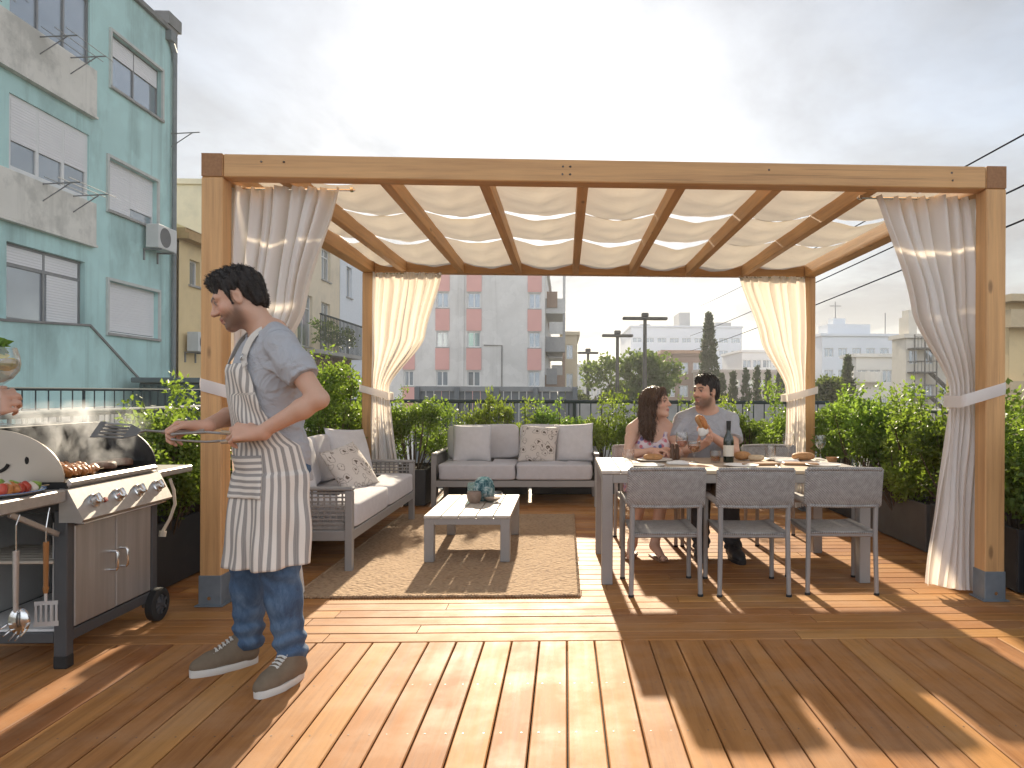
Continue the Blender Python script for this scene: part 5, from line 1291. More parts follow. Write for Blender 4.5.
tr('round_tree',1022,408,16,40,'round','dark tree below the ochre apartment house',GT,LEAF_C,n=140,ls=.16,seed=12)
for i,(px,pt,Y,wd) in enumerate(((690,385,30,60),(735,392,28,55),(775,390,29,50),(812,392,27,44),(655,392,26,50))):
    tr('bush',px,pt,Y,wd,'round','rounded olive bush beyond the rear balustrade, %s'%['below the tall cypress','below the row of small cypresses','left of the rear curtain by the table','right of the rear curtain by the table','behind the seated woman'][i],'bushes beyond the rear balustrade',LEAF_E if i%2 else LEAF_C,n=120,ls=.2,cat='bush',seed=30+i)
tr('round_tree',470,396,20,50,'round','small tree in front of the grey fence',GT,LEAF_E,n=120,ls=.15,seed=14)
# ================================================================ people: signed distance figures meshed with surface nets
def nrmz(v): v=np.asarray(v,float);return v/(np.linalg.norm(v)+1e-12)
class SDF:
    def __init__(s,lo,hi,h):
        s.lo=np.asarray(lo,float);s.h=h;s.n=np.ceil((np.asarray(hi,float)-s.lo)/h).astype(int)+1
        s.F=np.full(s.n,1.0,np.float32)
    def sub(s,lo,hi,mg):
        a=np.maximum(0,np.floor((np.asarray(lo)-mg-s.lo)/s.h).astype(int));b=np.minimum(s.n,np.ceil((np.asarray(hi)+mg-s.lo)/s.h).astype(int)+1)
        if np.any(b<=a): return None
        ax=[s.lo[i]+s.h*np.arange(a[i],b[i]) for i in range(3)]
        P=np.stack(np.meshgrid(*ax,indexing='ij'),-1)
        return tuple(slice(a[i],b[i]) for i in range(3)),P
    def comb(s,sl,d,k,op):
        F=s.F[sl]
        if op=='u':
            if k>0:
                hh=np.maximum(k-np.abs(F-d),0)/k;s.F[sl]=np.minimum(F,d)-hh*hh*k*.25
            else: s.F[sl]=np.minimum(F,d)
        elif op=='s':
            d=-d
            if k>0:
                hh=np.maximum(k-np.abs(F-d),0)/k;s.F[sl]=np.maximum(F,d)+hh*hh*k*.25
            else: s.F[sl]=np.maximum(F,d)
    def cone(s,a,b,ra,rb,k=.02,op='u'):
        a=np.asarray(a,float);b=np.asarray(b,float);r=max(ra,rb)
        q=s.sub(np.minimum(a,b)-r,np.maximum(a,b)+r,k+.03)
        if q is None: return
        sl,P=q;d=b-a;L2=d@d+1e-12;t=np.clip(((P-a)@d)/L2,0,1)
        dist=np.linalg.norm(P-(a+t[...,None]*d),axis=-1)-(ra+(rb-ra)*t)
        s.comb(sl,dist,k,op)
    def chain(s,pts,rs,k=.02,op='u'):
        for i in range(len(pts)-1): s.cone(pts[i],pts[i+1],rs[i],rs[i+1],k,op)
    def ell(s,c,r,R_=None,k=.02,op='u'):
        c=np.asarray(c,float);r=np.asarray(r,float);m=r.max()
        q=s.sub(c-m,c+m,k+.03)
        if q is None: return
        sl,P=q;p=P-c
        if R_ is not None: p=p@R_          # columns of R_ = local axes
        k0=np.linalg.norm(p/r,axis=-1);k1=np.linalg.norm(p/(r*r),axis=-1)+1e-9
        s.comb(sl,np.where(k0<1e-3,-r.min(),k0*(k0-1)/k1),k,op)
    def loft(s,o,R_,secs,k=.02,op='u',grow=0.0,sx=2.3):
        """secs: (z,cx,cy,rx,ry) super-ellipses stacked on local z"""
        S_=np.array(secs,float);o=np.asarray(o,float);m=max(S_[:,3].max(),S_[:,4].max())+grow+.05
        ends=[o+R_@np.array([q[1],q[2],q[0]]) for q in S_]
        q=s.sub(np.min(ends,0)-m,np.max(ends,0)+m,k+.02)
        if q is None: return
        sl,P=q;p=(P-o)@R_;z=p[...,2];zz=np.clip(z,S_[0,0],S_[-1,0])
        zc=S_[:,0]
        def it(col):  # smooth interpolation
            return np.interp(zz,zc,S_[:,col])
        rx,ry=it(3)+grow,it(4)+grow;x=np.abs(p[...,0]-it(1))/rx;y=np.abs(p[...,1]-it(2))/ry
        rad=(x**sx+y**sx)**(1/sx);d=(rad-1)*np.minimum(rx,ry)*.95
        dz=np.maximum(np.maximum(S_[0,0]-grow-z,z-S_[-1,0]-grow),-1)
        d=np.where(dz>0,np.sqrt(np.maximum(d,0)**2+dz**2),np.maximum(d,dz))
        s.comb(sl,d,k,op)
    def plane(s,o,n,k=0):
        """cut away everything on the +n side"""
        P=None;o=np.asarray(o,float);n=nrmz(n)
        ax=[s.lo[i]+s.h*np.arange(s.n[i]) for i in range(3)]
        d=(ax[0][:,None,None]-o[0])*n[0]+(ax[1][None,:,None]-o[1])*n[1]+(ax[2][None,None,:]-o[2])*n[2]
        s.F=np.maximum(s.F,d.astype(np.float32))
    def wrinkle(s,fn,band=.03):
        idx=np.argwhere(np.abs(s.F)<band)
        P=s.lo+idx*s.h;s.F[tuple(idx.T)]+=fn(P).astype(np.float32)
    def nets(s):
        F=s.F;ins=F<0;n=F.shape
        c=np.zeros((n[0]-1,n[1]-1,n[2]-1),np.uint8)
        for i in(0,1):
            for j in(0,1):
                for k in(0,1): c+=ins[i:n[0]-1+i,j:n[1]-1+j,k:n[2]-1+k]
        act=np.argwhere((c>0)&(c<8));m=len(act)
        cid=np.full(c.shape,-1,np.int64);cid[tuple(act.T)]=np.arange(m)
        acc=np.zeros((m,3));cnt=np.zeros(m)
        for ax in range(3):
            for p in(0,1):
                for q in(0,1):
                    o=[0,0,0];ot=[x for x in range(3) if x!=ax];o[ot[0]]=p;o[ot[1]]=q;e=list(o);e[ax]=1
                    a=F[tuple((act+o).T)];b=F[tuple((act+e).T)];cr=(a<0)!=(b<0)
                    t=np.where(cr,a/(a-b+1e-12),0);pos=act+np.array(o,float);pos[:,ax]+=t
                    acc+=pos*cr[:,None];cnt+=cr
        V_=s.lo+s.h*acc/np.maximum(cnt,1)[:,None]
        faces=[]
        for ax in range(3):
            sl0=[slice(1,-1)]*3;sl0[ax]=slice(0,n[ax]-1);sl1=list(sl0);sl1[ax]=slice(1,n[ax])
            a=ins[tuple(sl0)];b=ins[tuple(sl1)];e=np.argwhere(a!=b)
            off=np.array([1,1,1]);off[ax]=0;e=e+off
            u,v=[(1,2),(2,0),(0,1)][ax];du=np.zeros(3,int);du[u]=1;dv=np.zeros(3,int);dv[v]=1
            q=np.stack([cid[tuple((e-du-dv).T)],cid[tuple((e-dv).T)],cid[tuple(e.T)],cid[tuple((e-du).T)]],1)
            fl=~ins[tuple(e.T)];q[fl]=q[fl][:,::-1];faces.append(q)
        return V_,np.concatenate(faces)
def sdfmesh(name,g,mats,smooth_it=1,colors=None):
    V_,Fq=g.nets();n=len(V_)
    for _ in range(smooth_it):
        e=np.concatenate([Fq[:,[0,1]],Fq[:,[1,2]],Fq[:,[2,3]],Fq[:,[3,0]]]);acc=np.zeros((n,3));ct=np.zeros(n)
        np.add.at(acc,e[:,0],V_[e[:,1]]);np.add.at(ct,e[:,0],1);np.add.at(acc,e[:,1],V_[e[:,0]]);np.add.at(ct,e[:,1],1)
        V_=V_*.45+.55*acc/np.maximum(ct,1)[:,None]
    me=bpy.data.meshes.new(name);me.vertices.add(n);me.vertices.foreach_set('co',V_.astype(np.float32).ravel())
    me.loops.add(len(Fq)*4);me.loops.foreach_set('vertex_index',Fq.astype(np.int32).ravel())
    me.polygons.add(len(Fq));me.polygons.foreach_set('loop_start',np.arange(0,len(Fq)*4,4,dtype=np.int32))
    me.polygons.foreach_set('use_smooth',np.ones(len(Fq),bool));me.update(calc_edges=True);me.validate()
    for m in mats: me.materials.append(m)
    if colors is not None:
        at=me.color_attributes.new('tint','FLOAT_COLOR','POINT');c=np.ones((len(me.vertices),4),np.float32);c[:,:3]=colors(V_[:len(me.vertices)]);at.data.foreach_set('color',c.ravel())
    return me
def tintmat(name,rough,sss=.0,bump=.1,bs=120,var=.06,spec=.4):
    m,t=nt(name);b=NB(t);at=b.n('ShaderNodeVertexColor',layer_name='tint')
    c=b.mix(b.noise(b.coord(),28,4),mul((1,1,1),1-var*2),(1,1,1));c=b.mix(b.math('MULTIPLY',b.ramp(b.noise(b.coord(),9,3),[(.35,(0,0,0)),(.7,(1,1,1))]),.5),c,(1.0,.86,.82));c=b.mix(1,at.outputs['Color'],c,'MULTIPLY')
    p=b.prin(c,rough,0,b.bump(b.noise(b.coord(),bs,3),bump,.003));p.inputs['Specular IOR Level'].default_value=spec
    if sss: p.inputs['Subsurface Weight'].default_value=sss;p.inputs['Subsurface Radius'].default_value=(.012,.005,.003);p.inputs['Subsurface Scale'].default_value=1.0
    b.out(p.outputs[0]);return m
SKIN=tintmat('skin',.5,.12)
def frame(fwd,up):
    """columns: left(x), forward(y), up(z)"""
    u=nrmz(up);f=np.asarray(fwd,float);f=nrmz(f-u*(f@u));l=np.cross(u,f)
    return np.stack([l,f,u],1)
def hand(g,wr,d,n,thumb,sc,curl,k=.006,tcurl=.5,spreadf=0.0):
    """d: wrist->knuckles, n: palm normal, thumb: direction of the thumb side"""
    d=nrmz(d);n=nrmz(np.asarray(n,float)-d*(np.asarray(n,float)@d));s_=nrmz(np.asarray(thumb,float)-d*(np.asarray(thumb,float)@d)-n*(np.asarray(thumb,float)@n));wr=np.asarray(wr,float)
    offs=[.033,.0108,-.0118,-.032];kl=[.088,.091,.086,.078];seg=[(.043,.026,.021),(.047,.030,.022),(.044,.028,.021),(.034,.021,.019)];rd=[.0092,.0095,.0089,.0078]
    g.cone(wr-d*.02*sc,wr+d*.03*sc+n*.002,.027*sc,.026*sc,k*2)
    for o,kk,sg,r in zip(offs,kl,seg,rd):
        kn=wr+d*kk*sc+s_*o*sc
        g.cone(wr+d*.022*sc+s_*o*.55*sc,kn,.0165*sc,r*1.28*sc,.014)
        p=kn;ang=0
        for j,(L,c) in enumerate(zip(sg,curl)):
            ang+=c;dd=d*math.cos(ang)+n*math.sin(ang)+s_*spreadf*o*6;dd=nrmz(dd);q=p+dd*L*sc
            g.cone(p,q,r*sc*(1.08-.09*j),r*sc*(1.0-.10*j),.004 if j else .007);p=q
    b0=wr+d*.022*sc+s_*.022*sc+n*.010*sc;td=nrmz(s_*.75+d*.75+n*.35);p=b0;g.cone(wr+d*.01*sc,b0+td*.03*sc,.018*sc,.016*sc,.014)
    for L,r,c in((.045,.0135,0),(.033,.0112,tcurl),(.026,.0100,tcurl*.8)):
        td=nrmz(td+(n*.8+d*.5-s_*.6)*c);q=p+td*L*sc;g.cone(p,q,r*sc,r*.9*sc,.006);p=q
def head(g,o,Rh,sc,fem=False):
    """o: head centre"""
    L=lambda x,y,z:np.asarray(o)+Rh@(np.array([x,y,z])*sc)
    E=lambda c,r,k,op='u':g.ell(L(*c),np.array(r)*sc,Rh,k*sc,op)
    C=lambda a,b,ra,rb,k,op='u':g.cone(L(*a),L(*b),ra*sc,rb*sc,k*sc,op)
    E((0,-.014,.032),(.0745,.094,.086),.02);E((0,.020,-.028),(.060,.071,.088),.03)
    w=.046 if not fem else .041
    C((w,.005,-.055),(.016,.070,-.098),.020,.016,.03);C((-w,.005,-.055),(-.016,.070,-.098),.020,.016,.03)
    E((0,.072,-.100),(.021,.018,.017),.02)
    C((.045,.072,.026),(.0,.084,.024),.011,.010,.02);C((-.045,.072,.026),(.0,.084,.024),.011,.010,.02)
    for sx in(-1,1):
        E((sx*.033,.092,.004),(.019,.014,.012),.014,'s');E((sx*.032,.076,.004),(.0125,.0125,.0115),.003)
        C((sx*.020,.086,.0125),(sx*.044,.080,.0115),.0042,.0042,.004)
        E((sx*.043,.052,-.028),(.022,.024,.02),.025)
        E((sx*.076,-.006,-.006),(.008,.019,.031),.008);E((sx*.083,.000,-.004),(.006,.010,.016),.006,'s')
        E((sx*.0125,.098,-.030),(.0085,.010,.0075),.008)
    C((0,.088,.014),(0,.111,-.024),.0075,.0115,.014);E((0,.112,-.027),(.0115,.011,.010),.008)
    C((-.022,.080,-.058),(0,.094,-.056),.0055,.0068,.008);C((.022,.080,-.058),(0,.094,-.056),.0055,.0068,.008)
    C((-.019,.079,-.0685),(0,.091,-.0705),.0062,.0078,.008);C((.019,.079,-.0685),(0,.091,-.0705),.0062,.0078,.008)
    C((-.024,.090,-.0632),(.024,.090,-.0632),.0016,.0016,.003,'s');C((0,.101,-.0632),(.0,.101,-.0630),.002,.002,.003,'s')
def facecolors(V_,cols,o,Rh,sc,base,beard,lips,brow,extra=None):
    p=((V_-np.asarray(o))@Rh)/sc;x,y,z=np.abs(p[:,0]),p[:,1],p[:,2]
    inh=(np.linalg.norm(p*[1,1,.8],axis=1)<.125)
    c=cols
    def put(m,col,a=1.0):
        m=np.clip(m,0,1)[:,None]*a*inh[:,None];c[:]=c*(1-m)+np.array(col)*m
    put(np.exp(-(((x-.045)/.02)**2+((z+.025)/.022)**2))*(y>.03),(base[0]*1.08,base[1]*.80,base[2]*.78),.6)
    put(np.exp(-((x/.014)**2+((z+.028)/.014)**2))*(y>.09),(base[0]*1.05,base[1]*.78,base[2]*.75),.5)
    if beard is not None:
        lim=-.050+np.clip((.045-y)*.75,0,.05)+.004*np.sin(p[:,0]*400)*np.sin(p[:,1]*330)
        m=1/(1+np.exp((z-lim)/.007))/(1+np.exp(-(y-.004)/.007))*(y<.13)/(1+np.exp((-.118-z)/.006))
        mo=np.exp(-((z+.047)/.006)**2)*(x<.030)*(y>.07);m=np.maximum(m*np.where((x<.020)&(z>-.078)&(z<-.053),.15,1),mo)
        put(m*(x<.075),beard,.74)
    put(np.exp(-(((x)/.020)**4+((z+.0635)/.0115)**4))*(y>.075),lips,.85)
    put(np.exp(-((z+.0632)/.0022)**2)*(x<.022)*(y>.075),(.10,.03,.025),.8)
    bz=.0245+.006*np.sin(np.clip((x-.012)/.04,0,1)*PI)
    put(np.exp(-((z-bz)/.0058)**2)*(x>.010)*(x<.052)*(y>.055),brow,.92)
    ex=np.sqrt((x-.032)**2*.55+(z-.0035)**2)
    put((ex<.0085)*(y>.07),(.33,.29,.27),.85);put((np.sqrt((x-.031)**2+(z-.0035)**2)<.0078)*(y>.07),(.05,.03,.02),.97)
    put(np.exp(-((z-.0115)/.0036)**2)*(x>.017)*(x<.047)*(y>.06),(.04,.025,.02),.92)
TORSO_M=[(-.13,0,0,.150,.100),(-.06,0,-.008,.172,.122),(.02,0,-.004,.170,.120),(.12,0,.004,.152,.108),(.26,0,.004,.166,.116),(.38,0,.006,.178,.118),(.455,0,-.006,.165,.098),(.52,0,-.014,.105,.072),(.565,0,-.014,.062,.060)]
TORSO_F=[(-.13,0,0,.150,.100),(-.06,0,-.010,.172,.122),(.02,0,-.004,.158,.112),(.12,0,.002,.122,.092),(.24,0,.004,.134,.096),(.36,0,.004,.150,.098),(.44,0,-.006,.140,.084),(.50,0,-.012,.090,.060),(.545,0,-.012,.050,.050)]
class Fig: pass
def figure(pel,fwd,up,headfwd,headup,sc,arms,legs,fem=False,neckf=.02):
    """joint table; arms/legs = dict(L=(elbow,wrist),R=...)"""
    f=Fig();f.sc=sc;f.R=frame(fwd,up);f.pel=np.asarray(pel,float);f.secs=[tuple(q*sc for q in s_) for s_ in(TORSO_F if fem else TORSO_M)]
    T=lambda x,y,z:f.pel+f.R@(np.array([x,y,z])*sc);f.T=T;sw=.185 if not fem else .158;sz=.465 if not fem else .445
    f.sh={'L':T(sw,-.008,sz),'R':T(-sw,-.008,sz)};f.trap={'L':T(.05,-.018,.545),'R':T(-.05,-.018,.545)};f.neck0=T(0,-.012,.52 if not fem else .50)
    f.Rh=frame(headfwd,headup);nb=T(0,.012+neckf,.612 if not fem else .592);f.neck1=nb;f.hc=nb+f.Rh@(np.array([0,.022,.082])*sc)
    f.arms=arms;f.legs=legs;f.hip={'L':T(.088,0,-.04),'R':T(-.088,0,-.04)};f.fem=fem;return f
def limb_between(a,b,l1,l2,pole):
    """two-bone IK: joint position between a and b, bent towards pole"""
    a=np.asarray(a,float);b=np.asarray(b,float);d=b-a;D=min(np.linalg.norm(d),(l1+l2)*.999);u=nrmz(d)
    x=(l1*l1-l2*l2+D*D)/(2*D);h=math.sqrt(max(0,l1*l1-x*x));pl=np.asarray(pole,float);pl=nrmz(pl-u*(pl@u));return a+u*x+pl*h
def bounds(f,extra=(),pad=.24):
    P=[f.hc,f.pel,*f.sh.values()]
    for q in f.arms.values(): P+=[np.asarray(z) for z in q[:2]]
    for q in f.legs.values(): P+=[np.asarray(z) for z in q]
    P+=[np.asarray(e) for e in extra];return np.min(P,0)-pad,np.max(P,0)+pad
def body(f,h,hands,skin,beard,lips,brow,legs_bare=False,extra=()):
    sc=f.sc;lo,hi=bounds(f,extra);g=SDF(lo,hi,h);k=.03
    g.loft(f.pel,f.R,f.secs,0.0)
    for s_ in 'LR':
        g.cone(f.trap[s_],f.sh[s_],.045*sc,.052*sc,.05)
        el,wr=[np.asarray(q) for q in f.arms[s_][:2]];th=.9 if f.fem else 1.0
        a=f.sh[s_];m1=a+(el-a)*.35;g.chain([a,m1,el],[.050*sc*th,.047*sc*th,.036*sc*th],.025);m2=el+(wr-el)*.28
        g.chain([el,m2,wr],[.036*sc*th,.0395*sc*th,.0255*sc*th],.02)
        hp,kn,an=f.hip[s_],*[np.asarray(q) for q in f.legs[s_][:2]]
        kk=.86 if legs_bare else .8
        g.chain([hp,kn],[.088*sc*kk/.86,.058*sc*kk/.86*.95],.03);c=kn+(an-kn)*.28;bk=-f.R[:,1]*.012
        g.chain([kn,c+bk,an],[.054*sc*.95,.055*sc*.92,.034*sc],.02)
        if legs_bare:
            toe=np.asarray(f.legs[s_][2]);g.chain([an,toe],[.036*sc,.020*sc],.02);g.cone(an-nrmz(toe-an)*.03+np.array([0,0,-.02]),toe,.026*sc,.016*sc,.02)
    g.chain([f.neck0,f.neck1],[.060*sc*(.82 if f.fem else 1),.054*sc*(.84 if f.fem else 1)],.03);g.cone(f.neck1,f.hc+f.Rh@np.array([0,-.025,-.02])*sc,.052*sc*(.86 if f.fem else 1),.05*sc,.03)
    head(g,f.hc,f.Rh,sc,f.fem)
    for s_,q in hands.items(): hand(g,f.arms[s_][1],*q)
    def col(V_):
        c=np.tile(np.array(skin),(len(V_),1)).astype(float);facecolors(V_,c,f.hc,f.Rh,sc,skin,beard,lips,brow)
        for s_ in 'LR':
            w_=np.asarray(f.arms[s_][1]);dd=np.linalg.norm(V_-w_,axis=1);m=np.clip((.22-dd)/.1,0,1)[:,None]*.25;c=c*(1-m)+c*np.array([1.06,.86,.82])*m
        return c
    return sdfmesh('person',g,[SKIN],1,col)
def folds(P,o,amp,seed,dirs):
    rs=np.random.RandomState(seed);q=P-np.asarray(o);r=np.zeros(len(P))
    for d,fr in dirs:
        d=nrmz(d);w=.5*np.sin(q@nrmz(rs.normal(0,1,3))*7+rs.uniform(0,6))
        r+=np.sin((q@d)*fr+2.2*w+rs.uniform(0,6))*(.55+.45*np.sin(q@nrmz(rs.normal(0,1,3))*9+rs.uniform(0,6)))
    return amp*r/len(dirs)
def tshirt(f,h,m,hem=-.10,sleeve=.62,grow=.010,seed=1,pocket=True):
    sc=f.sc;lo,hi=bounds(f);g=SDF(lo,hi,h);secs=[(z if z>-.1*sc else hem*sc,cx,cy,rx+.004*sc,ry+.006*sc) for z,cx,cy,rx,ry in f.secs[:-1]]
    secs=[s_ for s_ in secs if s_[0]>=hem*sc-1e-6];secs[0]=(hem*sc,0,-.004,.178*sc,.128*sc)
    g.loft(f.pel,f.R,secs,0,grow=grow)
    sl=[]
    for s_ in 'LR':
        a=f.sh[s_];el=np.asarray(f.arms[s_][0]);e=a+(el-a)*sleeve
        gs=SDF(lo,hi,h);gs.chain([f.trap[s_],a],[.050*sc,.064*sc],.03);gs.chain([a,a+(el-a)*.4,a+(el-a)*(sleeve+.25)],[.068*sc,.066*sc,.066*sc],.02);gs.plane(e,el-a)
        F=g.F;d=gs.F;k=.035;hh=np.maximum(k-np.abs(F-d),0)/k;g.F=np.minimum(F,d)-hh*hh*k*.25
    T=f.T
    g.ell(T(0,.035,.575),np.array([.085,.085,.060])*sc,f.R,.008,'s');g.cone(f.neck0+f.R[:,2]*.02*sc,f.neck1,.064*sc,.066*sc,.008,'s')
    d=[(f.R[:,2],30),(f.R[:,2]+f.R[:,0]*.9,36),(f.R[:,2]-f.R[:,0]*.9,33),(f.R[:,0]+.4*f.R[:,2],24)]
    def ridges(P):
        q=(P-f.pel)@f.R/sc;r=folds(P,f.pel,.016,seed,d)
        for (cx_,cz_,ang,fr) in((.16,.40,.9,48),(-.16,.40,-.9,48),(.10,.10,.35,55),(-.10,.08,-.35,52),(.0,.02,.1,60)):
            w_=np.exp(-(((q[:,0]-cx_)/.14)**2+((q[:,2]-cz_)/.13)**2));ph=(q[:,2]*math.cos(ang)+q[:,0]*math.sin(ang)+.015*np.sin(q[:,0]*31+q[:,1]*24))*fr
            r=r-.008*w_*((1-np.abs(np.sin(ph)))**1.6-.3)
        return r
    g.wrinkle(ridges)
    return sdfmesh('t_shirt',g,[m],1)
def hairmesh(f,h,m,style,seed=1):
    sc=f.sc;o=f.hc;Rh=f.Rh;L=lambda x,y,z:o+Rh@(np.array([x,y,z])*sc)
    lo,hi=o-.62,o+.22
    if style=='short': lo,hi=o-.2,o+.2
    g=SDF(lo,hi,h)
    if style=='short':
        g.ell(L(0,-.020,.045),np.array([.083,.102,.089])*sc,Rh,.0);g.ell(L(0,.036,.096),np.array([.060,.046,.032])*sc,Rh,.03)
        g.ell(L(0,-.065,-.02),np.array([.068,.050,.060])*sc,Rh,.03)
        for sx in(-1,1): g.cone(L(sx*.070,.018,.02),L(sx*.068,.022,-.020),.012*sc,.008*sc,.015)
        # keep the face clear
        g.ell(L(0,.112,-.008),np.array([.066,.062,.085])*sc,Rh,.012,'s')
        for sx in(-1,1): g.ell(L(sx*.080,-.002,-.012),np.array([.02,.022,.036])*sc,Rh,.01,'s')
        for sx in(-1,1): g.ell(L(sx*.066,.064,.005),np.array([.022,.036,.058])*sc,Rh,.01,'s')
        def wf(P):
            q=((P-o)@Rh)/sc
            return .0045*sc*(np.sin(q[:,0]*170+2*np.sin(q[:,1]*60))*np.sin(q[:,1]*120+q[:,2]*60+2*np.sin(q[:,0]*50)))+.003*np.sin(q[:,1]*210+q[:,0]*80)
    else:
        g.ell(L(0,-.018,.040),np.array([.084,.103,.092])*sc,Rh,.0)
        for sx in(-1,1):
            g.chain([L(sx*.045,.045,.095),L(sx*.078,.015,.03),L(sx*.078,-.015,-.07),L(sx*.075,-.035,-.16),L(sx*.06,-.05,-.26)],np.array([.022,.024,.026,.028,.02])*sc,.03)
        g.chain([L(0,-.07,.02),L(0,-.085,-.10),L(.0,-.095,-.22),L(0,-.10,-.34)],np.array([.07,.062,.055,.028])*sc,.05)
        g.chain([L(.04,-.07,-.05),L(.05,-.085,-.2),L(.05,-.09,-.33)],np.array([.05,.045,.02])*sc,.04);g.chain([L(-.04,-.07,-.05),L(-.05,-.085,-.2),L(-.05,-.09,-.33)],np.array([.05,.045,.02])*sc,.04)
        g.ell(L(0,.110,-.012),np.array([.064,.066,.100])*sc,Rh,.012,'s');g.ell(L(0,.06,-.15),np.array([.060,.07,.075])*sc,Rh,.02,'s')
        def wf(P):
            q=((P-o)@Rh)/sc;a=np.arctan2(q[:,0],q[:,1]+.03)
            return .0045*sc*np.sin(a*34+5*np.sin(q[:,2]*14)+q[:,2]*10)+.002*np.sin(a*70+q[:,2]*30)
    g.wrinkle(wf,.02);me=sdfmesh('hair',g,[m],1)
    rs=np.random.RandomState(seed+40);nv=len(me.vertices);co=np.zeros(nv*3,np.float32);me.vertices.foreach_get('co',co);co=co.reshape(-1,3);nr=np.zeros(nv*3,np.float32);me.vertices.foreach_get('normal',nr);nr=nr.reshape(-1,3)
    k=2600 if style=='short' else 3600;ix=rs.randint(0,nv,k);P=co[ix];Nn=nr[ix];q=((P-o)@Rh)/sc
    if style=='short':
        fl=np.stack([q[:,0]*3,np.where(q[:,2]>.07,.9,-.9),np.where(q[:,2]>.07,.5,-.8)],1)+rs.normal(0,.5,(k,3));mixn=.75;Ln=(rs.uniform(.005,.011,k)+.006*(q[:,2]>.08))[:,None]
    else:
        fl=np.tile([0,-.1,-1.0],(k,1))+rs.normal(0,.22,(k,3));mixn=.28;Ln=rs.uniform(.03,.075,k)[:,None]
    fl=fl@Rh.T;fl/=np.linalg.norm(fl,axis=1)[:,None];D=fl+Nn*mixn;D/=np.linalg.norm(D,axis=1)[:,None]
    S_=np.cross(D,Nn+rs.normal(0,.4,(k,3)));S_/=np.linalg.norm(S_,axis=1)[:,None]+1e-9
    W_=.0016;ve=np.stack([P-S_*W_-Nn*.003,P+S_*W_-Nn*.003,P+D*Ln*.6+S_*W_*.7,P+D*Ln*.6-S_*W_*.7,P+D*Ln-Nn*Ln*.25],1).reshape(-1,3)
    bm=bmesh.new();bm.from_mesh(me);vv=[bm.verts.new(c) for c in ve]
    for i in range(k):
        a=i*5
        bm.faces.new((vv[a],vv[a+1],vv[a+2],vv[a+3]));bm.faces.new((vv[a+3],vv[a+2],vv[a+4]))
    for fc in bm.faces: fc.smooth=True
    bm.to_mesh(me);bm.free();return me
HAIR=mat('dark hair',(.016,.011,.009),.42,var=.4,scale=60,bump=.5,bscale=260,specular_ior_level=.4)
HAIRB=mat('brown hair',(.075,.038,.02),.4,var=.4,scale=50,bump=.5,bscale=220,specular_ior_level=.5)
def knit(n_,c_):
    m,t=nt(n_);b=NB(t);f1=b.noise(b.coord((1,1,1)),7,3,.5,1.8);f2=b.noise(b.coord((500,500,500)),1,2);n1=b.bump(f1,.55,.05);n2=b.bump(f2,.12,.002,n1);cc_=b.mix(b.noise(b.coord(),4,4),mul(c_,.92),mul(c_,1.08));p=b.prin(cc_,.9,0,n2);b.out(p.outputs[0]);return m
TEE=knit('grey cotton',(.40,.405,.43))
TEE2=knit('grey jersey',(.36,.37,.40))
m_,t_=nt('denim');b_=NB(t_);n_=b_.noise(b_.coord((1,1,.5)),11,6,.68,.6);n2_=b_.noise(b_.coord((300,300,90)),1,2)
c_=b_.ramp(n_,[(.36,(.012,.032,.078)),(.50,(.032,.078,.16)),(.68,(.11,.18,.28))]);c_=b_.mix(b_.math('MULTIPLY',n2_,.35),c_,(.16,.24,.35));p_=b_.prin(c_,.85,0,b_.bump(n2_,.2,.002));b_.out(p_.outputs[0]);DENIM=m_
def jeans(f,h,m,seed=2,top=.06,grow=.010,cut=None):
    sc=f.sc;lo,hi=bounds(f);g=SDF(lo,hi,h);secs=[s_ for s_ in f.secs if s_[0]<=top*sc]
    g.loft(f.pel,f.R,secs,0,grow=grow)
    ank=[]
    for s_ in 'LR':
        hp,kn,an=f.hip[s_],*[np.asarray(q) for q in f.legs[s_][:2]];md=kn+(an-kn)*.35
        gs=[hp,hp+(kn-hp)*.5,kn,md,an]
        g.chain(gs,[.099*sc,.088*sc,.074*sc,.070*sc,.060*sc],.03)
    if cut is not None: g.plane((0,0,cut),(0,0,-1))
    def wf(P):
        r=np.zeros(len(P))
        for s_ in 'LR':
            kn,an=[np.asarray(q) for q in f.legs[s_][:2]];near=np.exp(-(np.linalg.norm(P-kn,axis=1)/.13)**2);lowr=np.exp(-(np.abs(P[:,2]-an[2]-.05)/.09)**2)*(np.linalg.norm((P-an)[:,:2],axis=1)<.14)
            q=P-kn;r+=.0055*near*np.sin(q[:,2]*75+q[:,0]*38+2*np.sin(q[:,1]*30))+.0075*lowr*np.sin(P[:,2]*95+2.0*np.sin(q[:,0]*22+seed)+1.2*np.sin(q[:,1]*31))
        return r+folds(P,f.pel,.005,seed,[((0,.3,1),30),((.7,0,1),26),((-.7,.2,1),34)])
    g.wrinkle(wf,.03);return sdfmesh('jeans',g,[m],1)
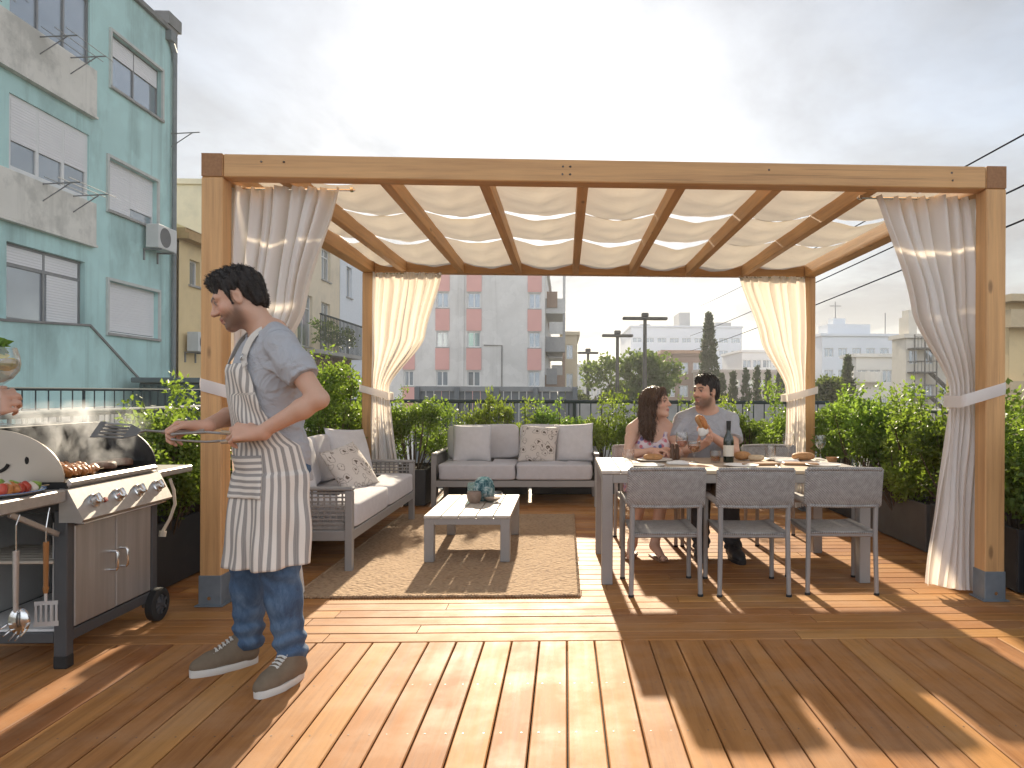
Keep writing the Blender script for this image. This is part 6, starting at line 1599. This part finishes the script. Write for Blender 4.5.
def shoe(par,heel,toe,m_up,m_sole,sc=1.0):
    """low trainer standing on the floor from heel to toe"""
    heel=np.asarray(heel,float);toe=np.asarray(toe,float);d=nrmz(toe-heel);Lg=np.linalg.norm(toe-heel);s_=np.cross(d,[0,0,1.]);P=lambda t,x,z:heel+d*t*Lg+s_*x+np.array([0,0,z])
    lo=np.minimum(heel,toe)-.14;hi=np.maximum(heel,toe)+.14;hi[2]=heel[2]+.2;g=SDF(lo,hi,.0045)
    g.chain([P(.14,0,.055),P(.40,0,.056),P(.70,.004,.042),P(.88,.004,.036)],[.040*sc,.043*sc,.043*sc,.034*sc],.03);g.chain([P(.16,0,.06),P(.22,0,.115)],[.040*sc,.043*sc],.03);g.chain([P(.2,0,.11),P(.52,.002,.065)],[.036*sc,.036*sc],.03)
    g.plane(P(0,0,.024),(0,0,-1));up=sdfmesh('shoe',g,[m_up],1);o=link(bpy.data.objects.new('shoe',up),par)
    m=MB();pl=[]
    for k in range(32):
        a=2*PI*k/32;t_=.5-.5*math.cos(a);w_=(.036+.012*math.sin(PI*min(1,t_*1.05))**1.0+ (.006 if t_>.55 else 0))*sc*abs(math.sin(a))**.62*(1 if math.sin(a)>=0 else -1)
        pl.append((t_,w_))
    vs=[tuple(P(-.01+t_*1.02,w_*q,z)) for z,q in((.0,.97),(.006,1.02),(.022,1.05),(.031,1.0)) for t_,w_ in pl];fs=[tuple(range(32))[::-1],tuple(range(96,128))]
    for r in range(3): fs+=[(r*32+i,r*32+(i+1)%32,(r+1)*32+(i+1)%32,(r+1)*32+i) for i in range(32)]
    m.add(vs,fs);build(m,'sole',m_sole,o,smooth=True,angle=50)
    m=MB()
    for k in range(6):
        t_=.40+.055*k;zz=.112-.0065*k*1.35
        m.tube([P(t_,-.022,zz+.018),P(t_+.012,0,zz+.024),P(t_+.004,.024,zz+.018)],.0036,6);m.tube([P(t_+.03,-.021,zz+.016),P(t_+.012,0,zz+.022),P(t_-.02,.021,zz+.020)],.003,6)
    build(m,'laces',m_sole,o,smooth=True);return o
SOLE=mat('white rubber sole',(.62,.60,.56),.6,var=.06);SUEDE=mat('brown canvas shoe',(.165,.125,.085),.85,var=.15,scale=30,bump=.2,bscale=300);BLKSHOE=mat('black shoe',(.02,.02,.022),.5)
SKC=(.60,.37,.265)
def place_body(name,me,label,kids):
    o=bpy.data.objects.new(name,me);link(o);tag(o,label=label,cat='person')
    for nm,k in kids: link(bpy.data.objects.new(nm,k),o)
    return o
# ---------------------------------------------------------------- the cook
ck=1.0
F1=(-.80,-.60,0);pel=np.array([-1.272,3.20,.945])
hdf=(-.93,-.30,-.40);hdu=(-.42,-.10,.92)
f=figure(pel,F1,(-.06,-.03,1),hdf,hdu,1.02,None,None,neckf=.035)
wl=np.array([-1.235,2.955,1.065]);el=limb_between(f.sh['L'],wl,.295,.275,(.9,-.25,-.55))
wrr=np.array([-1.515,3.08,1.085]);er=limb_between(f.sh['R'],wrr,.30,.28,(-.2,.9,-.6))
anL=np.array([-1.165,3.135,.10]);anR=np.array([-1.425,3.315,.10])
f.arms={'L':(el,wl),'R':(er,wrr)}
def leg_(h_,a_,pole): D=np.linalg.norm(h_-a_);return limb_between(h_,a_,D*.513,D*.492,pole)
f.legs={'L':(leg_(f.hip['L'],anL,(-.4,-.9,0)),anL),'R':(leg_(f.hip['R'],anR,(-.9,-.5,0)),anR)}
dl=nrmz((-.97,-.05,.06));dr=nrmz((-.98,-.1,-.05))
TONG=nrmz((-1,.0,.02))
hands={'L':(dl,(.1,.75,-.65),(0,.62,.8),1.04,(.75,.95,.6),.005,.5),'R':(dr,(.05,-.55,-.8),(0,-.8,.55),1.04,(.8,1.0,.6),.005,.5)}
cook=place_body('person',body(f,.0045,hands,SKC,(.035,.020,.014),(.40,.15,.12),(.02,.013,.01),extra=[wl+dl*.2,wrr+dr*.2]),
  'man in grey t-shirt and striped apron holding tongs and a spatula by the grill',[('hair',hairmesh(f,.004,HAIR,'short')),('t_shirt',tshirt(f,.005,TEE)),('jeans',jeans(f,.005,DENIM,cut=.075))])
shoe(cook,(-1.40,3.345,0),(-1.61,3.165,0),SUEDE,SOLE,1.03);shoe(cook,(-1.138,3.175,0),(-1.23,2.935,0),SUEDE,SOLE,1.03)
# apron: a lofted cloth sheet round the front of the body
m_,t_=nt('striped apron');b_=NB(t_);uv_=b_.coord((1,1,1),'UV');sp3=b_.n('ShaderNodeSeparateXYZ');b_.l(uv_,sp3.inputs[0])
s1=b_.math('FRACT',b_.math('MULTIPLY',sp3.outputs[0],37.0));k1=b_.ramp(s1,[(.0,(1,1,1)),(.42,(1,1,1)),(.48,(0,0,0)),(.94,(0,0,0)),(1.0,(1,1,1))])
s2=b_.math('FRACT',b_.math('MULTIPLY',sp3.outputs[0],37.0*7));thin=b_.math('MULTIPLY',b_.ramp(s2,[(.4,(0,0,0)),(.6,(1,1,1))]),.25)
k2=b_.math('MULTIPLY',k1,b_.math('SUBTRACT',1.0,thin))
c_=b_.mix(k2,(.76,.70,.63),(.22,.205,.20));nz_=b_.noise(b_.coord((300,300,300)),1,2);p_=b_.prin(b_.mix(b_.math('MULTIPLY',nz_,.25),c_,(.45,.42,.38)),.92,0,b_.bump(nz_,.15,.002));b_.out(p_.outputs[0]);APR=m_
def torso_sec(z):
    S_=np.array(f.secs);return [np.interp(z,S_[:,0],S_[:,c]) for c in(1,2,3,4)]
aL,aR=f.legs['L'],f.legs['R']
def apron_pt(u,z,off=.0):
    """u in -1..1 across, z local height from pelvis (metres)"""
    sc=f.sc
    if z>-.05:
        cx,cy,rx,ry=torso_sec(z);rx+=.030;ry+=.032;cy_=cy
    else:
        t_=min(1,(-.05-z)/.45);cx=0;cy_=lerp(-.006,.035,t_);rx=lerp(.215,.250,t_);ry=lerp(.165,.190,t_)
    if z>.22: half=lerp(62,40,min(1,(z-.22)/.20))
    elif z>.06: half=lerp(108,62,((z-.06)/.16)**.7)
    else: half=lerp(112,108,max(0,min(1,(z+.1)/.16)))
    a=R(90-half*u);fl=max(0,min(1,(.02-z)/.35))
    fold=(.016*fl*math.sin(u*13+1.2+z*1.5)+.010*fl*math.sin(u*27-z*5))+.004*math.sin(u*9+z*24)+.0035*math.sin(z*34+u*5)*(1-fl)
    rx+=off+fold;ry+=off+fold
    c,s_=math.cos(a),math.sin(a);e=2/2.3
    x=cx+rx*math.copysign(abs(c)**e,c);y=cy_+ry*math.copysign(abs(s_)**e,s_)
    return f.pel+f.R@np.array([x,y,z])
zt,zb=.405*f.sc,-.435
m=MB();arc=.62
m.grid(lambda u,v:apron_pt(2*u-1,lerp(zt,zb,v)),72,90,uvfn=lambda u,v:((u-.5)*(.40 if v<.15 else .64)*( .55+.45*min(1,v/.42)),v))
apn=build(m,'apron',APR,cook,smooth=True,recalc=False,angle=180)
sm=apn.modifiers.new('thickness','SOLIDIFY');sm.thickness=.004
m=MB();m.grid(lambda u,v:apron_pt(lerp(-.10,.50,u),lerp(.03,-.145,v),.008),24,16,uvfn=lambda u,v:(v*.19,u));pk_=build(m,'pocket',APR,apn,smooth=True,recalc=False,angle=180);sm=pk_.modifiers.new('thickness','SOLIDIFY');sm.thickness=.004
for s_,ux in(('L',.92),('R',-.92)):
    a=apron_pt(ux,zt-.012,.004);sg=1 if s_=='L' else -1
    pts=[a,f.T(sg*.105,.112,.44),f.T(sg*.092,.07,.515),f.T(sg*.078,.0,.558),f.T(sg*.045,-.070,.562),f.T(0,-.082,.558)]
    # smooth the strap
    q=[np.asarray(p) for p in pts];cr=[]
    for i in range(len(q)-1):
        p0,p1,p2,p3=q[max(0,i-1)],q[i],q[i+1],q[min(len(q)-1,i+2)]
        for k in range(6):
            t_=k/6;cr.append(.5*((2*p1)+(-p0+p2)*t_+(2*p0-5*p1+4*p2-p3)*t_**2+(-p0+3*p1-3*p2+p3)*t_**3))
    cr.append(q[-1]);m=MB();vs=[];
    for i,p in enumerate(cr):
        tg=nrmz(cr[min(i+1,len(cr)-1)]-cr[max(i-1,0)]);nn=nrmz(p-f.T(0,0,min(.50,max(.3,.45))));w_=nrmz(np.cross(tg,nn))*.0135
        for e_,o_ in((-1,0),(1,0),(1,.004),(-1,.004)): vs.append(p+w_*e_+nn*o_)
    fs=[]
    for i in range(len(cr)-1):
        for k in range(4): fs.append((i*4+k,i*4+(k+1)%4,(i+1)*4+(k+1)%4,(i+1)*4+k))
    m.add(vs,fs);st=build(m,'neck_strap',mat('apron strap',(.60,.555,.50),.9,var=.06),apn,smooth=True)
    if s_=='L':
        m=MB();c=q[1]*.8+q[0]*.2;n0=nrmz(q[0]-q[2]);m.tube([c+nrmz(np.cross(n0,f.R[:,1]))*.017*math.cos(t_)+n0*.012*math.sin(t_)+f.R[:,1]*.012 for t_ in np.linspace(0,6.0,13)],.003,6);build(m,'buckle',CHROME,apn)
# what he holds
hc=wl+dl*.085+np.array([0,.02,-.022])
o=empty('tongs',tuple(hc),0,label='long steel tongs with wooden grips in the near hand of the man in the apron',cat='tongs')
for sg in(-1,1):
    m=MB();vs=[]
    pts=[np.array([.10,0,0])+0*TONG,np.array([.0,0,.010*sg]),np.array([-.13,0,.020*sg]),np.array([-.24,0,.013*sg]),np.array([-.265,0,.010*sg])]
    m.tube([tuple(p) for p in pts],[.009,.011,.010,.008,.014],8,sq=.5);build(m,'arm',STEEL,o,smooth=True)
    m=MB();m.tube([(.09,0,.004*sg),(.0,0,.013*sg),(-.07,0,.020*sg)],[.012,.015,.012],8,sq=.7);build(m,'grip',mat('tong grip',(.40,.30,.2),.6,var=.2,scale=20),o,smooth=True)
hr=wrr+dr*.085+np.array([0,-.015,-.022])
o=empty('spatula',tuple(hr),R(4),label='steel spatula with a grey handle in the far hand of the man in the apron',cat='spatula')
m=MB();m.tube([(.10,0,.012),(.02,0,.004),(-.07,0,.006)],[.015,.016,.012],10,sq=.7);build(m,'handle',mat('taupe handle',(.30,.25,.21),.5,var=.15),o,smooth=True)
m=MB();m.tube([(-.07,0,.006),(-.135,0,.012),(-.16,0,.004)],.005,8)
q=Matrix.Translation((-.16,0,.004))@Matrix.Rotation(R(38),4,'X')@Matrix.Rotation(R(6),4,'Y')
m.prism([(0,-.018),(-.045,-.045),(-.045,.045),(0,.018)],-.001,.001,M=q);m.box(-.165,-.142,-.05,.05,-.001,.001,M=q)
for kq in range(5): m.box(-.1425,-.0445,-.046+kq*.0205,-.046+kq*.0205+.010,-.001,.001,M=q);build(m,'blade',STEEL,o)
# ---------------------------------------------------------------- seated couple behind the table
def seated(px,py,pz,fwd,up,hf,hu,sc,wL,wR,poleL,poleR,fem,feet):
    f=figure((px,py,pz),fwd,up,hf,hu,sc,None,None,fem)
    la,lb=(.285,.255) if not fem else (.265,.24)
    f.arms={'L':(limb_between(f.sh['L'],wL,la*sc,lb*sc,poleL),np.asarray(wL,float)),'R':(limb_between(f.sh['R'],wR,la*sc,lb*sc,poleR),np.asarray(wR,float))}
    f.legs={}
    for s_,ft in zip('LR',feet):
        an=np.array(ft[0],float);kn=limb_between(f.hip[s_],an,.45*sc,.44*sc,(fwd[0],fwd[1],1.2));f.legs[s_]=(kn,an,np.array(ft[1],float))
    return f
WSK=(.60,.38,.28)
f2=seated(.68,5.90,.485,(.18,-1,0),(.06,-.16,1),(.86,-.50,.16),(-.08,.02,1),1.02,(.77,5.50,.795),(.67,5.47,.795),(.9,.2,-.6),(-.9,.25,-.6),True,[((.68,5.42,.085),(.72,5.24,.025)),((.52,5.50,.085),(.48,5.31,.025))])
hw={'L':((-.75,-.5,.0),(0,-.3,-1),(-.3,-.8,.5),.95,(.5,.6,.4),.005,.3),'R':((.85,-.35,.05),(0,-.2,-1),(.3,-.9,.4),.95,(.5,.6,.4),.005,.3)}
b2=body(f2,.006,hw,WSK,None,(.46,.13,.12),(.03,.018,.012),legs_bare=True,extra=[(.77,5.35,.75)])
# her dress: bodice and skirt
m_,t_=nt('floral dress');b_=NB(t_);vo=b_.n('ShaderNodeTexVoronoi');vo.inputs['Scale'].default_value=30;b_.l(b_.coord(),vo.inputs['Vector']);sc_=b_.n('ShaderNodeSeparateColor');b_.l(vo.outputs['Color'],sc_.inputs[0])
pc=b_.ramp(sc_.outputs[0],[(0,(.55,.16,.20)),(.4,(.24,.2,.42)),(.7,(.6,.35,.38)),(.9,(.10,.16,.30))],'CONSTANT');c_=b_.mix(b_.ramp(vo.outputs['Distance'],[(.46,(1,1,1)),(.58,(0,0,0))]),(.66,.56,.58),pc);p_=b_.prin(c_,.9);b_.out(p_.outputs[0]);FLOR=m_
def dress(f,h):
    sc=f.sc;lo,hi=bounds(f);g=SDF(lo,hi,h)
    g.loft(f.pel,f.R,[s_ for s_ in f.secs if s_[0]<.45*sc],0,grow=.010)
    g.ell(f.T(0,.10,.475),np.array([.085,.10,.115])*sc,f.R,.01,'s');g.ell(f.T(0,-.12,.47),np.array([.12,.10,.14])*sc,f.R,.01,'s')
    for sx in(-1,1): g.cone(f.sh['L' if sx>0 else 'R'],f.arms['L' if sx>0 else 'R'][0],.062*sc,.06*sc,.01,'s')
    for sx in(-1,1):
        g.ell(f.T(sx*.068,.078,.325),np.array([.066,.052,.06])*sc,f.R,.035)
        g.chain([f.T(sx*.075,.10,.36),f.T(sx*.085,.03,.485),f.T(sx*.085,-.05,.46),f.T(sx*.07,-.09,.38)],[.009]*4,.006)
    for s_ in 'LR':
        hp,kn=f.hip[s_],np.asarray(f.legs[s_][0]);g.chain([hp,hp+(kn-hp)*.75],[.105*sc,.088*sc],.05)
    g.plane(f.pel+f.R@np.array([0,0,.405])*sc,f.R[:,2]) if False else None
    g.wrinkle(lambda P:folds(P,f.pel,.005,5,[((0,0,1),40),((1,0,.5),35),((0,1,.7),45)]));return sdfmesh('dress',g,[FLOR],1)
woman=place_body('person',b2,'long haired woman in a floral dress seated at the dining table beside the man',[('hair',hairmesh(f2,.0055,HAIRB,'long')),('dress',dress(f2,.006))])
for s_ in 'LR':
    an,toe=f2.legs[s_][1],f2.legs[s_][2];d=nrmz((toe-an)*[1,1,0]);m=MB();a=an-d*.045;b3=toe+d*.02
    m.beam((a[0],a[1],.008),(b3[0],b3[1],.008),.075,.014,.006);m.tube([tuple(toe+np.array([.035*math.cos(t_)*-d[1],.035*math.cos(t_)*d[0],-.012+.03*math.sin(t_)])) for t_ in np.linspace(0,PI,9)],.006,6);build(m,'sandal',mat('tan sandal',(.25,.13,.07),.6),woman)
f3=seated(1.16,5.92,.505,(-.10,-1,0),(0,-.10,1),(-.80,-.60,-.02),(.02,0,1),1.08,(1.12,5.545,.915),(1.03,5.50,.82),(.9,.2,-.8),(-.8,.4,-.8),False,[((1.26,5.35,.09),(1.28,5.15,.03)),((1.03,5.40,.09),(1.0,5.2,.03))])
hm={'L':((-.45,-.35,.65),(-.5,-.5,-.6),(.1,-.8,.6),1.02,(.7,.8,.5),.005,.5),'R':((.55,-.5,.45),(.2,.3,.9),(-.6,-.6,.3),1.02,(.5,.7,.5),.005,.4)}
b3_=body(f3,.006,hm,SKC,(.04,.024,.017),(.40,.15,.12),(.02,.013,.01),extra=[(1.1,5.3,1.0)])
man2=place_body('person',b3_,'dark haired man in a grey t-shirt holding a sandwich at the dining table',[('hair',hairmesh(f3,.0055,HAIR,'short',3)),('t_shirt',tshirt(f3,.006,TEE2,hem=-.06,seed=7)),('trousers',jeans(f3,.007,mat('dark trousers',(.028,.03,.036),.85,var=.15),seed=5,cut=.075))])
shoe(man2,(1.25,5.40,0),(1.285,5.13,0),BLKSHOE,BLKSHOE);shoe(man2,(1.04,5.45,0),(.99,5.19,0),BLKSHOE,BLKSHOE)
o=empty('sandwich',(1.035,5.42,.985),R(20),label='bread sandwich in a paper wrap held up by the seated man',cat='sandwich')
q=Matrix.Rotation(R(-30),4,'Y')
m=MB();cushion(m,(0,0,.02),(.075,.05,.145),.7,.8,14,seed=3,M=q);build(m,'bread',CRUST,o,smooth=True,angle=180)
m=MB();cushion(m,(0,-.020,.03),(.05,.03,.12),.7,.8,10,seed=5,M=q);build(m,'filling',ORANGE,o,smooth=True,angle=180)
m=MB();cushion(m,(.014,.0,-.035),(.085,.06,.07),.6,.8,10,seed=4,M=q);build(m,'paper_wrap',mat('napkin',(.7,.68,.65)),o,smooth=True,angle=180)
# ---------------------------------------------------------------- guest with a drink at the left edge
gp_=np.array([-2.42,2.22,.95]);f4=figure(gp_,(.55,.83,0),(0,0,1),(.6,.8,-.05),(0,0,1),.98,None,None,True)
wg=np.array([-1.842,2.31,1.160]);w2=np.array([-1.925,2.42,.865])
anL,anR=np.array([-2.50,2.30,.085]),np.array([-2.36,2.15,.085])
f4.arms={'R':(limb_between(f4.sh['R'],wg,.28,.26,(.4,-.6,-.7)),wg),'L':(limb_between(f4.sh['L'],w2,.27,.25,(-.5,.2,-.8)),w2)}
f4.arms={'R':f4.arms['R'],'L':(limb_between(f4.sh['L'],np.array([-2.16,2.52,.88]),.27,.25,(-.5,.2,-.8)),np.array([-2.16,2.52,.88]))}
f4.legs={'L':(limb_between(f4.hip['L'],anL,.44,.43,(.5,.8,0)),anL,anL+[.1,.15,-.05]),'R':(limb_between(f4.hip['R'],anR,.44,.43,(.5,.8,0)),anR,anR+[.1,.15,-.05])}
h4={'R':((.75,.35,.42),(-.45,.6,-.3),(-.25,-.2,.9),.98,(.85,.95,.6),.005,.5),'L':((.86,-.5,.0),(0,.2,-1),(0,.9,.2),.95,(.3,.4,.3),.005,.3)}
guest=place_body('person',body(f4,.006,h4,WSK,None,(.46,.13,.12),(.03,.018,.012),extra=[(-1.7,2.4,1.2)]),'guest at the left edge holding a stemmed cocktail glass beside the grill shelf',[('hair',hairmesh(f4,.006,HAIRB,'long',4)),('t_shirt',tshirt(f4,.006,mat('white blouse',(.62,.60,.58),.9),hem=-.08,seed=9)),('trousers',jeans(f4,.007,mat('navy trousers',(.035,.045,.07),.85,var=.15),seed=9,cut=.06))])
shoe(guest,(-2.53,2.25,0),(-2.39,2.46,0),BLKSHOE,BLKSHOE,.9);shoe(guest,(-2.39,2.10,0),(-2.25,2.31,0),BLKSHOE,BLKSHOE,.9)
# the drink
LIME=mat('citrus slice',(.62,.50,.06),.4,var=.2,scale=40);MINT=leafmat('mint leaf',(.04,.12,.01),(.14,.30,.03))
gz=1.125
o=empty('cocktail_glass',(-1.766,2.318,gz),0,label='large stemmed glass of clear cocktail with citrus and mint held by the guest',cat='glass')
pr=[(.036,.0),(.036,.002),(.012,.006),(.0042,.016),(.0038,.115),(.010,.128),(.034,.146),(.050,.170),(.054,.192),(.051,.215),(.043,.243)]
m=MB();m.lathe([(0,0)]+pr+[(r-.0016,z) for r,z in pr[:5:-1]]+[(0,.132)],32);build(m,'goblet',GLASS,o,smooth=True)
m=MB();m.lathe([(0,.1325),(.010,.1335),(.032,.148),(.048,.171),(.0520,.192),(.0505,.206),(0,.206)],28);build(m,'drink',glassmat('cloudy drink',(.98,.97,.9),.25,opac=.28,body=(.75,.74,.62)),o,smooth=True)
rs=np.random.RandomState(3)
for k in range(4):
    q=Matrix.Translation((rs.uniform(-.02,.03),rs.uniform(-.025,.01),.180+.012*k))@Matrix.Rotation(rs.uniform(-1,1),4,'X')@Matrix.Rotation(rs.uniform(-1,1),4,'Y');m=MB();m.lathe([(0,-.002),(.022,-.002),(.024,0),(.022,.002),(0,.002)],16,M=q);build(m,'citrus_slice',LIME,o,smooth=True)
v,fq,r=leaves([(rs.uniform(-.025,.02),rs.uniform(-.02,.02),.235+rs.uniform(0,.025)) for _ in range(9)],7,.02,.03,rs,aspect=.7);link(bpy.data.objects.new('mint',leafmesh('mint',v,fq,r,MINT)),o)
# ================================================================ air
m,t=nt('thin summer haze');b=NB(t);pv=b.n('ShaderNodeVolumePrincipled');pv.inputs['Color'].default_value=(.93,.95,.985,1);pv.inputs['Density'].default_value=.0009;pv.inputs['Anisotropy'].default_value=.35
b.out(pv.outputs[0],True)
mb=MB();mb.box(-960,960,-260,980,-5.2,34);hz=build(mb,'haze',m,kind='stuff');tag(hz,label='thin pale summer haze over the town')
